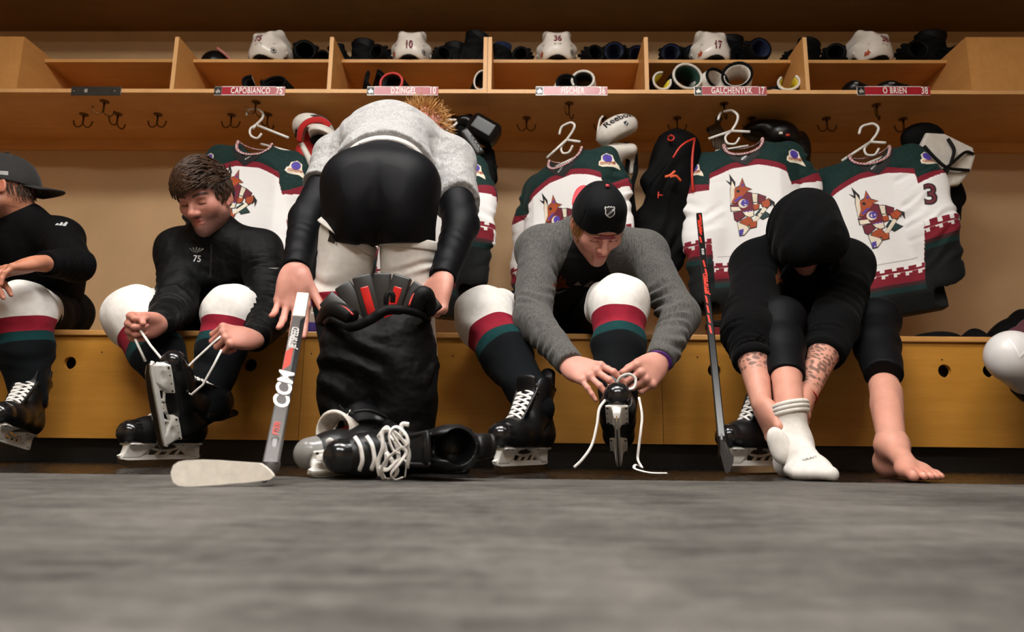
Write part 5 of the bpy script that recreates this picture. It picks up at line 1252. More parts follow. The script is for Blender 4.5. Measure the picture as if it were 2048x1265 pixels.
    # hip pads, with red piping
    for pts, pip in (([P(648, 640, 1.84), P(658, 622, 1.78), P(680, 622, 1.74), P(705, 636, 1.72)], None), ([P(828, 622, 1.76), P(838, 598, 1.75), P(848, 588, 1.75), P(856, 600, 1.77), P(856, 625, 1.8)], None)):
        MB().tube(curve(pts, 5), 0.022, 10).build('hip_pad', M_PADK, hp, True)
    MB().tube(curve([P(655, 624, 1.755), P(670, 612, 1.73), P(690, 616, 1.715), P(706, 630, 1.70)], 5), 0.0028, 6).build('piping', M_PIPE, hp, True)
    MB().tube(curve([P(818, 612, 1.73), P(826, 592, 1.735), P(838, 581, 1.74)], 5), 0.0028, 6).build('piping', M_PIPE, hp, True)
    return J, root
J5, R5 = build_m5()

# ------------------------------------------------------------------ player at the edge, seen in profile
def build_m1():
    MA = skate_M(Vector((P(20, 900, 2.2).x, 2.2, 0.035)), (0.25, -0.95, 0), math.radians(8)); MBk = skate_M(Vector((-1.98, 2.25, 0.0)), (0.1, -1, 0))
    J = pj(dict(hip=(75, 630, 2.82), chest=(72, 530, 2.66), neck=(48, 440, 2.58), head=(6, 380, 2.50), shA=(-40, 480, 2.6), elA=(-110, 590, 2.42), wrA=(-60, 565, 2.14),
                shB=(118, 478, 2.55), elB=(152, 530, 2.38), wrB=(72, 527, 2.16), knA=(-110, 620, 2.3), anA=(-120, 840, 2.2), knB=(42, 618, 2.28), anB=(25, 800, 2.18)))
    J['anB'] = MA @ Vector((-0.07, 0, 0.19)); J['anA'] = MBk @ Vector((-0.07, 0, 0.19))
    M = head_M(J['head'], -62, 6, 0) @ Matrix.Scale(1.04, 4); sk = '#c28468'
    hd = head_parts(M, J['neck'], sk, '#22150e', 0.5, beard='#4a3022')
    h2 = hand_parts(J['wrB'], J['elB'], P(5, 540, 2.08) - J['wrB'], (0.2, 0.3, -1), -1, {'all': (22, 28, 15)}, (20, 15, 10, 10), 5, sk)
    h1 = hand_parts(J['wrA'], J['elA'], P(-10, 560, 2.05) - J['wrA'], (0.2, 0.3, -1), 1, {'all': (22, 28, 15)}, (20, 15, 10, 10), 5, sk, vox=0.003)
    root = make_person(J, [hd, h1[:3], h2[:3]], 'player in a black long-sleeved top and backwards grey cap seen in profile', sk)
    def shirt(f):
        torso(f, J, 1.0, 0.135, 0.145, 0.075, 0.07); sleeve(f, J, 'A', (0.074, 0.06, 0.046), 0.05, 0.9, 0.005, 84); sleeve(f, J, 'B', (0.074, 0.06, 0.046), 0.05, 0.80, 0.005, 89); f.wobble(0.002, 40, 85)
        up = (J['head'] - J['neck']).normalized(); f.cone(J['neck'] + up * 0.01, J['neck'] + up * 0.1, 0.058, 0.062, 0.006, 's')
    sh = garment('shirt', [J[k] for k in ('hip', 'chest', 'neck', 'shA', 'shB', 'elA', 'elB', 'wrA', 'wrB')], 0.15, 0.0058, shirt, M_BLACKC, root)
    bs = bvh_of([sh])
    for i in range(3): decal('shoulder_mark', poly2d([[(-0.018 + 0.011 * i, -0.012), (-0.008 + 0.011 * i, -0.012), (-0.008 + 0.011 * i + 0.0, -0.004 + 0.008 * i), (-0.014 + 0.011 * i, 0.0 + 0.008 * i)]]), P(117, 440, 2.45), (1, 0.2, 0.1), (0.35, -0.9, 0.2), M_SILVER, root, bs, 0.002)
    shorts(J, M_BLACKC, root, (0.13, 0.1, 0.086), 0.7, seed=6)
    hockey_sock(J, 'B', root, (0.088, 0.094, 0.05), 0.36, seed=81); hockey_sock(J, 'A', root, (0.088, 0.094, 0.05), 0.36, seed=82)
    crown = ball_cap(M, root, M_CAPG, M_CAPG, M_CAPG, M_CAPG)
    R = M.to_3x3(); bv = bvh_of([crown])
    decal('cap_label', poly2d([[(-0.03, -0.008), (0.03, -0.008), (0.03, 0.008), (-0.03, 0.008)]]), M @ Vector((-0.08, 0.0, 0.036)), R @ Vector((0, -1, 0)), R @ Vector((-1, 0, 0.1)), M_GREYP, root, bv, 0.0015, 0.01)
    decal('cap_label_red', poly2d([[(-0.006, -0.005), (0.006, -0.005), (0.006, 0.005), (-0.006, 0.005)]]), M @ Vector((-0.08, 0.018, 0.036)), R @ Vector((0, -1, 0)), R @ Vector((-1, 0, 0.1)), M_REDSTRAP, root, bv, 0.0025, 0.01)
    pts, nv = scalp(700, lambda p: (p[:, 2] < 0.02) & (p[:, 2] > -0.05) & (p[:, 1] < 0.02), 91, 1.01)
    strands('hair', M, pts, np.stack([nv[:, 0] * 0.3, -0.3 + 0 * nv[:, 1], -1 + 0 * nv[:, 2]], 1), 0.022, M_HAIRD, root, 0.0018, 4, 0.2, 0.1, 11)
    return J, root, MA, MBk
J1, R1, M1A, M1B = build_m1()
skate(M1A, 'black skate with white laces on the player in profile, at the picture edge', 'skates being worn')
skate(M1B, 'second black skate of the player in profile, beyond the picture edge', 'skates being worn')

# ------------------------------------------------------------------ player mostly outside the frame: only a padded knee shows
def build_m6():
    MA = basis((-0.75, -0.6, 0.1), (0.1, 0.2, 1), Vector((P(2122, 905, 2.2).x, 2.2, 0.05))); MBk = skate_M(Vector((2.35, 2.15, 0)), (0, -1, 0))
    J = pj(dict(hip=(2210, 630, 2.8), chest=(2240, 530, 2.6), neck=(2240, 450, 2.5), head=(2240, 385, 2.42), shA=(2160, 490, 2.5), elA=(2180, 600, 2.35), wrA=(2200, 650, 2.15),
                shB=(2330, 490, 2.5), elB=(2350, 620, 2.3), wrB=(2290, 660, 2.15), knA=(2022, 715, 2.2), anA=(2085, 850, 2.15), knB=(2290, 640, 2.25), anB=(2290, 850, 2.1)))
    J['anA'] = MA @ Vector((-0.07, 0, 0.19)); J['anB'] = MBk @ Vector((-0.07, 0, 0.19)); sk = '#c28468'
    M = head_M(J['head'], -20, 30, 0); hd = head_parts(M, J['neck'], sk, '#22150e', 0.3, vox=0.0035)
    h = [hand_parts(J['wr' + s], J['el' + s], Vector((0, -0.3, -1)), (0.5 if s == 'A' else -0.5, 0.2, 0), 1 if s == 'A' else -1, {'all': (40, 50, 30)}, skin=sk, vox=0.003)[:3] for s in 'AB']
    root = make_person(J, [hd] + h, 'player at the far end with only a white shin pad and maroon thigh in view', sk)
    def shirt(f): torso(f, J, 1.0); sleeve(f, J, 'A', creases=0.003); sleeve(f, J, 'B', creases=0.003)
    garment('shirt', [J[k] for k in ('hip', 'chest', 'neck', 'shA', 'shB', 'elA', 'elB', 'wrA', 'wrB')], 0.15, 0.007, shirt, M_BLACKC, root)
    def hc(f): f.ell((0, -0.02, 0.045), (0.08, 0.098, 0.086), k=0); f.ell((0, 0.11, -0.045), (0.075, 0.085, 0.105), k=0.012, op='s'); f.plane((0, -0.03, -0.055), (0, 0.55, -1))
    hair_cap(M, hc, M_HAIRD, root, 0.1, 0.004)
    shorts(J, cloth('maroon_shorts', '#4a0f22', 0.8), root, (0.125, 0.095, 0.075), 0.97, seed=7)
    MW = plain('white_pad_shell', '#d9d5d2', 0.3, var=0.02)
    for s in 'AB':
        k, a = J['kn' + s], J['an' + s]; d = (a - k).normalized(); lo, hi = bounds([k, a], 0.13); f = Field(lo, hi, 0.004); fr = Vector((-0.35 if s == 'A' else 0, -0.9, 0.2))
        f.ell(k + fr * 0.012 + d * 0.005, (0.082, 0.075, 0.085), None, 0); f.cone(k + d * 0.06, k + d * 0.2, 0.07, 0.062, 0.02); f.cone(k + d * 0.2, a - d * 0.02, 0.062, 0.05, 0.02); f.cone(k + d * 0.085 + d.orthogonal().normalized() * 0.1, k + d * 0.085 - d.orthogonal().normalized() * 0.1, 0.004, 0.004, 0.004, 's')
        sp = mobj('shin_pad', fmesh('shin_pad', f), MW, root)
        for q, ww in ((0.13, 0.05), (0.26, 0.035)):
            c = k + d * q; o1 = d.orthogonal().normalized(); o2 = d.cross(o1)
            MB().tube([c + (o1 * math.cos(t) + o2 * math.sin(t)) * (0.0705 if q < 0.2 else 0.062) for t in np.linspace(0, 6.283, 26, endpoint=False)], 1.0, 8, closed=True, flat=(0.006, ww, d)).build('strap', M_PADK, sp, True)
        if s == 'A':
            bm_ = bvh_of([sp]); kx = k + fr * 0.05
            decal('moulded_vee', poly2d([[(-0.035, 0.03), (-0.03, 0.032), (0.0, -0.02), (0.028, 0.034), (0.033, 0.032), (0.0, -0.03)]]), kx, (0.9, -0.2, -0.25), fr, plain('white_ridge', '#efecea', 0.3), sp, bm_, 0.003, 0.01)
    for s in 'A': decal('strap_lettering', text2d('PRO', 0.022, 0.9, 0.0005), J['kn' + s] + (J['an' + s] - J['kn' + s]).normalized() * 0.13 + Vector((-0.02, -0.076, 0.0)), (0.55, -0.2, 0.75), (-0.3, -0.95, 0), M_WHITE_T, root, None, 0.003)
    return J, root, MA, MBk
J6, R6, M6A, M6B = build_m6()
skate(M6A, 'black skate partly cut off at the far end of the bench', 'skates being worn')
skate(M6B, 'second black skate beyond the far end of the picture', 'skates being worn')
# ================================================================== sticks and loose skates
M_TAPE = cloth('white_tape', '#e4ddd0', 0.85, folds=0.05); M_SHAFT = plain('grey_graphite', '#55514f', 0.3); M_SHAFTK = plain('black_graphite', '#0e0d0d', 0.28); M_ORANGE = plain('orange_red_print', '#c8321e', 0.4); M_TAPEK = cloth('black_tape', '#1a1614', 0.85, folds=0.05)
def stick_shaft(a, b, w, t, n):
    """rectangular shaft from a to b; wide face looks along n"""
    d = (b - a).normalized(); R = frame(d, n); L = (b - a).length
    m = MB().box((0, -w / 2, -t / 2), (L, w / 2, t / 2), 0.003); m.bm.transform(Matrix.Translation(a) @ R.to_4x4()); return m, R
def build_stick1():
    heel = P(538, 948, 1.25); top = P(606, 592, 1.72); d = (top - heel).normalized()
    st = thing('hockey_stick', (heel.x, heel.y, 0), 'grey hockey stick with white taped blade lying on the mat', 'stick', 'hockey sticks')
    n = Vector((0.25, -0.95, 0.1)); a = heel + d * 0.02
    m, R = stick_shaft(a, heel + d * ((top - heel).length * 0.82), 0.028, 0.02, n); sh = m.build('shaft', M_SHAFT, st)
    m, _ = stick_shaft(heel + d * ((top - heel).length * 0.82), top, 0.03, 0.022, n); m.build('grip_tape', M_TAPE, st)
    side = R @ Vector((0, 1, 0)); fn = R @ Vector((0, 0, 1)); L = (top - heel).length
    if fn.y > 0: fn = -fn
    def pt(t, s): return heel + d * (L * t) + side * s
    # printed side band
    for t0, t1, s0, s1, mt in ((0.44, 0.82, -0.0165, -0.006, M_SHAFTK), (0.5, 0.61, -0.002, 0.012, M_ORANGE), (0.61, 0.7, 0.0, 0.012, plain('silver_print', '#8d8985', 0.35))):
        V = [((t0 - 0.5) * L, s0), ((t1 - 0.5) * L, s0), ((t1 - 0.5) * L - 0.02, s1), ((t0 - 0.5) * L - 0.02, s1)]
        decal('shaft_stripe', (V, [(0, 1, 2, 3)]), heel + d * (0.5 * L) + fn * 0.01, d, fn, mt, st, None, 0.0006)
    decal('shaft_lettering', text2d('CCM', 0.044, 1.3, 0.0011, 0.25), heel + d * (0.36 * L) + fn * 0.01, d, fn, M_WHITE_T, st, None, 0.0012)
    decal('shaft_lettering', text2d('JETSPEED', 0.023, 0.95, 0.0004, 0.3), heel + d * (0.665 * L) + fn * 0.01, d, fn, plain('pale_print', '#c9c6c2', 0.4), st, None, 0.0014)
    decal('shaft_lettering', text2d('FT370', 0.016, 0.9, 0.0004, 0.3), heel + d * (0.17 * L) + fn * 0.01, d, fn, M_ORANGE, st, None, 0.0014)
    # hosel and blade
    f = Field(*bounds([heel, heel + d * 0.1], 0.06), 0.003)
    f.cone(heel + d * 0.08, heel + d * 0.02 + Vector((-0.002, 0.008, 0)), 0.0135, 0.014, 0.0, flat=((0, 1, 0), 0.8)); f.cone(heel + d * 0.02 + Vector((-0.002, 0.008, 0)), heel + Vector((-0.01, 0.006, -0.012)), 0.014, 0.006, 0.01)
    mobj('hosel', fmesh('hosel', f), M_SHAFT, st)
    tops = [(341, 948), (346, 934), (356, 927), (370, 924), (400, 923), (430, 924), (460, 926), (490, 928), (519, 930), (530, 937), (538, 944), (544, 951), (546, 955)]
    bots = [(342, 956), (346, 968), (356, 975), (370, 977), (400, 976), (430, 974), (460, 971), (490, 969), (519, 966), (530, 964.5), (538, 963), (543, 960), (546, 957)]
    cols = []
    for tp, bt in zip(tops, bots):
        u = (545 - tp[0]) / 200.0; Y = 1.245 - 0.03 * u * u; cols.append([P(tp[0] + (bt[0] - tp[0]) * q, tp[1] + (bt[1] - tp[1]) * q, Y) for q in (0, 0.33, 0.66, 1)])
    zmin = min(p.z for c in cols for p in c); b = MB(); th = 0.009; vf = []; vb = []
    for c in cols:
        c = [p - Vector((0, 0, zmin - 0.0005)) for p in c]; vf.append([b.bm.verts.new(p) for p in c]); vb.append([b.bm.verts.new(p + Vector((0, th, 0))) for p in c])
    n_ = len(cols)
    for i in range(n_ - 1):
        for j in range(3): b.bm.faces.new((vf[i][j], vf[i + 1][j], vf[i + 1][j + 1], vf[i][j + 1])); b.bm.faces.new((vb[i][j], vb[i][j + 1], vb[i + 1][j + 1], vb[i + 1][j]))
        b.bm.faces.new((vf[i][0], vb[i][0], vb[i + 1][0], vf[i + 1][0])); b.bm.faces.new((vf[i][3], vf[i + 1][3], vb[i + 1][3], vb[i][3]))
    for i in (0, n_ - 1):
        for j in range(3): b.bm.faces.new((vf[i][j], vf[i][j + 1], vb[i][j + 1], vb[i][j]))
    b.build('blade', M_TAPE, st)
build_stick1()
def build_stick2():
    heel = P(1449, 935, 1.80); top = P(1398, 430, 2.50); heel.z = max(heel.z, 0.02); L = (top - heel).length; d = (top - heel).normalized()
    st = thing('hockey_stick', (heel.x, heel.y, 0), 'black and red hockey stick standing against jersey 17', 'stick', 'hockey sticks')
    n = Vector((-0.2, -0.95, 0.1)); m, R = stick_shaft(heel + d * 0.09, top, 0.021, 0.021, n); m.build('shaft', M_SHAFTK, st)
    fn = R @ Vector((0, 0, 1)); 
    if fn.y > 0: fn = -fn
    r = random.Random(5); x = 0.5
    for i in range(14):
        t = 0.42 + 0.041 * i
        if 0.74 < t < 0.83: continue
        a = r.uniform(-0.008, 0.0); V = [(0, a), (0.038, a + 0.003), (0.042, a + 0.009), (0.004, a + 0.006)]
        decal('red_fleck', (V, [(0, 1, 2, 3)]), heel + d * (t * L) + fn * 0.0105, d, fn, M_ORANGE, st, None, 0.0006)
    decal('shaft_lettering', text2d('VAPOR', 0.018, 1.5, 0.0008, 0.2), heel + d * (0.92 * L) + fn * 0.0105, d, fn, M_ORANGE, st, None, 0.0008)
    decal('shaft_lettering', text2d('GRIP 85', 0.011, 1.0, 0.0003), heel + d * (0.785 * L) + fn * 0.0105, d, fn, plain('pale_print_2', '#c9c6c2', 0.4), st, None, 0.0008)
    decal('shaft_lettering', text2d('JETSPEED', 0.018, 1.5, 0.0008, 0.2), heel + d * (0.63 * L) + fn * 0.0105, d, fn, M_ORANGE, st, None, 0.0009)
    f = Field(*bounds([heel, heel + d * 0.12, P(1452, 945, 1.78)], 0.05), 0.003)
    f.cone(heel + d * 0.1, heel + d * 0.03, 0.011, 0.012, 0, flat=((0, 1, 0), 1.0)); f.cone(heel + d * 0.03, heel + Vector((0.003, -0.02, 0.0)), 0.012, 0.011, 0.01); mobj('hosel', fmesh('hosel', f), M_SHAFTK, st)
    out = [(1441, 880), (1449, 889), (1457, 905), (1463, 913), (1462, 925), (1456, 942), (1452, 947), (1449, 940), (1440, 905)]
    pts = [P(x, y, 1.80 - 0.14 * max(0, (y - 890)) / 57) for x, y in out]; zmin = min(p.z for p in pts); pts = [p - Vector((0, 0, min(0, zmin - 0.001))) for p in pts]
    b = MB(); fr = [b.bm.verts.new(p) for p in pts]; bk = [b.bm.verts.new(p + Vector((0.007, 0.004, 0))) for p in pts]; N_ = len(pts); cf = b.bm.verts.new(sum(pts, Vector()) / N_); cb = b.bm.verts.new(sum(pts, Vector()) / N_ + Vector((0.007, 0.004, 0)))
    for k in range(N_):
        q = (k + 1) % N_; b.bm.faces.new((fr[k], fr[q], bk[q], bk[k])); b.bm.faces.new((fr[k], cf, fr[q])); b.bm.faces.new((bk[q], cb, bk[k]))
    b.build('blade', M_TAPEK, st)
build_stick2()
# skate of the hooded player, on its side behind the stick
skate(basis((-0.85, -0.5, 0.0), (0.05, 0.1, 1), Vector((P(1520, 930, 2.05).x, 2.05, 0.002))), 'black skate with white holder behind the feet of the hooded player')
# pair lying on the floor in front
def drop(t):
    zs = []
    for o in [x for x in bpy.data.objects if x.type == 'MESH' and (x.parent == t or (x.parent and x.parent.parent == t))]:
        Mw = world_of(o); V = verts_of(o.data); zs.append((V @ np.array(Mw.to_3x3(), np.float32).T)[:, 2].min() + Mw.translation.z)
    Mx = t.matrix_basis.copy(); Mx.translation.z -= min(zs) - 0.001; t.matrix_basis = Mx; return Mx
def at(x, z, loc, p):
    B = basis(x, z, Vector()); return Matrix.Translation(Vector(p) - B @ Vector(loc)) @ B
SA = at((-0.75, -0.6, -0.1), (-0.05, 0.85, 0.45), (0.11, 0, 0.1), P(628, 918, 1.60))
sa = skate(SA, 'skate with a grey toe cap and cream tongue folded out, behind its lying mate', 'loose skates of the standing player', tongue=0.0, toe=M_TOEG)
SA = drop(sa)
cc = P(672, 862, 1.66); aa = Vector((-0.3, -0.9, 0.12)).normalized()
f = Field(*bounds([cc, cc - aa * 0.1], 0.08), 0.003); f.cone(cc - aa * 0.09, cc + aa * 0.01, 0.03, 0.046, 0.0); f.cone(cc - aa * 0.03, cc + aa * 0.07, 0.03, 0.052, 0.004, 's'); f.trim(cc + aa * 0.02, aa, 0.07); f.wobble(0.002, 70, 3)
mobj('felt_tongue', fmesh('felt_tongue', f, 2), M_FELT, sa)
rc = cc - aa * 0.035; f = Field(*bounds([rc], 0.05), 0.003); f.ell(rc + Vector((-0.005, 0, 0)), (0.02, 0.012, 0.011), Matrix.Rotation(0.9, 3, 'Y'), 0); f.ell(rc + Vector((0.008, -0.004, 0.004)), (0.008, 0.008, 0.014), None, 0.004); mobj('red_lining_tear', fmesh('red_lining_tear', f), M_REDGLOSS, sa)
MB().tube(curve([cc + Vector((0.03, 0.02, 0.045)), cc + Vector((0.07, 0.03, 0.05)), cc + Vector((0.11, 0.05, 0.035))], 5), 1.0, 8, flat=(0.05, 0.008, (0, 0, 1))).build('tendon_guard', M_BOOT, sa, True)
for k in range(4): MB().tube(curve([P(652 + 3 * k, 884 + 10 * k, 1.56), P(660 + 3 * k, 880 + 10 * k, 1.55), P(668 + 2 * k, 886 + 10 * k, 1.56)], 4), 1.0, 6, flat=(0.009, 0.003, (0.2, -1, 0.3))).build('lace', M_LACE, sa, True)
LM = at((-0.80, -0.58, -0.02), (0.70, -0.70, 0.10), (0.03, 0, 0.15), P(778, 915, 1.50))
sb = skate(LM, 'black skate lying on its back with a tangle of white laces facing the room', 'loose skates of the standing player', laces=False, tongue=0.15)
LM = drop(sb); Q = LM
for i in range(5):          # straight ladder of laces over the throat
    x = 0.098 - 0.022 * i; z = 0.142 + 0.012 * i; w = 0.036
    MB().tube(curve([Q @ Vector((x + 0.004, -w, z - 0.008)), Q @ Vector((x, -w * 0.5, z + 0.008)), Q @ Vector((x - 0.004, 0.0, z + 0.01)), Q @ Vector((x - 0.006, w * 0.5, z + 0.008)), Q @ Vector((x - 0.006, w, z - 0.008))], 4), 1.0, 6, flat=(0.009, 0.003, Q.to_3x3() @ Vector((0.5, 0, 1)))).build('lace', M_LACE, sb, True)
tang = [[(760, 952, 1.47), (756, 925, 1.46), (766, 895, 1.45), (764, 868, 1.45), (775, 856, 1.45), (786, 872, 1.44), (800, 892, 1.44), (812, 905, 1.44), (800, 925, 1.44), (782, 948, 1.45), (790, 962, 1.46), (806, 955, 1.46)],
        [(768, 960, 1.47), (762, 940, 1.45), (778, 915, 1.44), (800, 898, 1.44), (816, 890, 1.44), (812, 870, 1.44), (796, 855, 1.44), (784, 858, 1.44), (778, 875, 1.44), (786, 900, 1.44), (800, 910, 1.44)],
        [(757, 875, 1.46), (770, 862, 1.45), (790, 866, 1.44), (808, 885, 1.44), (818, 905, 1.45), (814, 935, 1.46)], [(772, 905, 1.45), (786, 925, 1.45), (794, 945, 1.46), (780, 962, 1.47), (762, 955, 1.47)], [(790, 885, 1.45), (802, 868, 1.45), (804, 850, 1.45), (818, 850, 1.45)], [(758, 935, 1.46), (775, 940, 1.45), (796, 920, 1.45), (812, 925, 1.46), (810, 955, 1.47)]]
for t_ in tang:
    pts = [P(*q) for q in t_]; pts = [Vector((p.x, p.y, max(p.z, 0.004))) for p in pts]
    MB().tube(curve(pts, 6), 1.0, 6, flat=(0.010, 0.003, (0.4, -1, 0.2))).build('lace', M_LACE, sb, True)
decal('size_print', text2d('18', 0.024, 0.8, 0.0006), P(823, 911, 1.50), (0.25, 0, -1), (0, -1, 0.1), M_LACE, sb, None, 0.002)
# boot opening of the lying skate: tendon flap and felt edge
f = Field(*bounds([P(880, 905, 1.6), P(915, 900, 1.58)], 0.07), 0.003); f.box(P(893, 902, 1.6), (0.035, 0.005, 0.032), Matrix.Rotation(0.1, 3, 'Y'), 0.006); mobj('heel_flap', fmesh('heel_flap', f), M_BOOT, sb)
MB().tube(curve([P(850, 888, 1.54), P(843, 900, 1.53), P(846, 918, 1.53), P(857, 929, 1.54)], 5), 0.007, 8).build('felt_edge', M_FELT, sb, True)
# dark slipper shape behind
o = thing('black_slipper', (P(905, 900, 1.95).x, 1.95, 0), 'black slipper lying behind the loose skates', 'shoe')
f = Field(*bounds([P(880, 900, 1.95), P(935, 890, 1.95)], 0.09), 0.004); c = P(905, 895, 1.95); f.ell((c.x, c.y, 0.04), (0.05, 0.09, 0.04), None, 0); f.cone((c.x + 0.02, c.y + 0.03, 0.05), (c.x + 0.035, c.y + 0.05, 0.075), 0.03, 0.028, 0.03); f.plane((0, 0, 0.0), (0, 0, -1)); mobj('upper', fmesh('upper', f), M_PADK, o)
MB().box((c.x - 0.045, c.y - 0.085, -0.001), (c.x + 0.045, c.y + 0.085, 0.008), 0.003).build('sole', M_PADK, o)
# ================================================================== jerseys on hangers
def jersey_mat():
    N = Nodes('jersey_kit'); K = N.attr('K').outputs['Fac']; U = N.attr('U').outputs['Fac']; v = N.coord()
    base = N.ramp(K, [(0.0, lin('#0a2825')), (0.2, lin('#7e1a2a')), (0.245, lin('#efedeb')), (0.80, lin('#efedeb')), (0.8001, lin('#7e1a2a')), (0.845, lin('#3c1a1e')), (0.86, lin('#0d2b29')), (0.885, lin('#0a0d0e'))], 'CONSTANT')
    cell = N.math('FRACT', N.math('MULTIPLY', U, 20.0)); hi = N.math('LESS_THAN', cell, 0.62)
    mer = N.math('MULTIPLY', N.math('MULTIPLY', hi, N.math('GREATER_THAN', K, 0.778)), N.math('LESS_THAN', K, 0.80))
    mer2 = N.math('MULTIPLY', N.math('MULTIPLY', N.math('GREATER_THAN', cell, 0.5), N.math('GREATER_THAN', K, 0.79)), N.math('LESS_THAN', K, 0.80))
    colr = N.mix(N.math('MAXIMUM', mer, mer2), base, lin('#7e1a2a'))
    c2 = N.math('FRACT', N.math('ADD', N.math('MULTIPLY', U, 20.0), 0.28))
    w1 = N.math('MULTIPLY', N.math('MULTIPLY', N.math('LESS_THAN', c2, 0.55), N.math('GREATER_THAN', K, 0.800)), N.math('LESS_THAN', K, 0.807))
    w2 = N.math('MULTIPLY', N.math('MULTIPLY', N.math('LESS_THAN', c2, 0.28), N.math('GREATER_THAN', K, 0.800)), N.math('LESS_THAN', K, 0.817))
    colr = N.mix(N.math('MAXIMUM', w1, w2), colr, lin('#e6e2de'))
    # knit holes of the green yoke
    vo = N.new('ShaderNodeTexVoronoi'); N.link(N.coord((1, 1, 1)), vo.inputs['Vector']); vo.inputs['Scale'].default_value = 160
    dot = N.math('MULTIPLY', N.math('LESS_THAN', vo.outputs['Distance'], 0.22), N.math('LESS_THAN', K, 0.19)); colr = N.mix(N.math('MULTIPLY', dot, 0.45), colr, lin('#3f6a64'))
    n1 = N.bump(N.noise(v, 7, 3), 0.25, 0.03); n2 = N.bump(N.noise(v, 600, 2), 0.12, 0.002, n1)
    return N.out(colr, 0.75, 0, n2, 0.25, Sheen_Weight=0.05)
M_KIT = jersey_mat(); M_HANG = plain('white_hanger_plastic', '#e2ded6', 0.35, var=0.02); M_CREAM = plain('cream_applique', '#e8dcc6', 0.7); M_RUST = plain('rust_applique', '#a8481c', 0.7); M_MAROON = plain('maroon_applique', '#6a1426', 0.7); M_VIOLET = plain('violet_applique', '#4c3a9c', 0.7); M_GREENA = plain('green_applique', '#0f3330', 0.7); M_BLACKA = plain('black_applique', '#0b0a0a', 0.7)
M_TRIM = Nodes('collar_trim'); 
def trim_mat():
    N = M_TRIM; v = N.coord(); w = N.new('ShaderNodeTexChecker'); N.link(v, w.inputs[0]); w.inputs['Scale'].default_value = 170; w.inputs[1].default_value = lin('#8c1f30'); w.inputs[2].default_value = lin('#d8c8c4'); return N.out(w.outputs[0], 0.8)
M_TRIMM = trim_mat()
CREST = [(M_BLACKA, [(565, 465), (592, 520), (586, 560), (574, 545), (543, 499), (566, 516)]), (M_CREAM, [(556, 638), (562, 560), (576, 508), (587, 548), (582, 600), (575, 626)]),
    (M_RUST, [(583, 556), (610, 545), (628, 503), (638, 556), (668, 574), (640, 578), (652, 598), (626, 600), (600, 622), (578, 640), (560, 632), (577, 604)]), (M_VIOLET, [(574, 622), (606, 602), (622, 602), (600, 620), (580, 632)]), (M_VIOLET, [(618, 548), (627, 525), (633, 550)]),
    (M_BLACKA, [(592, 566), (600, 563), (608, 568), (609, 577), (601, 582), (593, 577)]), (M_MAROON, [(556, 644), (582, 642), (640, 584), (664, 594), (664, 690), (606, 690), (600, 662), (556, 652)]), (M_CREAM, [(556, 656), (596, 662), (604, 684), (556, 680)]), (M_MAROON, [(566, 690), (604, 688), (618, 716), (580, 742), (568, 728)]),
    (M_CREAM, [(600 + 24 * math.cos(a), 0) if False else (619 + 25 * math.cos(a), 646 + 25 * math.sin(a)) for a in np.linspace(0, 6.1, 14)]), (M_VIOLET, [(626 + 20 * math.cos(a), 644 + 20 * math.sin(a)) for a in np.linspace(0, 6.1, 14)]),
    (M_CREAM, [(668, 598), (694, 606), (686, 650), (668, 646)]), (M_MAROON, [(698, 606), (732, 628), (716, 668), (692, 652)]), (M_CREAM, [(666, 652), (690, 654), (678, 668)]), (M_RUST, [(664, 664), (696, 660), (690, 688), (668, 692)]), (M_RUST, [(708, 656), (744, 640), (760, 664), (734, 690), (712, 680)]),
    (M_BLACKA, [(746, 638), (772, 664), (768, 702), (758, 672), (750, 690)]), (M_CREAM, [(612, 692), (662, 692), (662, 722), (642, 726), (622, 712)]), (M_VIOLET, [(612, 690), (662, 690), (654, 698), (646, 692), (638, 699), (630, 692), (622, 698)]), (M_GREENA, [(700, 690), (746, 734), (704, 750), (672, 720)]),
    (M_RUST, [(600, 738), (640, 722), (656, 752), (626, 772), (592, 750)]), (M_CREAM, [(716, 684), (730, 697), (668, 762), (656, 750)]), (M_RUST, [(636, 756), (674, 752), (668, 784), (640, 786)]), (M_CREAM, [(578, 744), (626, 774), (632, 790), (606, 816), (584, 818)]), (M_VIOLET, [(583, 788), (606, 784), (602, 816), (583, 818)])]
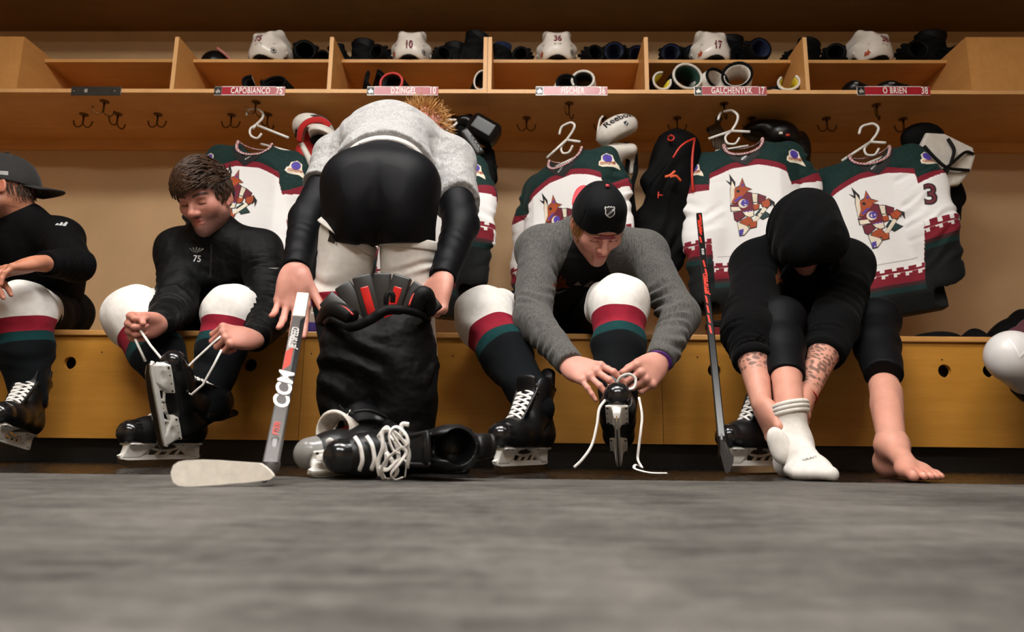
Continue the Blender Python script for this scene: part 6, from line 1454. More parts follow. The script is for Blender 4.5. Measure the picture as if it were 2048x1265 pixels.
def jersey(C, u, up, label, sleeves, crest=True, crest_off=(0, -0.33), sl_no=None, patch=(1, 1), hang=None, hook=None, seed=0, L=0.80, W=0.232, crest_scale=1.0, thick=0.075, sh=0.0):
    up = Vector(up).normalized(); u = Vector(u); u = (u - up * u.dot(up)).normalized(); R = Matrix((u, up.cross(u), up)).transposed()          # local x=u, y=back, z=up; sh: slope of a tilted hanger
    M = Matrix.Translation(C) @ R.to_4x4(); t = thing('hockey_jersey', C, label, 'jersey', 'jerseys on hangers', R)
    r = np.random.default_rng(seed)
    poly = np.array([(-0.075, 0.0), (0.075, 0.0), (0.15, -0.03), (0.21, -0.075), (0.232, -0.16), (W, -0.45), (W + 0.02, -L), (-W - 0.02, -L), (-W, -0.45), (-0.232, -0.16), (-0.21, -0.075), (-0.15, -0.03)])
    f = Field((-0.62, -0.17, -L - 0.05), (0.62, 0.17, 0.06), 0.0055)
    X = f.ax[0][:, None]; Z = f.ax[2][None, :]
    d2 = np.full((f.n[0], f.n[2]), 1e9, np.float32); ins = np.zeros(d2.shape, bool); m = len(poly)
    for i in range(m):
        a, b = poly[i], poly[(i + 1) % m]; e = b - a; wx, wz = X - a[0], Z - a[1]; h = np.clip((wx * e[0] + wz * e[1]) / (e @ e), 0, 1); d2 = np.minimum(d2, np.hypot(wx - e[0] * h, wz - e[1] * h))
        c = ((a[1] > Z) != (b[1] > Z)) & (X < (b[0] - a[0]) * (Z - a[1]) / (b[1] - a[1] + 1e-9) + a[0]); ins ^= c
    sd = np.where(ins, -d2, d2); bot = np.clip((Z + L) / 0.02, 0, 1)
    th = thick * np.sqrt(np.clip(-sd / 0.085, 0, 1)); th = np.where(Z < -L + 0.1, thick * np.sqrt(np.clip(-np.maximum(sd, np.abs(X) - W - 0.03) / 0.085 + 0.35 * np.clip((-L + 0.1 - Z) / 0.1, 0, 1), 0, 1)), th)
    fold = 0; down = np.clip((-Z - 0.12) / 0.45, 0, 1)
    for k in range(5):
        q = 9 + 22 * r.random(); fold = fold + np.sin(X * q + r.random() * 6.28 + Z * (r.random() - 0.5) * 5) * (0.5 + r.random())
    fold = fold * 0.0052 * down + 0.004 * np.sin(X * 6 + Z * 14 + r.random() * 6)
    dd = np.abs(f.ax[1][None, :, None] - fold[:, None, :]) - th[:, None, :]
    f.f = np.where(sd[:, None, :] > 0, np.maximum(sd[:, None, :], dd), np.maximum(dd * 0.8, -0.05)).astype(np.float32); f.f = np.where(sd[:, None, :] > 0, np.sqrt(np.maximum(sd[:, None, :], 0) ** 2 + np.maximum(dd, 0) ** 2) + 0.0006, f.f).astype(np.float32)
    for pts, rs in sleeves:
        P3 = [Vector(p) for p in pts]
        for i in range(len(P3) - 1): f.cone(P3[i], P3[i + 1], rs[i], rs[i + 1], 0.03, flat=((0, 1, 0), 0.5))
        for i in range(len(P3) - 1): rib(f, P3[i], P3[i + 1], rs[i] + 0.01, 3, 0.0042, 0.1, 0.9 if i == len(P3) - 2 else 1.05, seed + i, 0.8)
        e = P3[-1]; d = (P3[-1] - P3[-2]).normalized(); f.cone(e - d * 0.01, e + d * 0.08, rs[-1] * 0.8, rs[-1] * 0.9, 0.004, 's', flat=((0, 1, 0), 0.4))
    f.ell((0, 0, 0.02), (0.088, 0.075, 0.075), None, 0.008, 's'); f.ell((0, -0.06, -0.01), (0.084, 0.07, 0.078), None, 0.008, 's')
    me = fmesh('jersey_body', f, 2); V = verts_of(me)
    x, z = V[:, 0], V[:, 2]; yk = -0.115 - 0.09 * np.clip((np.abs(x) - 0.05) / 0.2, 0, 1.3) ** 1.3; hem = -L + 0.185
    K = np.interp(0, [0], [0]) + np.where(z > yk, 0.2 - 0.2 * np.clip((z - yk) / 0.25, 0, 1), 0.2 + (yk - z) * 1.5); K = np.where(K > 0.245, 0.25 + 0.55 * np.clip((yk - 0.03 - z) / (yk - 0.03 - hem), 0, 1) ** 1.0, K)
    K = np.where(z < hem, 0.80 + (hem - z) * 0.95, np.where((z < hem + 0.06) & (K > 0.25), 0.80 - (z - hem) * 0.95, K)); K = np.where((z > hem + 0.06) & (K > 0.25), np.minimum(K, 0.74), K)
    U = x * 1.0
    for pts, rs in sleeves:
        P3 = np.array([list(p) for p in pts], np.float32); best = np.full(len(V), 1e9); tt = np.zeros(len(V)); lat = np.zeros(len(V)); LL = np.linalg.norm(np.diff(P3, axis=0), axis=1); cum = np.concatenate([[0], np.cumsum(LL)])
        for i in range(len(P3) - 1):
            e = P3[i + 1] - P3[i]; h = np.clip(((V - P3[i]) @ e) / (e @ e), 0, 1 if i < len(P3) - 2 else 1.4); q = V - (P3[i] + h[:, None] * e); dn = np.hypot(np.hypot(q[:, 0], q[:, 2]), q[:, 1]); dist = dn - (rs[i] + (rs[i + 1] - rs[i]) * np.clip(h, 0, 1)); mk = dist < best; best = np.where(mk, dist, best); tt = np.where(mk, cum[i] + h * LL[i], tt); lat = np.where(mk, q[:, 0] * e[2] / LL[i] - q[:, 2] * e[0] / LL[i], lat)
        Lt = cum[-1]; sgn = np.sign(P3[0][0]); on = (best < 0.012) & (x * sgn > 0.16)
        ce = Lt - 0.22; ks = np.where(tt < 0.13, 0.2 * tt / 0.13, np.where(tt < 0.16, 0.2 + (tt - 0.13) * 1.5, np.where(tt < ce - 0.06, 0.5, 0.80 + (tt - ce) * 0.95)))
        K = np.where(on, ks, K); U = np.where(on, lat, U)
    set_attr(me, 'K', K); set_attr(me, 'U', U + 5); V[:, 2] += V[:, 0] * sh; me.vertices.foreach_set('co', V.ravel()); me.update()
    body = mobj('jersey_body', me, M_KIT, t, world=False); bv = bvh_of([body]); fr = -(R @ Vector((0, 1, 0))); W3 = lambda a, b, c: M @ Vector((a, b, c + a * sh)); u = (R @ Vector((1, 0, sh))).normalized()
    # collar: trim ring and black front placket
    ring = [(0.086 * math.cos(a), -0.03 - 0.05 * max(0, math.sin(a)) + 0.055 * max(0, -math.sin(a)), 0.0 - 0.085 * max(0, math.sin(a)) ** 0.8 - 0.015 * max(0, -math.sin(a))) for a in np.linspace(0, 6.283, 40, endpoint=False)]
    ring = [(a, b, c + a * sh) for a, b, c in ring]
    MB().tube(ring, 1.0, 8, closed=True, flat=(0.015, 0.006, (0, 0, 1))).build('collar', M_TRIMM, t, True, False)
    decal('collar_placket', poly2d([[(-0.105, 0.035), (-0.078, -0.005), (-0.03, -0.058), (0.03, -0.058), (0.078, -0.005), (0.105, 0.035), (0.092, -0.03), (0.055, -0.085), (0.0, -0.122), (-0.055, -0.085), (-0.092, -0.03)]]), W3(0, 0, -0.02), u, fr, M_BLACKA, t, bv, 0.002, 0.015)
    shield(W3(0, 0, -0.098), u, fr, 0.036, t, bv)
    if crest:
        s = 0.00086 * crest_scale
        for i, (mt, pl) in enumerate(CREST):
            pp = [((a - 655) * s, -(b - 642) * s) for a, b in pl]; cx = sum(p[0] for p in pp) / len(pp); cy = sum(p[1] for p in pp) / len(pp); big = []
            for a, b in pp:
                l = math.hypot(a - cx, b - cy) + 1e-6; g = 1 + 0.0042 / l; big.append((cx + (a - cx) * g, cy + (b - cy) * g))
            o = W3(crest_off[0], 0, crest_off[1])
            if mt is not M_BLACKA: decal('crest_outline', poly2d([big]), o, u, fr, M_BLACKA, t, bv, 0.0014 + 0.00001 * i, 0.02)
            decal('crest_piece', poly2d([pp]), o, u, fr, mt, t, bv, 0.0026 + 0.00004 * i, 0.02)
    el = lambda a, b: [[(a * math.cos(q), b * math.sin(q)) for q in np.linspace(0, 6.283, 20, endpoint=False)]]
    for sgn, on in zip((-1, 1), patch):
        if not on: continue
        o = W3(sgn * 0.205, 0, -0.12); nn = (fr + u * sgn * 0.8).normalized()
        decal('shoulder_patch', poly2d([[(-0.045, -0.02), (-0.04, 0.0), (-0.03, 0.005), (-0.025, 0.028), (0, 0.042), (0.025, 0.028), (0.03, 0.0), (0.045, -0.025), (0.05, -0.045), (0.02, -0.03), (-0.03, -0.03)]]), o, u - fr * sgn * 0.4, nn, M_CREAM, t, bv, 0.002, 0.015)
        decal('patch_moon', poly2d([[(x * 0.6, y * 0.6 + 0.014) for x, y in el(0.036, 0.036)[0]]]), o, u - fr * sgn * 0.4, nn, M_VIOLET, t, bv, 0.003, 0.012)
        decal('patch_lettering', text2d('COYOTES', 0.017, 0.9, 0.0006), o - up * 0.012, u - fr * sgn * 0.4, nn, M_RUST, t, bv, 0.0042, 0.012)
    if sl_no:
        tx, ox, oz, uu, nn = sl_no
        decal('sleeve_number', text2d(tx, 0.13, 0.85, 0.006), W3(ox, 0, oz), uu, nn, M_BLACKA, t, bv, 0.0025, 0.015)
        decal('sleeve_number', text2d(tx, 0.13, 0.85, 0.0), W3(ox, 0, oz), uu, nn, M_MAROON, t, bv, 0.0038, 0.015)
    decal('hem_line', poly2d([[(-0.14, 0.0), (0.14, 0.0), (0.14, 0.003), (-0.14, 0.003)]]), W3(0, 0, -L + 0.235), u, fr, plain('stitch', '#bdb8b2', 0.8), t, bv, 0.0012, 0.02)
    # hanger
    if hang:
        jn, hl, hr, ht = [P(*q) for q in hang]
        g = thing('clothes_hanger', jn, 'white plastic hanger ' + hook, 'hanger', 'white hangers')
        hk = [jn, jn + (ht - jn) * 0.35 + u * 0.03, jn + (ht - jn) * 0.68 + u * 0.042, ht + u * 0.024 - Vector((0, 0, 0.004)), ht, ht - u * 0.03 - Vector((0, 0, 0.006)), ht - u * 0.043 - Vector((0, 0, 0.038))]
        MB().tube(curve(hk, 5), 0.006, 8).build('hook', M_HANG, g, True)
        for e in (hl, hr): MB().tube([jn, e], 0.0065, 8).build('arm', M_HANG, g, True)
        b0 = hl - Vector((0, -0.03, 0.055)); b1 = hr - Vector((0, -0.03, 0.055)); b0 = b0 + (b1 - b0) * 0.2; MB().tube([b0, b1], 0.0055, 8).build('bar', M_HANG, g, True)
        c0 = jn - Vector((0, 0, 0.012)); MB().tube(curve([jn, c0 - u * 0.028 + Vector((0, 0, -0.012)), c0 - u * 0.022 - Vector((0, 0, 0.045)), c0 + u * 0.012 - Vector((0, 0, 0.056)), c0 + u * 0.034 - Vector((0, 0, 0.03))], 5), 0.0055, 8).build('tie_loop', M_HANG, g, True)
    return t
SLV = lambda s, pts, rs: ([(s * a, b, c) for a, b, c in pts], rs)
DEF = [(0.185, 0.02, -0.095), (0.235, 0.04, -0.24), (0.25, 0.05, -0.44), (0.25, 0.05, -0.7)]; RS = [0.08, 0.082, 0.08, 0.07]
jersey(P(516, 290, 3.06), (0.97, -0.12, 0), (0, 0.02, 1), 'white jersey with green yoke hanging behind the bearded player', [SLV(-1, [(0.185, 0, -0.095), (0.24, 0.0, -0.22), (0.27, 0.02, -0.36), (0.27, 0.03, -0.5)], RS), SLV(1, [(0.185, 0, -0.095), (0.245, 0.0, -0.24), (0.26, 0.03, -0.42), (0.25, 0.04, -0.6)], RS)],
       crest_off=(-0.035, -0.285), patch=(1, 1), hang=((512, 250, 3.06), (505, 258, 3.06), (577, 276, 3.02), (510, 218, 3.06)), hook='holding jersey 75, tilted', seed=1, sh=-0.14)
jersey(P(862, 300, 3.0), (0.96, -0.16, 0), (0, 0.02, 1), 'white jersey mostly hidden behind the standing player, its sleeve numbered 10', [SLV(-1, DEF, RS), SLV(1, [(0.2, 0, -0.095), (0.235, -0.04, -0.24), (0.235, -0.06, -0.42), (0.23, -0.06, -0.62)], RS)], crest=False,
       sl_no=('0', 0.245, -0.33, (0.9, -0.3, 0), (0.3, -0.95, 0)), patch=(0, 1), hang=((870, 268, 3.02), (850, 274, 3.02), (915, 282, 3.0), (905, 240, 3.04)), hook='behind the standing player', seed=2, sh=-0.1)
jersey(P(1136, 312, 3.06), (0.84, -0.5, 0), (0, 0.02, 1), 'white jersey with green yoke hanging behind the player in the black cap', [SLV(-1, DEF, RS), SLV(1, [(0.17, 0.02, -0.095), (0.2, 0.05, -0.24), (0.2, 0.07, -0.42), (0.2, 0.07, -0.66)], RS)],
       crest_off=(0.0, -0.33), patch=(0, 1), hang=((1133, 280, 3.06), (1094, 316, 3.08), (1160, 284, 3.02), (1134, 248, 3.06)), hook='under shelf hook, holding jersey 36', seed=3, sh=0.16)
jersey(P(1486, 288, 3.04), (0.94, -0.3, 0), (0, 0.02, 1), 'white jersey with green yoke and coyote crest hanging beside black trousers', [SLV(-1, [(0.18, -0.01, -0.095), (0.2, -0.05, -0.24), (0.2, -0.07, -0.45), (0.2, -0.06, -0.72)], RS), SLV(1, DEF, RS)],
       crest_off=(0.015, -0.32), patch=(1, 1), hang=((1463, 262, 3.04), (1417, 278, 3.06), (1500, 264, 3.0), (1454, 222, 3.04)), hook='holding jersey 17 upright', seed=4, sh=0.05)
jersey(P(1735, 306, 3.04), (0.96, -0.24, 0), (0, 0.02, 1), 'white jersey with green yoke and coyote crest at the last stall, sleeve number showing', [SLV(-1, DEF, RS), SLV(1, [(0.16, -0.02, -0.09), (0.2, -0.06, -0.25), (0.215, -0.08, -0.43), (0.245, -0.06, -0.66)], [0.08, 0.085, 0.085, 0.075])],
       crest_off=(0.0, -0.33), sl_no=('3', 0.245, -0.31, (0.75, -0.5, 0.0), (0.6, -0.8, 0)), patch=(0, 1), hang=((1741, 284, 3.04), (1684, 322, 3.06), (1772, 286, 3.0), (1736, 249, 3.04)), hook='at the last stall, holding jersey 38', seed=5, sh=0.16)
# ================================================================== pads hanging from the hooks
M_PADW = plain('white_pad_leather', '#d2ccc2', 0.5, var=0.05); M_PADRED = cloth('red_pad_cloth', '#b01f1c', 0.7, folds=0.3); M_PADBK = cloth('black_pad_cloth', '#060607', 0.75, folds=0.4, spec=0.12, sheen=0.0); M_PADSH = plain('black_shell_plastic', '#0b0b0c', 0.3, var=0.05, spec=0.35); M_BEIGE = cloth('beige_lace_cloth', '#5a4a38', 0.9)
def solid(name, parent, mat, fn, pts, m=0.12, vox=0.0045, smooth=2):
    lo, hi = bounds(pts, m); f = Field(lo, hi, vox); fn(f); return mobj(name, fmesh(name, f, smooth), mat, parent)
def strap(name, parent, mat, px, w=0.03, th=0.004, n=6): return MB().tube(curve([P(*q) for q in px], n), 1.0, 8, flat=(th, w, (0.2, 0.2, 1)) if False else (w, th, (0.1, -1, 0.1))).build(name, mat, parent, True)
# red and white shoulder pads
g = thing('shoulder_pads', P(630, 330, 3.1), 'red, white and black shoulder pads hanging beside jersey 75', 'pads', 'protective pads on hooks')
c = P(628, 262, 3.06)
def fn(f):
    f.ell(c, (0.105, 0.1, 0.075), Matrix.Rotation(0.35, 3, 'Y'), 0); f.ell(c + Vector((0.0, 0.0, -0.07)), (0.12, 0.11, 0.07), None, 0.01, 's'); f.plane(c + Vector((0, 0, -0.035)), (0.15, 0, -1))
solid('shoulder_cap', g, M_PADW, fn, [c], 0.15)
MB().tube(curve([P(598, 285, 3.0), P(602, 258, 2.97), P(618, 243, 2.96), P(642, 240, 2.96), P(660, 252, 2.98)], 6), 1.0, 8, flat=(0.03, 0.006, (0, -1, 0.4))).build('red_stripe', M_PADRED, g, True)
MB().tube(curve([P(592, 275, 3.02), P(596, 250, 3.0), P(612, 236, 2.98), P(640, 233, 2.98), P(662, 246, 3.0)], 6), 0.007, 8).build('black_rim', M_PADSH, g, True)
MB().tube(curve([P(600, 262, 2.985), P(610, 247, 2.965), P(628, 241, 2.96)], 6), 0.004, 6).build('black_print', M_PADSH, g, True)
c2 = P(650, 275, 3.0)
solid('bicep_cap', g, M_PADW, lambda f: (f.ell(c2, (0.085, 0.07, 0.05), Matrix.Rotation(0.5, 3, 'Y'), 0), f.ell(c2 + Vector((0, -0.02, -0.045)), (0.085, 0.09, 0.05), Matrix.Rotation(0.5, 3, 'Y'), 0.008, 's')), [c2], 0.13)
c3 = P(640, 305, 3.08)
solid('chest_pad', g, M_PADRED, lambda f: (f.box(c3, (0.085, 0.035, 0.11), Matrix.Rotation(0.12, 3, 'Y'), 0.03), f.cone(P(605, 300, 3.05), P(615, 355, 3.05), 0.03, 0.025, 0.02), f.wobble(0.004, 40, 3)), [c3], 0.16)
solid('white_edge', g, M_PADW, lambda f: (f.path([P(604, 290, 3.03), P(622, 325, 3.02), P(632, 350, 3.02), P(618, 385, 3.02)], [0.014, 0.016, 0.02, 0.03], 0.01), f.ell(P(622, 372, 3.04), (0.04, 0.03, 0.04), None, 0.02)), [P(604, 290, 3.03), P(618, 385, 3.02)], 0.08)
solid('black_liner', g, M_PADBK, lambda f: (f.box(P(655, 300, 3.13), (0.05, 0.03, 0.12), Matrix.Rotation(-0.2, 3, 'Y'), 0.02), f.ell(P(645, 282, 3.02), (0.06, 0.04, 0.025), None, 0.02)), [P(655, 300, 3.13)], 0.18)
# black shoulder pads
g = thing('shoulder_pads', P(955, 320, 3.1), 'black shoulder pads with red insets hanging behind the standing player', 'pads', 'protective pads on hooks')
c = P(968, 262, 3.02); R = Matrix.Rotation(0.55, 3, 'Y')
solid('shoulder_cap', g, M_PADSH, lambda f: (f.box(c, (0.075, 0.05, 0.055), R, 0.025), f.box(c + R @ Vector((0, -0.05, 0)), (0.055, 0.006, 0.035), R, 0.004, 0.006), f.ell(P(930, 245, 3.05), (0.045, 0.05, 0.03), None, 0.03)), [c], 0.15)
solid('neck_roll', g, M_PADBK, lambda f: (f.ell(P(925, 262, 3.08), (0.05, 0.05, 0.06), None, 0), f.cone(P(918, 240, 3.1), P(940, 236, 3.1), 0.02, 0.02, 0.02)), [P(925, 262, 3.08)], 0.12)
solid('bicep_band', g, M_PADG, lambda f: (f.box(P(945, 285, 3.0), (0.022, 0.02, 0.075), Matrix.Rotation(-0.6, 3, 'Y'), 0.01),), [P(945, 285, 3.0)], 0.13)
for i in range(5):
    p = P(944 + 5 * i, 272 + 8 * i, 2.97); MB().lathe([(0.004, 0), (0.004, 0.004)], 8, Matrix.Translation(p) @ Matrix.Rotation(math.pi / 2, 4, 'X')).build('eyelet', M_BLACKA, g)
c4 = P(962, 335, 3.1)
def quilt(f):
    f.box(c4, (0.075, 0.035, 0.1), Matrix.Rotation(-0.12, 3, 'Y'), 0.035); f.wobble(0.003, 30, 4)
    for k in range(4): z = 0.05 - 0.045 * k; f.cone(c4 + Vector((-0.09, -0.036, z - 0.02)), c4 + Vector((0.09, -0.036, z + 0.03)), 0.004, 0.004, 0.008, 's')
solid('chest_pad', g, M_PADBK, quilt, [c4], 0.17)
for x, y in ((943, 315), (955, 325)): solid('red_inset', g, M_REDGLOSS, lambda f: f.ell(P(x, y, 3.0), (0.016, 0.012, 0.024), Matrix.Rotation(-0.3, 3, 'Y'), 0), [P(x, y, 3.0)], 0.05, 0.003)
strap('strap', g, M_PADBK, [(990, 330, 3.08), (982, 355, 3.08), (978, 385, 3.08), (978, 410, 3.08), (966, 414, 3.08), (976, 395, 3.08)], 0.03)
solid('lower_flap', g, M_PADBK, lambda f: f.box(P(958, 420, 3.14), (0.035, 0.02, 0.08), Matrix.Rotation(-0.1, 3, 'Y'), 0.015), [P(958, 420, 3.14)], 0.13)
# white pads with lettering
g = thing('shoulder_pads', P(1235, 320, 3.1), 'white padded shoulder guard with black lettering hanging above black straps', 'pads', 'protective pads on hooks')
c = P(1234, 262, 3.0); R = Matrix.Rotation(-0.5, 3, 'Y')
def fn(f):
    f.ell(c, (0.105, 0.075, 0.068), R, 0); f.ell(c + R @ Vector((0, 0.03, -0.075)), (0.11, 0.1, 0.05), R, 0.01, 's')
    for k in (0.025, 0.04, 0.055): f.path([c + R @ Vector((-0.1, -0.06 + 0.01, -k + 0.012)), c + R @ Vector((-0.03, -0.085, -k)), c + R @ Vector((0.08, -0.06, -k + 0.01))], 0.0025, 0.004, 's')
sh = solid('shoulder_cap', g, M_PADW, fn, [c], 0.14, 0.0038)
decal('lettering', text2d('Reebok', 0.05, 0.95, 0.001), c + R @ Vector((0.012, -0.07, 0.03)), R @ Vector((1, 0, 0)), (0, -1, 0.25), M_DARKP, g, bvh_of([sh]), 0.002, 0.01)
shield(c + R @ Vector((0.03, -0.07, -0.012)), R @ Vector((1, 0, 0)), Vector((0, -1, 0.0)), 0.026, g, bvh_of([sh]), False)
solid('bicep_cap', g, M_PADW, lambda f: (f.cone(P(1222, 305, 3.02), P(1262, 300, 3.02), 0.04, 0.03, 0), f.cone(P(1226, 310, 3.04), P(1232, 358, 3.06), 0.045, 0.022, 0.04), f.cone(P(1262, 310, 3.06), P(1262, 345, 3.08), 0.02, 0.012, 0.03)), [P(1222, 300, 3.02), P(1245, 350, 3.06)], 0.1)
solid('black_body', g, M_PADBK, lambda f: (f.box(P(1246, 410, 3.16), (0.05, 0.03, 0.19), Matrix.Rotation(-0.08, 3, 'Y'), 0.02), f.wobble(0.006, 30, 5)), [P(1246, 410, 3.16)], 0.26)
solid('beige_panel', g, M_PADW, lambda f: f.box(P(1248, 362, 3.1), (0.016, 0.008, 0.06), Matrix.Rotation(-0.1, 3, 'Y'), 0.006), [P(1248, 362, 3.1)], 0.1)
for px in ([(1252, 285, 3.05), (1256, 320, 3.05), (1250, 360, 3.06), (1256, 405, 3.08), (1262, 440, 3.1)], [(1270, 300, 3.07), (1272, 340, 3.06), (1264, 375, 3.06), (1268, 420, 3.08), (1276, 460, 3.1)], [(1240, 330, 3.06), (1246, 380, 3.06), (1250, 430, 3.07)]): strap('strap', g, M_PADBK, px, 0.022)
strap('white_lace_strap', g, M_PADW, [(1194, 282, 3.02), (1196, 260, 3.03), (1200, 240, 3.04), (1206, 232, 3.05)], 0.01)
# black trousers with red trim
g = thing('warm_up_trousers', P(1345, 400, 3.1), 'black warm-up trousers with red trim hanging from a hook', 'trousers')
def fn(f):
    f.cone(P(1356, 290, 3.1), P(1342, 380, 3.1), 0.09, 0.14, 0, flat=((0, 1, 0), 0.6)); f.cone(P(1340, 380, 3.1), P(1318, 470, 3.1), 0.12, 0.085, 0.04, flat=((0, 1, 0), 0.6)); f.cone(P(1318, 470, 3.1), P(1322, 525, 3.1), 0.085, 0.075, 0.02, flat=((0, 1, 0), 0.6))
    f.cone(P(1345, 370, 3.1), P(1355, 470, 3.1), 0.11, 0.08, 0.03, flat=((0, 1, 0), 0.6)); f.cone(P(1355, 470, 3.1), P(1348, 520, 3.1), 0.08, 0.055, 0.02, flat=((0, 1, 0), 0.6)); f.cone(P(1300, 440, 3.1), P(1305, 500, 3.1), 0.05, 0.04, 0.03, flat=((0, 1, 0), 0.6)); f.cone(P(1348, 266, 3.12), P(1350, 285, 3.1), 0.02, 0.06, 0.02); f.cone(P(1335, 285, 3.1), P(1322, 340, 3.1), 0.03, 0.05, 0.03); f.cone(P(1378, 285, 3.1), P(1382, 420, 3.1), 0.03, 0.06, 0.03)
    rib(f, P(1345, 300, 3.1), P(1335, 520, 3.1), 0.16, 3, 0.008, 0, 1, 6, 1.2); f.wobble(0.006, 24, 6)
solid('trousers_body', g, M_PADBK, fn, [P(1348, 280, 3.1), P(1320, 530, 3.1), P(1290, 450, 3.1), P(1390, 400, 3.1)], 0.14, 0.0055)
for px, r in (([(1346, 316, 2.98), (1358, 297, 2.98), (1372, 285, 2.98), (1390, 277, 3.0)], 0.005), ([(1389, 278, 3.02), (1385, 310, 3.01), (1384, 350, 3.0), (1386, 385, 3.01)], 0.006), ([(1336, 275, 3.02), (1342, 271, 3.0), (1348, 275, 3.0), (1345, 281, 3.0), (1338, 281, 3.02), (1336, 276, 3.02)], 0.004), ([(1315, 390, 2.98), (1325, 391, 2.98)], 0.003), ([(1317, 384, 2.98), (1316, 397, 2.98)], 0.003)):
    MB().tube(curve([P(*q) for q in px], 5), r, 6).build('red_trim', M_ORANGE, g, True)
for px in ([(1330, 354, 2.96), (1341, 350, 2.95), (1350, 342, 2.95)], [(1340, 354, 2.95), (1352, 352, 2.95), (1362, 362, 2.96)]): strap('orange_drawcord', g, plain('orange_cord', '#d8562c', 0.6), px, 0.012, 0.005)
# black pads behind the upright jersey
g = thing('shoulder_pads', P(1560, 320, 3.25), 'black shoulder pads with small red marks hanging behind the upright jersey', 'pads', 'protective pads on hooks')
solid('shoulder_cap', g, M_PADSH, lambda f: (f.ell(P(1560, 275, 3.2), (0.1, 0.09, 0.08), Matrix.Rotation(0.4, 3, 'Y'), 0), f.ell(P(1520, 262, 3.22), (0.09, 0.08, 0.05), None, 0.03), f.ell(P(1600, 300, 3.22), (0.05, 0.06, 0.1), None, 0.03)), [P(1540, 280, 3.2)], 0.25)
solid('chest_pad', g, M_PADBK, lambda f: (f.box(P(1590, 340, 3.25), (0.07, 0.05, 0.1), None, 0.03), f.box(P(1600, 370, 3.25), (0.06, 0.03, 0.05), None, 0.02), f.wobble(0.005, 35, 8)), [P(1595, 340, 3.25)], 0.2)
for x, y, mt in ((1576, 270, M_ORANGE), (1590, 318, M_ORANGE), (1562, 266, M_PADW)): MB().box(tuple(P(x, y, 3.095) - Vector((0.008, 0.002, 0.006))), tuple(P(x, y, 3.095) + Vector((0.008, 0.01, 0.006))), 0.002).build('mark', mt, g)
# lace cloth
g = thing('lace_cloth', P(1440, 255, 3.2), 'narrow brown patterned cloth hanging behind the upright hanger', 'cloth')
N = Nodes('brown_lace'); w = N.new('ShaderNodeTexWave'); N.link(N.coord((60, 60, 30)), w.inputs[0]); w.inputs['Scale'].default_value = 0.6; w.inputs['Distortion'].default_value = 6
MLACE = N.out(N.ramp(w.outputs[0], [(0.35, lin('#120e0a')), (0.6, lin('#6a5844'))]), 0.9)
solid('cloth', g, MLACE, lambda f: (f.path([P(1438, 235, 3.2), P(1432, 262, 3.2), P(1440, 290, 3.2)], [0.014, 0.03, 0.045], 0.02, flat=((0, 1, 0), 0.4)), f.wobble(0.004, 60, 9)), [P(1438, 235, 3.2), P(1440, 290, 3.2)], 0.08, 0.0045)
# black and white chest pads
g = thing('shoulder_pads', P(1870, 320, 3.1), 'white and black panelled chest pads hanging at the last stall', 'pads', 'protective pads on hooks')
solid('back_pad', g, M_PADBK, lambda f: (f.ell(P(1845, 275, 3.14), (0.1, 0.06, 0.075), None, 0), f.cone(P(1850, 300, 3.14), P(1900, 400, 3.14), 0.08, 0.07, 0.03, flat=((0, 1, 0), 0.5)), f.box(P(1890, 420, 3.14), (0.075, 0.025, 0.05), Matrix.Rotation(0.3, 3, 'Y'), 0.02), f.wobble(0.004, 40, 10)), [P(1845, 265, 3.14), P(1895, 430, 3.14)], 0.14)
ol = [(1838, 292), (1850, 268), (1885, 270), (1942, 298), (1947, 315), (1938, 345), (1915, 372), (1878, 378), (1868, 356), (1850, 330)]
pw = [P(x, y, 3.07) for x, y in ol]; MB().prism([(p.x, p.z) for p in pw], 0.035, Matrix(((1, 0, 0, 0), (0, 0, -1, 3.085), (0, 1, 0, 0), (0, 0, 0, 1))), 0.012).build('chest_plate', M_PADW, g)
for px in ([(1848, 292, 3.03), (1872, 318, 3.025), (1896, 336, 3.02), (1938, 341, 3.04)], [(1868, 356, 3.035), (1900, 330, 3.02), (1930, 305, 3.03), (1946, 308, 3.05)], [(1897, 336, 3.02), (1888, 355, 3.03), (1878, 377, 3.05)], [(1896, 278, 3.04), (1908, 300, 3.03), (1902, 326, 3.022)]): MB().tube(curve([P(*q) for q in px], 5), 0.0075, 8).build('black_binding', M_PADK, g, True)
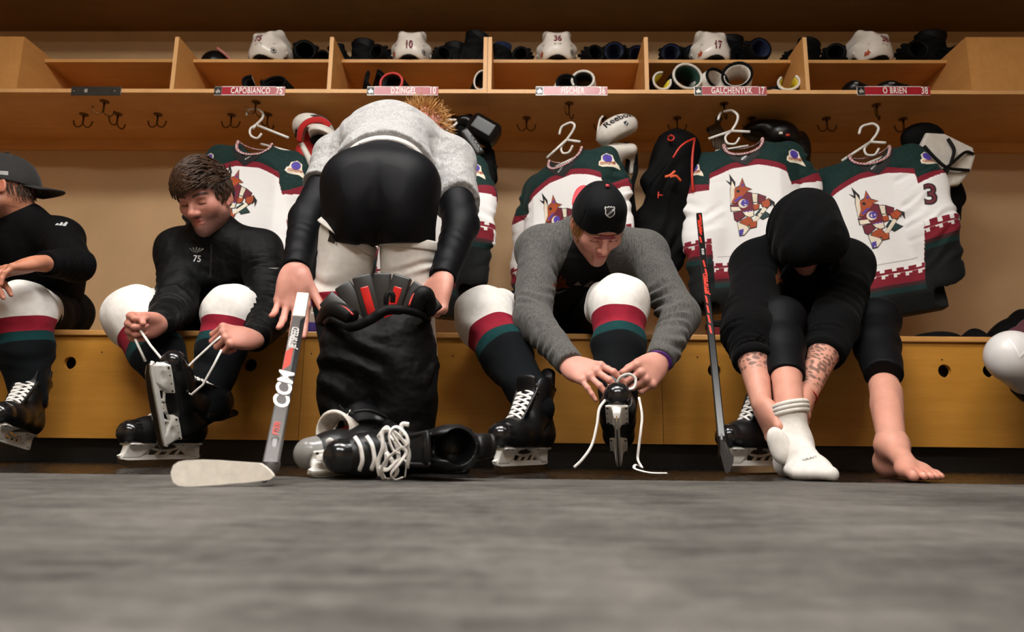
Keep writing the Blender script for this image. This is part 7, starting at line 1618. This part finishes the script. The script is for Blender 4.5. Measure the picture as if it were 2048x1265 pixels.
# ================================================================== helmets, gloves and pads on the shelves
ZM, ZL = 1.955, 1.711
M_HELM = plain('white_helmet_shell', '#ddd4c8', 0.22, var=0.02); M_NAVY = cloth('navy_lining', '#0d1a3a', 0.8); M_YEL = plain('yellow_trim', '#c9b428', 0.5); M_GREENL = cloth('green_lining', '#14352a', 0.8); M_REDC = cloth('red_cloth', '#b3352c', 0.8)
def helmet(px, yaw, num, label, front_low=False, Y=3.2, tilt=0):
    base = P(px, 117, Y); M = Matrix.Translation((base.x, Y, ZM)) @ Matrix.Rotation(math.pi + math.radians(yaw), 4, 'Z') @ Matrix.Rotation(math.radians(tilt), 4, 'X')
    t = thing('hockey_helmet', M.translation, label, 'helmet', 'white helmets on the top shelf', M.to_3x3())
    f = Field((-0.13, -0.16, -0.01), (0.13, 0.16, 0.22), 0.0034)
    f.ell((0, 0, 0.07), (0.088, 0.125, 0.108), None, 0); f.cone((0, 0.03, 0.055), (0, -0.03, 0.055), 0.088, 0.088, 0.03); f.box((0, 0.01, 0.03), (0.072, 0.095, 0.03), None, 0.03, 0.03)
    for s in (-1, 1):
        f.path([(s * 0.042, 0.085, 0.135), (s * 0.05, 0.02, 0.172), (s * 0.048, -0.06, 0.16)], [0.014, 0.016, 0.014], 0.03); f.cone((s * 0.084, 0.03, 0.09), (s * 0.084, -0.03, 0.085), 0.016, 0.016, 0.03)
        f.cone((s * 0.03, 0.113, 0.13), (s * 0.036, 0.095, 0.152), 0.0035, 0.0035, 0.002, 's'); f.cone((s * 0.055, 0.115, 0.045), (s * 0.082, 0.1, 0.056), 0.0035, 0.0035, 0.002, 's'); f.cone((s * 0.098, 0.05, 0.135), (s * 0.1, 0.035, 0.115), 0.009, 0.009, 0.003, 's'); f.cone((s * 0.112, -0.005, 0.1), (s * 0.114, -0.012, 0.08), 0.01, 0.01, 0.003, 's')
        f.ell((s * 0.1, -0.005, 0.0), (0.04, 0.04, 0.05), None, 0.01, 's')
    f.path([(-0.085, 0.075, 0.075), (0, 0.13, 0.062), (0.085, 0.075, 0.075)], 0.0035, 0.008, 's')
    f.ell((0, 0.12, -0.005), (0.06, 0.05, 0.014), None, 0.006, 's'); f.ell((0, 0, 0.03), (0.084, 0.115, 0.1), None, 0.003, 's'); f.plane((0, 0, 0.001), (0, 0, -1))
    sh = mobj('shell', fmesh('shell', f, 1), M_HELM, t, world=False); bv = bvh_of([sh]); W = lambda *a: M @ Vector(a); R = M.to_3x3()
    f = Field((-0.1, -0.13, -0.01), (0.1, 0.13, 0.16), 0.005); f.ell((0, 0, 0.03), (0.086, 0.117, 0.102), None, 0); f.ell((0, 0, 0.01), (0.07, 0.1, 0.09), None, 0.004, 's'); f.plane((0, 0, 0.004), (0, 0, -1)); mobj('liner', fmesh('liner', f, 1), M_PADK, t, world=False)
    z = 0.05 if front_low else 0.088
    decal('number', text2d(num, 0.056, 0.72, 0.002), W(0, 0.1, z), R @ Vector((-1, 0, 0)), R @ Vector((0, 1, 0.25)), M_MAROON, t, bv, 0.0018, 0.008)
    for a, mt, of in ((0.0145, M_DARKP, 0.0015), (0.0105, M_HELM, 0.002), (0.0075, M_DARKP, 0.0025)):
        decal('roundel', poly2d([[(a * math.cos(q), a * math.sin(q)) for q in np.linspace(0, 6.283, 16, endpoint=False)]]), W(-0.06, 0.08, 0.035), R @ Vector((-0.8, -0.6, 0)), R @ Vector((-0.5, 0.85, 0)), mt, t, bv, of, 0.006)
    decal('side_emblem', poly2d([[(-0.015, -0.012), (-0.01, 0.008), (-0.002, 0.002), (0.004, 0.018), (0.008, 0.004), (0.016, 0.0), (0.006, -0.014)]]), W(0.068, 0.075, 0.03), R @ Vector((-0.8, 0.6, 0)), R @ Vector((0.6, 0.8, 0)), M_RUST, t, bv, 0.0018, 0.008)
    for s in (-1, 1): MB().lathe([(0.009, 0), (0.009, 0.004), (0.006, 0.006)], 12, Matrix.Translation((s * 0.096, 0.02, 0.06)) @ Matrix.Rotation(s * math.pi / 2, 4, 'Y')).build('ear_clip', M_HELM, t, False, False)
    return t
helmet(545, -14, '75', 'white helmet numbered 75, turned aside, first helmet of the row'); helmet(824, 2, '10', 'white helmet with low number 10 above the bent-over standing player', True); helmet(1113, 0, '36', 'white helmet numbered 36 facing forward, middle of the five'); helmet(1417, 6, '17', 'white helmet with low number 17 beside a tall upright black glove', True); helmet(1733, 16, '38', 'white helmet numbered 38, turned aside, last before the end box')
# gloves: cuff, knuckle rolls, thumb
def glove_proto(kind):
    f = Field((-0.1, -0.12, -0.01), (0.1, 0.15, 0.2), 0.0045)
    if kind == 0:      # lying with the cuff towards the room
        f.cone((0, -0.085, 0.065), (0, 0.0, 0.06), 0.062, 0.055, 0); f.cone((0, 0, 0.06), (0, 0.05, 0.05), 0.055, 0.045, 0.03)
        for i in range(4): f.cone((-0.045 + 0.03 * i, 0.04, 0.06), (-0.05 + 0.033 * i, 0.125, 0.04), 0.02, 0.017, 0.006)
        f.cone((0.06, -0.02, 0.05), (0.075, 0.07, 0.04), 0.022, 0.02, 0.015); f.cone((0, -0.13, 0.068), (0, -0.03, 0.06), 0.052, 0.042, 0.006, 's')
        for i in range(3): f.cone((-0.055, -0.06 + 0.045 * i, 0.115), (0.055, -0.06 + 0.045 * i, 0.115), 0.012, 0.012, 0.01)
    else:              # standing on the fingertips, cuff up
        f.cone((0, 0, 0.185), (0, 0, 0.11), 0.066, 0.052, 0, flat=((0, 1, 0), 0.75)); f.cone((0, 0, 0.11), (0, 0, 0.07), 0.05, 0.048, 0.02, flat=((0, 1, 0), 0.75))
        for i in range(4): f.cone((-0.045 + 0.03 * i, -0.012, 0.085), (-0.048 + 0.032 * i, -0.02, 0.02), 0.021, 0.018, 0.006)
        f.cone((0.055, 0, 0.1), (0.08, -0.02, 0.04), 0.022, 0.02, 0.015); f.cone((0, 0, 0.22), (0, 0, 0.12), 0.056, 0.04, 0.006, 's', flat=((0, 1, 0), 0.75))
        f.cone((-0.03, -0.03, 0.12), (0.035, -0.03, 0.15), 0.022, 0.018, 0.02); f.plane((0, 0, 0.16), (0.45, 0, 1))
    f.plane((0, 0, 0), (0, 0, -1)); return fmesh('shell', f, 1)
def lining_proto(kind):
    f = Field((-0.08, -0.11, -0.01), (0.08, 0.06, 0.2), 0.005)
    if kind == 0: f.cone((0, -0.1, 0.067), (0, -0.03, 0.06), 0.055, 0.047, 0); f.cone((0, -0.13, 0.068), (0, -0.035, 0.062), 0.047, 0.036, 0.004, 's')
    else: f.cone((0, 0, 0.185), (0, 0, 0.12), 0.058, 0.046, 0, flat=((0, 1, 0), 0.75)); f.cone((0, 0, 0.215), (0, 0, 0.125), 0.051, 0.034, 0.004, 's', flat=((0, 1, 0), 0.75))
    return fmesh('lining', f, 1)
M_GLOVE = cloth('black_glove_leather', '#060607', 0.7, folds=0.4, spec=0.12, sheen=0.0)
GS = [glove_proto(0), glove_proto(1)]; GL = [[lining_proto(0), lining_proto(1)], None]; GL[1] = [m.copy() for m in GL[0]]
for m in GS: m.materials.append(M_GLOVE)
for m in GL[0]: m.materials.append(M_PADK)
for m in GL[1]: m.materials.append(M_NAVY)
def glove(px, label, kind=0, yaw=0, sc=1.0, Y=3.24, blue=0, tilt=0, dz=0.0, z=ZM):
    b = P(px, 117 if z == ZM else 170, Y); R = Matrix.Rotation(math.radians(yaw), 3, 'Z') @ Matrix.Rotation(math.radians(tilt), 3, 'Y'); M = Matrix.Translation((b.x, Y, z + 0.001 + dz)) @ R.to_4x4() @ Matrix.Scale(sc, 4)
    t = bpy.data.objects.new('hockey_glove', None); t.empty_display_size = 0.05; t.matrix_world = M; finish(t, None, label, 'glove', 'gloves on the top shelf')
    o = bpy.data.objects.new('shell', GS[kind]); finish(o, t); o = bpy.data.objects.new('lining', GL[blue][kind]); finish(o, t); return t
glove(612, 'black glove standing beside helmet 75', 0, 15, 1.0); glove(652, 'black glove half hidden behind the divider past helmet 75', 0, 0, 0.7)
glove(690, 'small black glove leaning at the divider in the bay of nameplate 10', 1, 30, 0.75, tilt=-20); glove(726, 'tall black glove, cuff up, left of helmet 10', 1, 0, 1.0, 3.27); glove(768, 'low black glove touching helmet 10 on its divider side', 0, -20, 0.75, 3.2)
glove(880, 'low black glove just past helmet 10', 0, 25, 0.7, 3.2); glove(908, 'black glove standing cuff up past helmet 10', 1, -10, 0.95, 3.28); glove(938, 'tallest black glove propped on others past helmet 10', 1, 10, 1.05, 3.25, tilt=14, dz=0.03)
glove(1005, 'black glove at the divider left of helmet 36', 1, 15, 0.85, 3.25, 1); glove(1048, 'flat black glove beside helmet 36 on its divider side', 0, -15, 0.75, 3.22)
glove(1178, 'black glove lying just past helmet 36', 0, 20, 0.8, 3.22); glove(1228, 'black glove with blue lining, first of the pair past helmet 36', 0, -8, 0.95, 3.24, 1); glove(1262, 'black glove with blue lining, second of the pair past helmet 36', 0, 12, 0.95, 3.27, 1)
glove(1340, 'blue-lined black glove, first of the pair left of helmet 17', 0, -10, 0.9, 3.24, 1); glove(1372, 'blue-lined black glove, touching helmet 17', 0, 12, 0.9, 3.25, 1); glove(1462, 'tall black glove, cuff up, rising behind helmet 17', 1, 0, 1.25, 3.32); glove(1500, 'blue-lined black glove past helmet 17', 0, 10, 1.0, 3.22, 1)
glove(1606, 'black glove propped high against the last divider', 1, 20, 1.05, 3.26, tilt=15); glove(1665, 'black glove lying just left of helmet 38', 0, -15, 0.85, 3.22); glove(1578, 'small dark glove low beside the last divider', 0, 0, 0.6, 3.2)
glove(1815, 'black glove lying open between helmet 38 and the high pile', 0, 0, 0.95, 3.22); glove(1850, 'highest black glove piled past helmet 38', 1, -15, 1.25, 3.28, tilt=10); glove(1885, 'black glove against the end box past helmet 38', 0, 20, 0.9, 3.25)
# dark visor cap beside helmet 75
g = thing('dark_visor', (P(447, 117, 3.24).x, 3.24, ZM), 'low black shell with a pale red stripe, first item on the top shelf', 'pad')
c = Vector((P(440, 117, 3.24).x, 3.24, ZM + 0.02)); solid('shell', g, M_PADSH, lambda f: (f.ell(c, (0.085, 0.11, 0.085), None, 0), f.ell(c + Vector((0.06, 0, -0.02)), (0.06, 0.08, 0.045), None, 0.02), f.plane((0, 0, ZM + 0.001), (0, 0, -1))), [c], 0.14)
MB().tube(curve([c + Vector((0.03, -0.1, 0.06)), c + Vector((0.07, -0.085, 0.03)), c + Vector((0.115, -0.05, -0.012))], 5), 0.008, 8).build('stripe', plain('pale_red', '#b06a62', 0.5), g, True)
# cups: elbow and shin pads seen end-on
def cup(px, py, w, h, label, outer, inner, rim, yaw=0, roll=0.0, gap=0.0, Y=3.1, depth=0.14, tails=None):
    """open-ended padded tube facing the room, resting on the lower shelf"""
    c = P(px, py, Y - depth / 2); wx = w / 400.0 * 0.5; hz = h / 400.0 * 0.5; z = max(c.z, ZL + hz + 0.002); M = Matrix.Translation((c.x, Y, z)) @ Matrix.Rotation(math.radians(yaw), 4, 'Z') @ Matrix.Rotation(math.radians(roll), 4, 'Y')
    t = thing('elbow_pad', M.translation, label, 'pad', 'elbow pads on the lower shelf', M.to_3x3()); th = min(0.016, wx * 0.3)
    n = 22; a0 = math.pi / 2 + gap; a1 = math.pi / 2 + 2 * math.pi - gap; full = gap == 0
    def shell(name, k0, k1, y0, y1, mat, par):
        b = MB(); rings = []
        for i in range(n if full else n + 1):
            a = a0 + (a1 - a0) * i / n; ca, sa = math.cos(a), math.sin(a); col = []
            for k, y in ((k1, y0), (k1 * 1.03, (y0 + y1) / 2), (k1 * 0.8, y1), (k0 * 0.78, y1), (k0, (y0 + y1) / 2), (k0, y0)): col.append(b.bm.verts.new((ca * (wx - th * (1 - k)), y, sa * (hz - th * (1 - k)))) if True else None)
            rings.append(col)
        m = len(rings)
        for i in range(m if full else m - 1):
            q = rings[(i + 1) % m]
            for j in range(6): b.bm.faces.new((rings[i][j], q[j], q[(j + 1) % 6], rings[i][(j + 1) % 6]))
        if not full: b.bm.faces.new(rings[0]); b.bm.faces.new(rings[-1][::-1])
        return b.build(name, mat, par, True, False)
    shell('shell', 0.5, 1.0, -depth / 2, depth / 2, outer, t); shell('lining', 0.0, 0.5, -depth / 2 + 0.003, depth / 2 - 0.004, inner, t)
    pts = [(math.cos(a0 + (a1 - a0) * i / n) * (wx - th * 0.25), -depth / 2 - 0.001, math.sin(a0 + (a1 - a0) * i / n) * (hz - th * 0.25)) for i in range(n if full else n + 1)]
    MB().tube(pts, th * 0.42, 6, closed=full).build('rim', rim, t, True, False)
    return t
B, Wp = M_PADBK, M_PADW
cup(502, 168, 44, 34, 'dark elbow pad with white edge, first behind the nameplate 75', Wp, M_PADK, B, 10, 20, 0.5); cup(552, 168, 54, 30, 'dark elbow pad with white edge, second behind the nameplate 75', B, M_PADK, B, -10, -8)
cup(742, 160, 42, 48, 'black open elbow pad left of the nameplate 10', B, M_PADK, B, 20, -20, 0.45); cup(790, 165, 50, 42, 'black elbow pad with red thread behind the nameplate 10', B, M_PADK, M_PIPE, -15, 10)
cup(955, 160, 28, 44, 'white-edged oval pad leaning at the middle divider', B, M_PADK, Wp, 15, 18)
cup(1128, 165, 42, 34, 'white elbow pad, first behind the nameplate 36', Wp, M_PADK, B, 10, -15); cup(1172, 160, 46, 40, 'white elbow pad, second behind the nameplate 36', Wp, M_PADK, Wp, -12, 12)
cup(1319, 162, 38, 38, 'black pad with yellow inner rim at the divider in the bay of nameplate 17', B, M_YEL, Wp, 10, 40, 0.6); cup(1370, 153, 60, 54, 'large black pad with green lining in the bay of nameplate 17', B, M_GREENL, Wp, 10, 0)
cup(1423, 157, 54, 42, 'white pad with black edge, first right of the green-lined pad', Wp, M_FELT, B, 25, 12); cup(1482, 150, 58, 54, 'white pad with black edge, second and taller, right of the green-lined pad', Wp, M_FELT, B, -15, -10); cup(1583, 165, 42, 34, 'black pad with yellow rim at the divider past the nameplate 17', B, M_YEL, Wp, -10, 0, 0.7)
g = thing('shin_pad', (P(1545, 170, 3.1).x, 3.1, ZL), 'low white curved pad past the nameplate 17', 'pad')
c = Vector((P(1542, 172, 3.1).x, 3.1, ZL + 0.01)); solid('shell', g, Wp, lambda f: (f.ell(c, (0.075, 0.08, 0.055), None, 0), f.cone(c + Vector((-0.05, -0.06, 0.02)), c + Vector((0.06, -0.05, 0.035)), 0.004, 0.004, 0.004, 's'), f.plane((0, 0, ZL + 0.001), (0, 0, -1))), [c], 0.12)
MB().tube(curve([c + Vector((-0.07, -0.035, 0.012)), c + Vector((-0.02, -0.05, 0.052)), c + Vector((0.04, -0.05, 0.045)), c + Vector((0.075, -0.03, 0.01))], 5), 0.005, 8).build('black_edge', M_PADK, g, True)
for px, w, lab, red in ((1714, 60, 'black elbow guard with pale mark behind the nameplate 38, smaller of two', False), (1790, 85, 'long black elbow guard with a red cloth end behind the nameplate 38', True)):
    g = thing('elbow_guard', (P(px, 170, 3.1).x, 3.1, ZL), lab, 'pad', 'black guards on the lower shelf'); c = Vector((P(px, 165, 3.08).x, 3.1, ZL + 0.045)); hw = w / 400 * 0.5
    o = solid('shell', g, M_PADSH, lambda f: (f.ell(c, (hw, 0.08, 0.05), None, 0), f.ell(c + Vector((-hw * 0.4, -0.02, 0.02)), (hw * 0.55, 0.06, 0.042), None, 0.02), f.cone(c + Vector((-hw, -0.05, -0.01)), c + Vector((hw, -0.05, 0.005)), 0.006, 0.006, 0.006, 's'), f.plane((0, 0, ZL + 0.001), (0, 0, -1))), [c], 0.15)
    MB().box(tuple(c + Vector((-hw * 0.6, -0.083, 0.02))), tuple(c + Vector((-hw * 0.35, -0.076, 0.028))), 0.002).build('pale_mark', M_GREYP, g)
    p = c + Vector((hw * 0.95, -0.02, -0.008)) if red else c + Vector((-hw * 1.1, -0.02, -0.03)); solid('cloth_end', g, M_REDC, lambda f: (f.ell(p, (0.032, 0.04, 0.036) if red else (0.018, 0.03, 0.014), None, 0), f.plane((0, 0, ZL + 0.001), (0, 0, -1))), [p], 0.07)
# ------------------------------------------------------------------ things on the bench
g = thing('sports_drink_bottle', (P(625, 650, 2.95).x, 2.95, SEAT), 'red drink in a clear bottle with blue cap on the bench', 'bottle'); bx = g.location.x
NG = Nodes('clear_plastic'); MGL = NG.out((0.95, 0.93, 0.92, 1), 0.08, 0, None, 0.5, Transmission_Weight=0.85, IOR=1.3)
M0 = Matrix.Translation((bx, 2.95, SEAT + 0.001))
MB().lathe([(0.03, 0), (0.033, 0.006), (0.033, 0.06), (0.030, 0.085), (0.033, 0.11), (0.033, 0.135), (0.022, 0.165), (0.016, 0.175), (0.016, 0.19)], 24, M0).build('bottle_body', MGL, g, True)
MB().lathe([(0.029, 0.004), (0.031, 0.008), (0.031, 0.05)], 24, M0).build('red_drink', plain('red_drink', '#a01028', 0.15), g, True)
MB().lathe([(0.0335, 0.055), (0.031, 0.085), (0.0336, 0.108), (0.0336, 0.112)], 24, M0).build('label_band', plain('violet_label', '#3a2a6c', 0.4), g, True)
MB().lathe([(0.019, 0.188), (0.02, 0.192), (0.02, 0.21), (0.018, 0.213)], 20, M0).build('cap', plain('blue_cap', '#143a9c', 0.4), g, True)
def bench_lump(name, px, hw, label, cat, mat, extra=None, Y=2.8):
    c = Vector((P(px, 660, Y).x, Y, SEAT)); g = thing(name, c, label, cat)
    solid('fabric', g, mat, lambda f: (f.ell(c + Vector((0, 0, 0.0)), hw, None, 0), f.ell(c + Vector((hw[0] * 0.3, 0.02, hw[2] * 0.25)), (hw[0] * 0.6, hw[1] * 0.7, hw[2] * 0.95), None, 0.02), f.wobble(0.005, 40, int(px)), f.plane((0, 0, SEAT + 0.001), (0, 0, -1))), [c], max(hw) + 0.05); return g, c
bench_lump('folded_cloth', 1866, (0.1, 0.1, 0.05), 'thin black cloth lying flat on the bench past the hooded player', 'cloth', M_PADBK, Y=2.72); bench_lump('black_pouch', 1942, (0.06, 0.08, 0.062), 'small black pouch on the bench near the far end', 'pouch', M_PADBK, Y=2.72)
g, c = bench_lump('gear_bag', 2035, (0.14, 0.12, 0.17), 'crumpled black gear bag on the bench at the far end', 'bag', M_PADBK, Y=2.95)
g = thing('red_box', (P(1442, 655, 2.85).x, 2.85, SEAT), 'small red box with a black lid on the bench behind the upright stick', 'box'); c = g.location
MB().box((c.x - 0.05, 2.8, SEAT + 0.001), (c.x + 0.06, 2.9, SEAT + 0.085), 0.004).build('box_body', plain('dark_red_card', '#6a1016', 0.5), g); MB().box((c.x - 0.054, 2.796, SEAT + 0.085), (c.x + 0.064, 2.904, SEAT + 0.112), 0.006).build('lid', M_PADK, g)
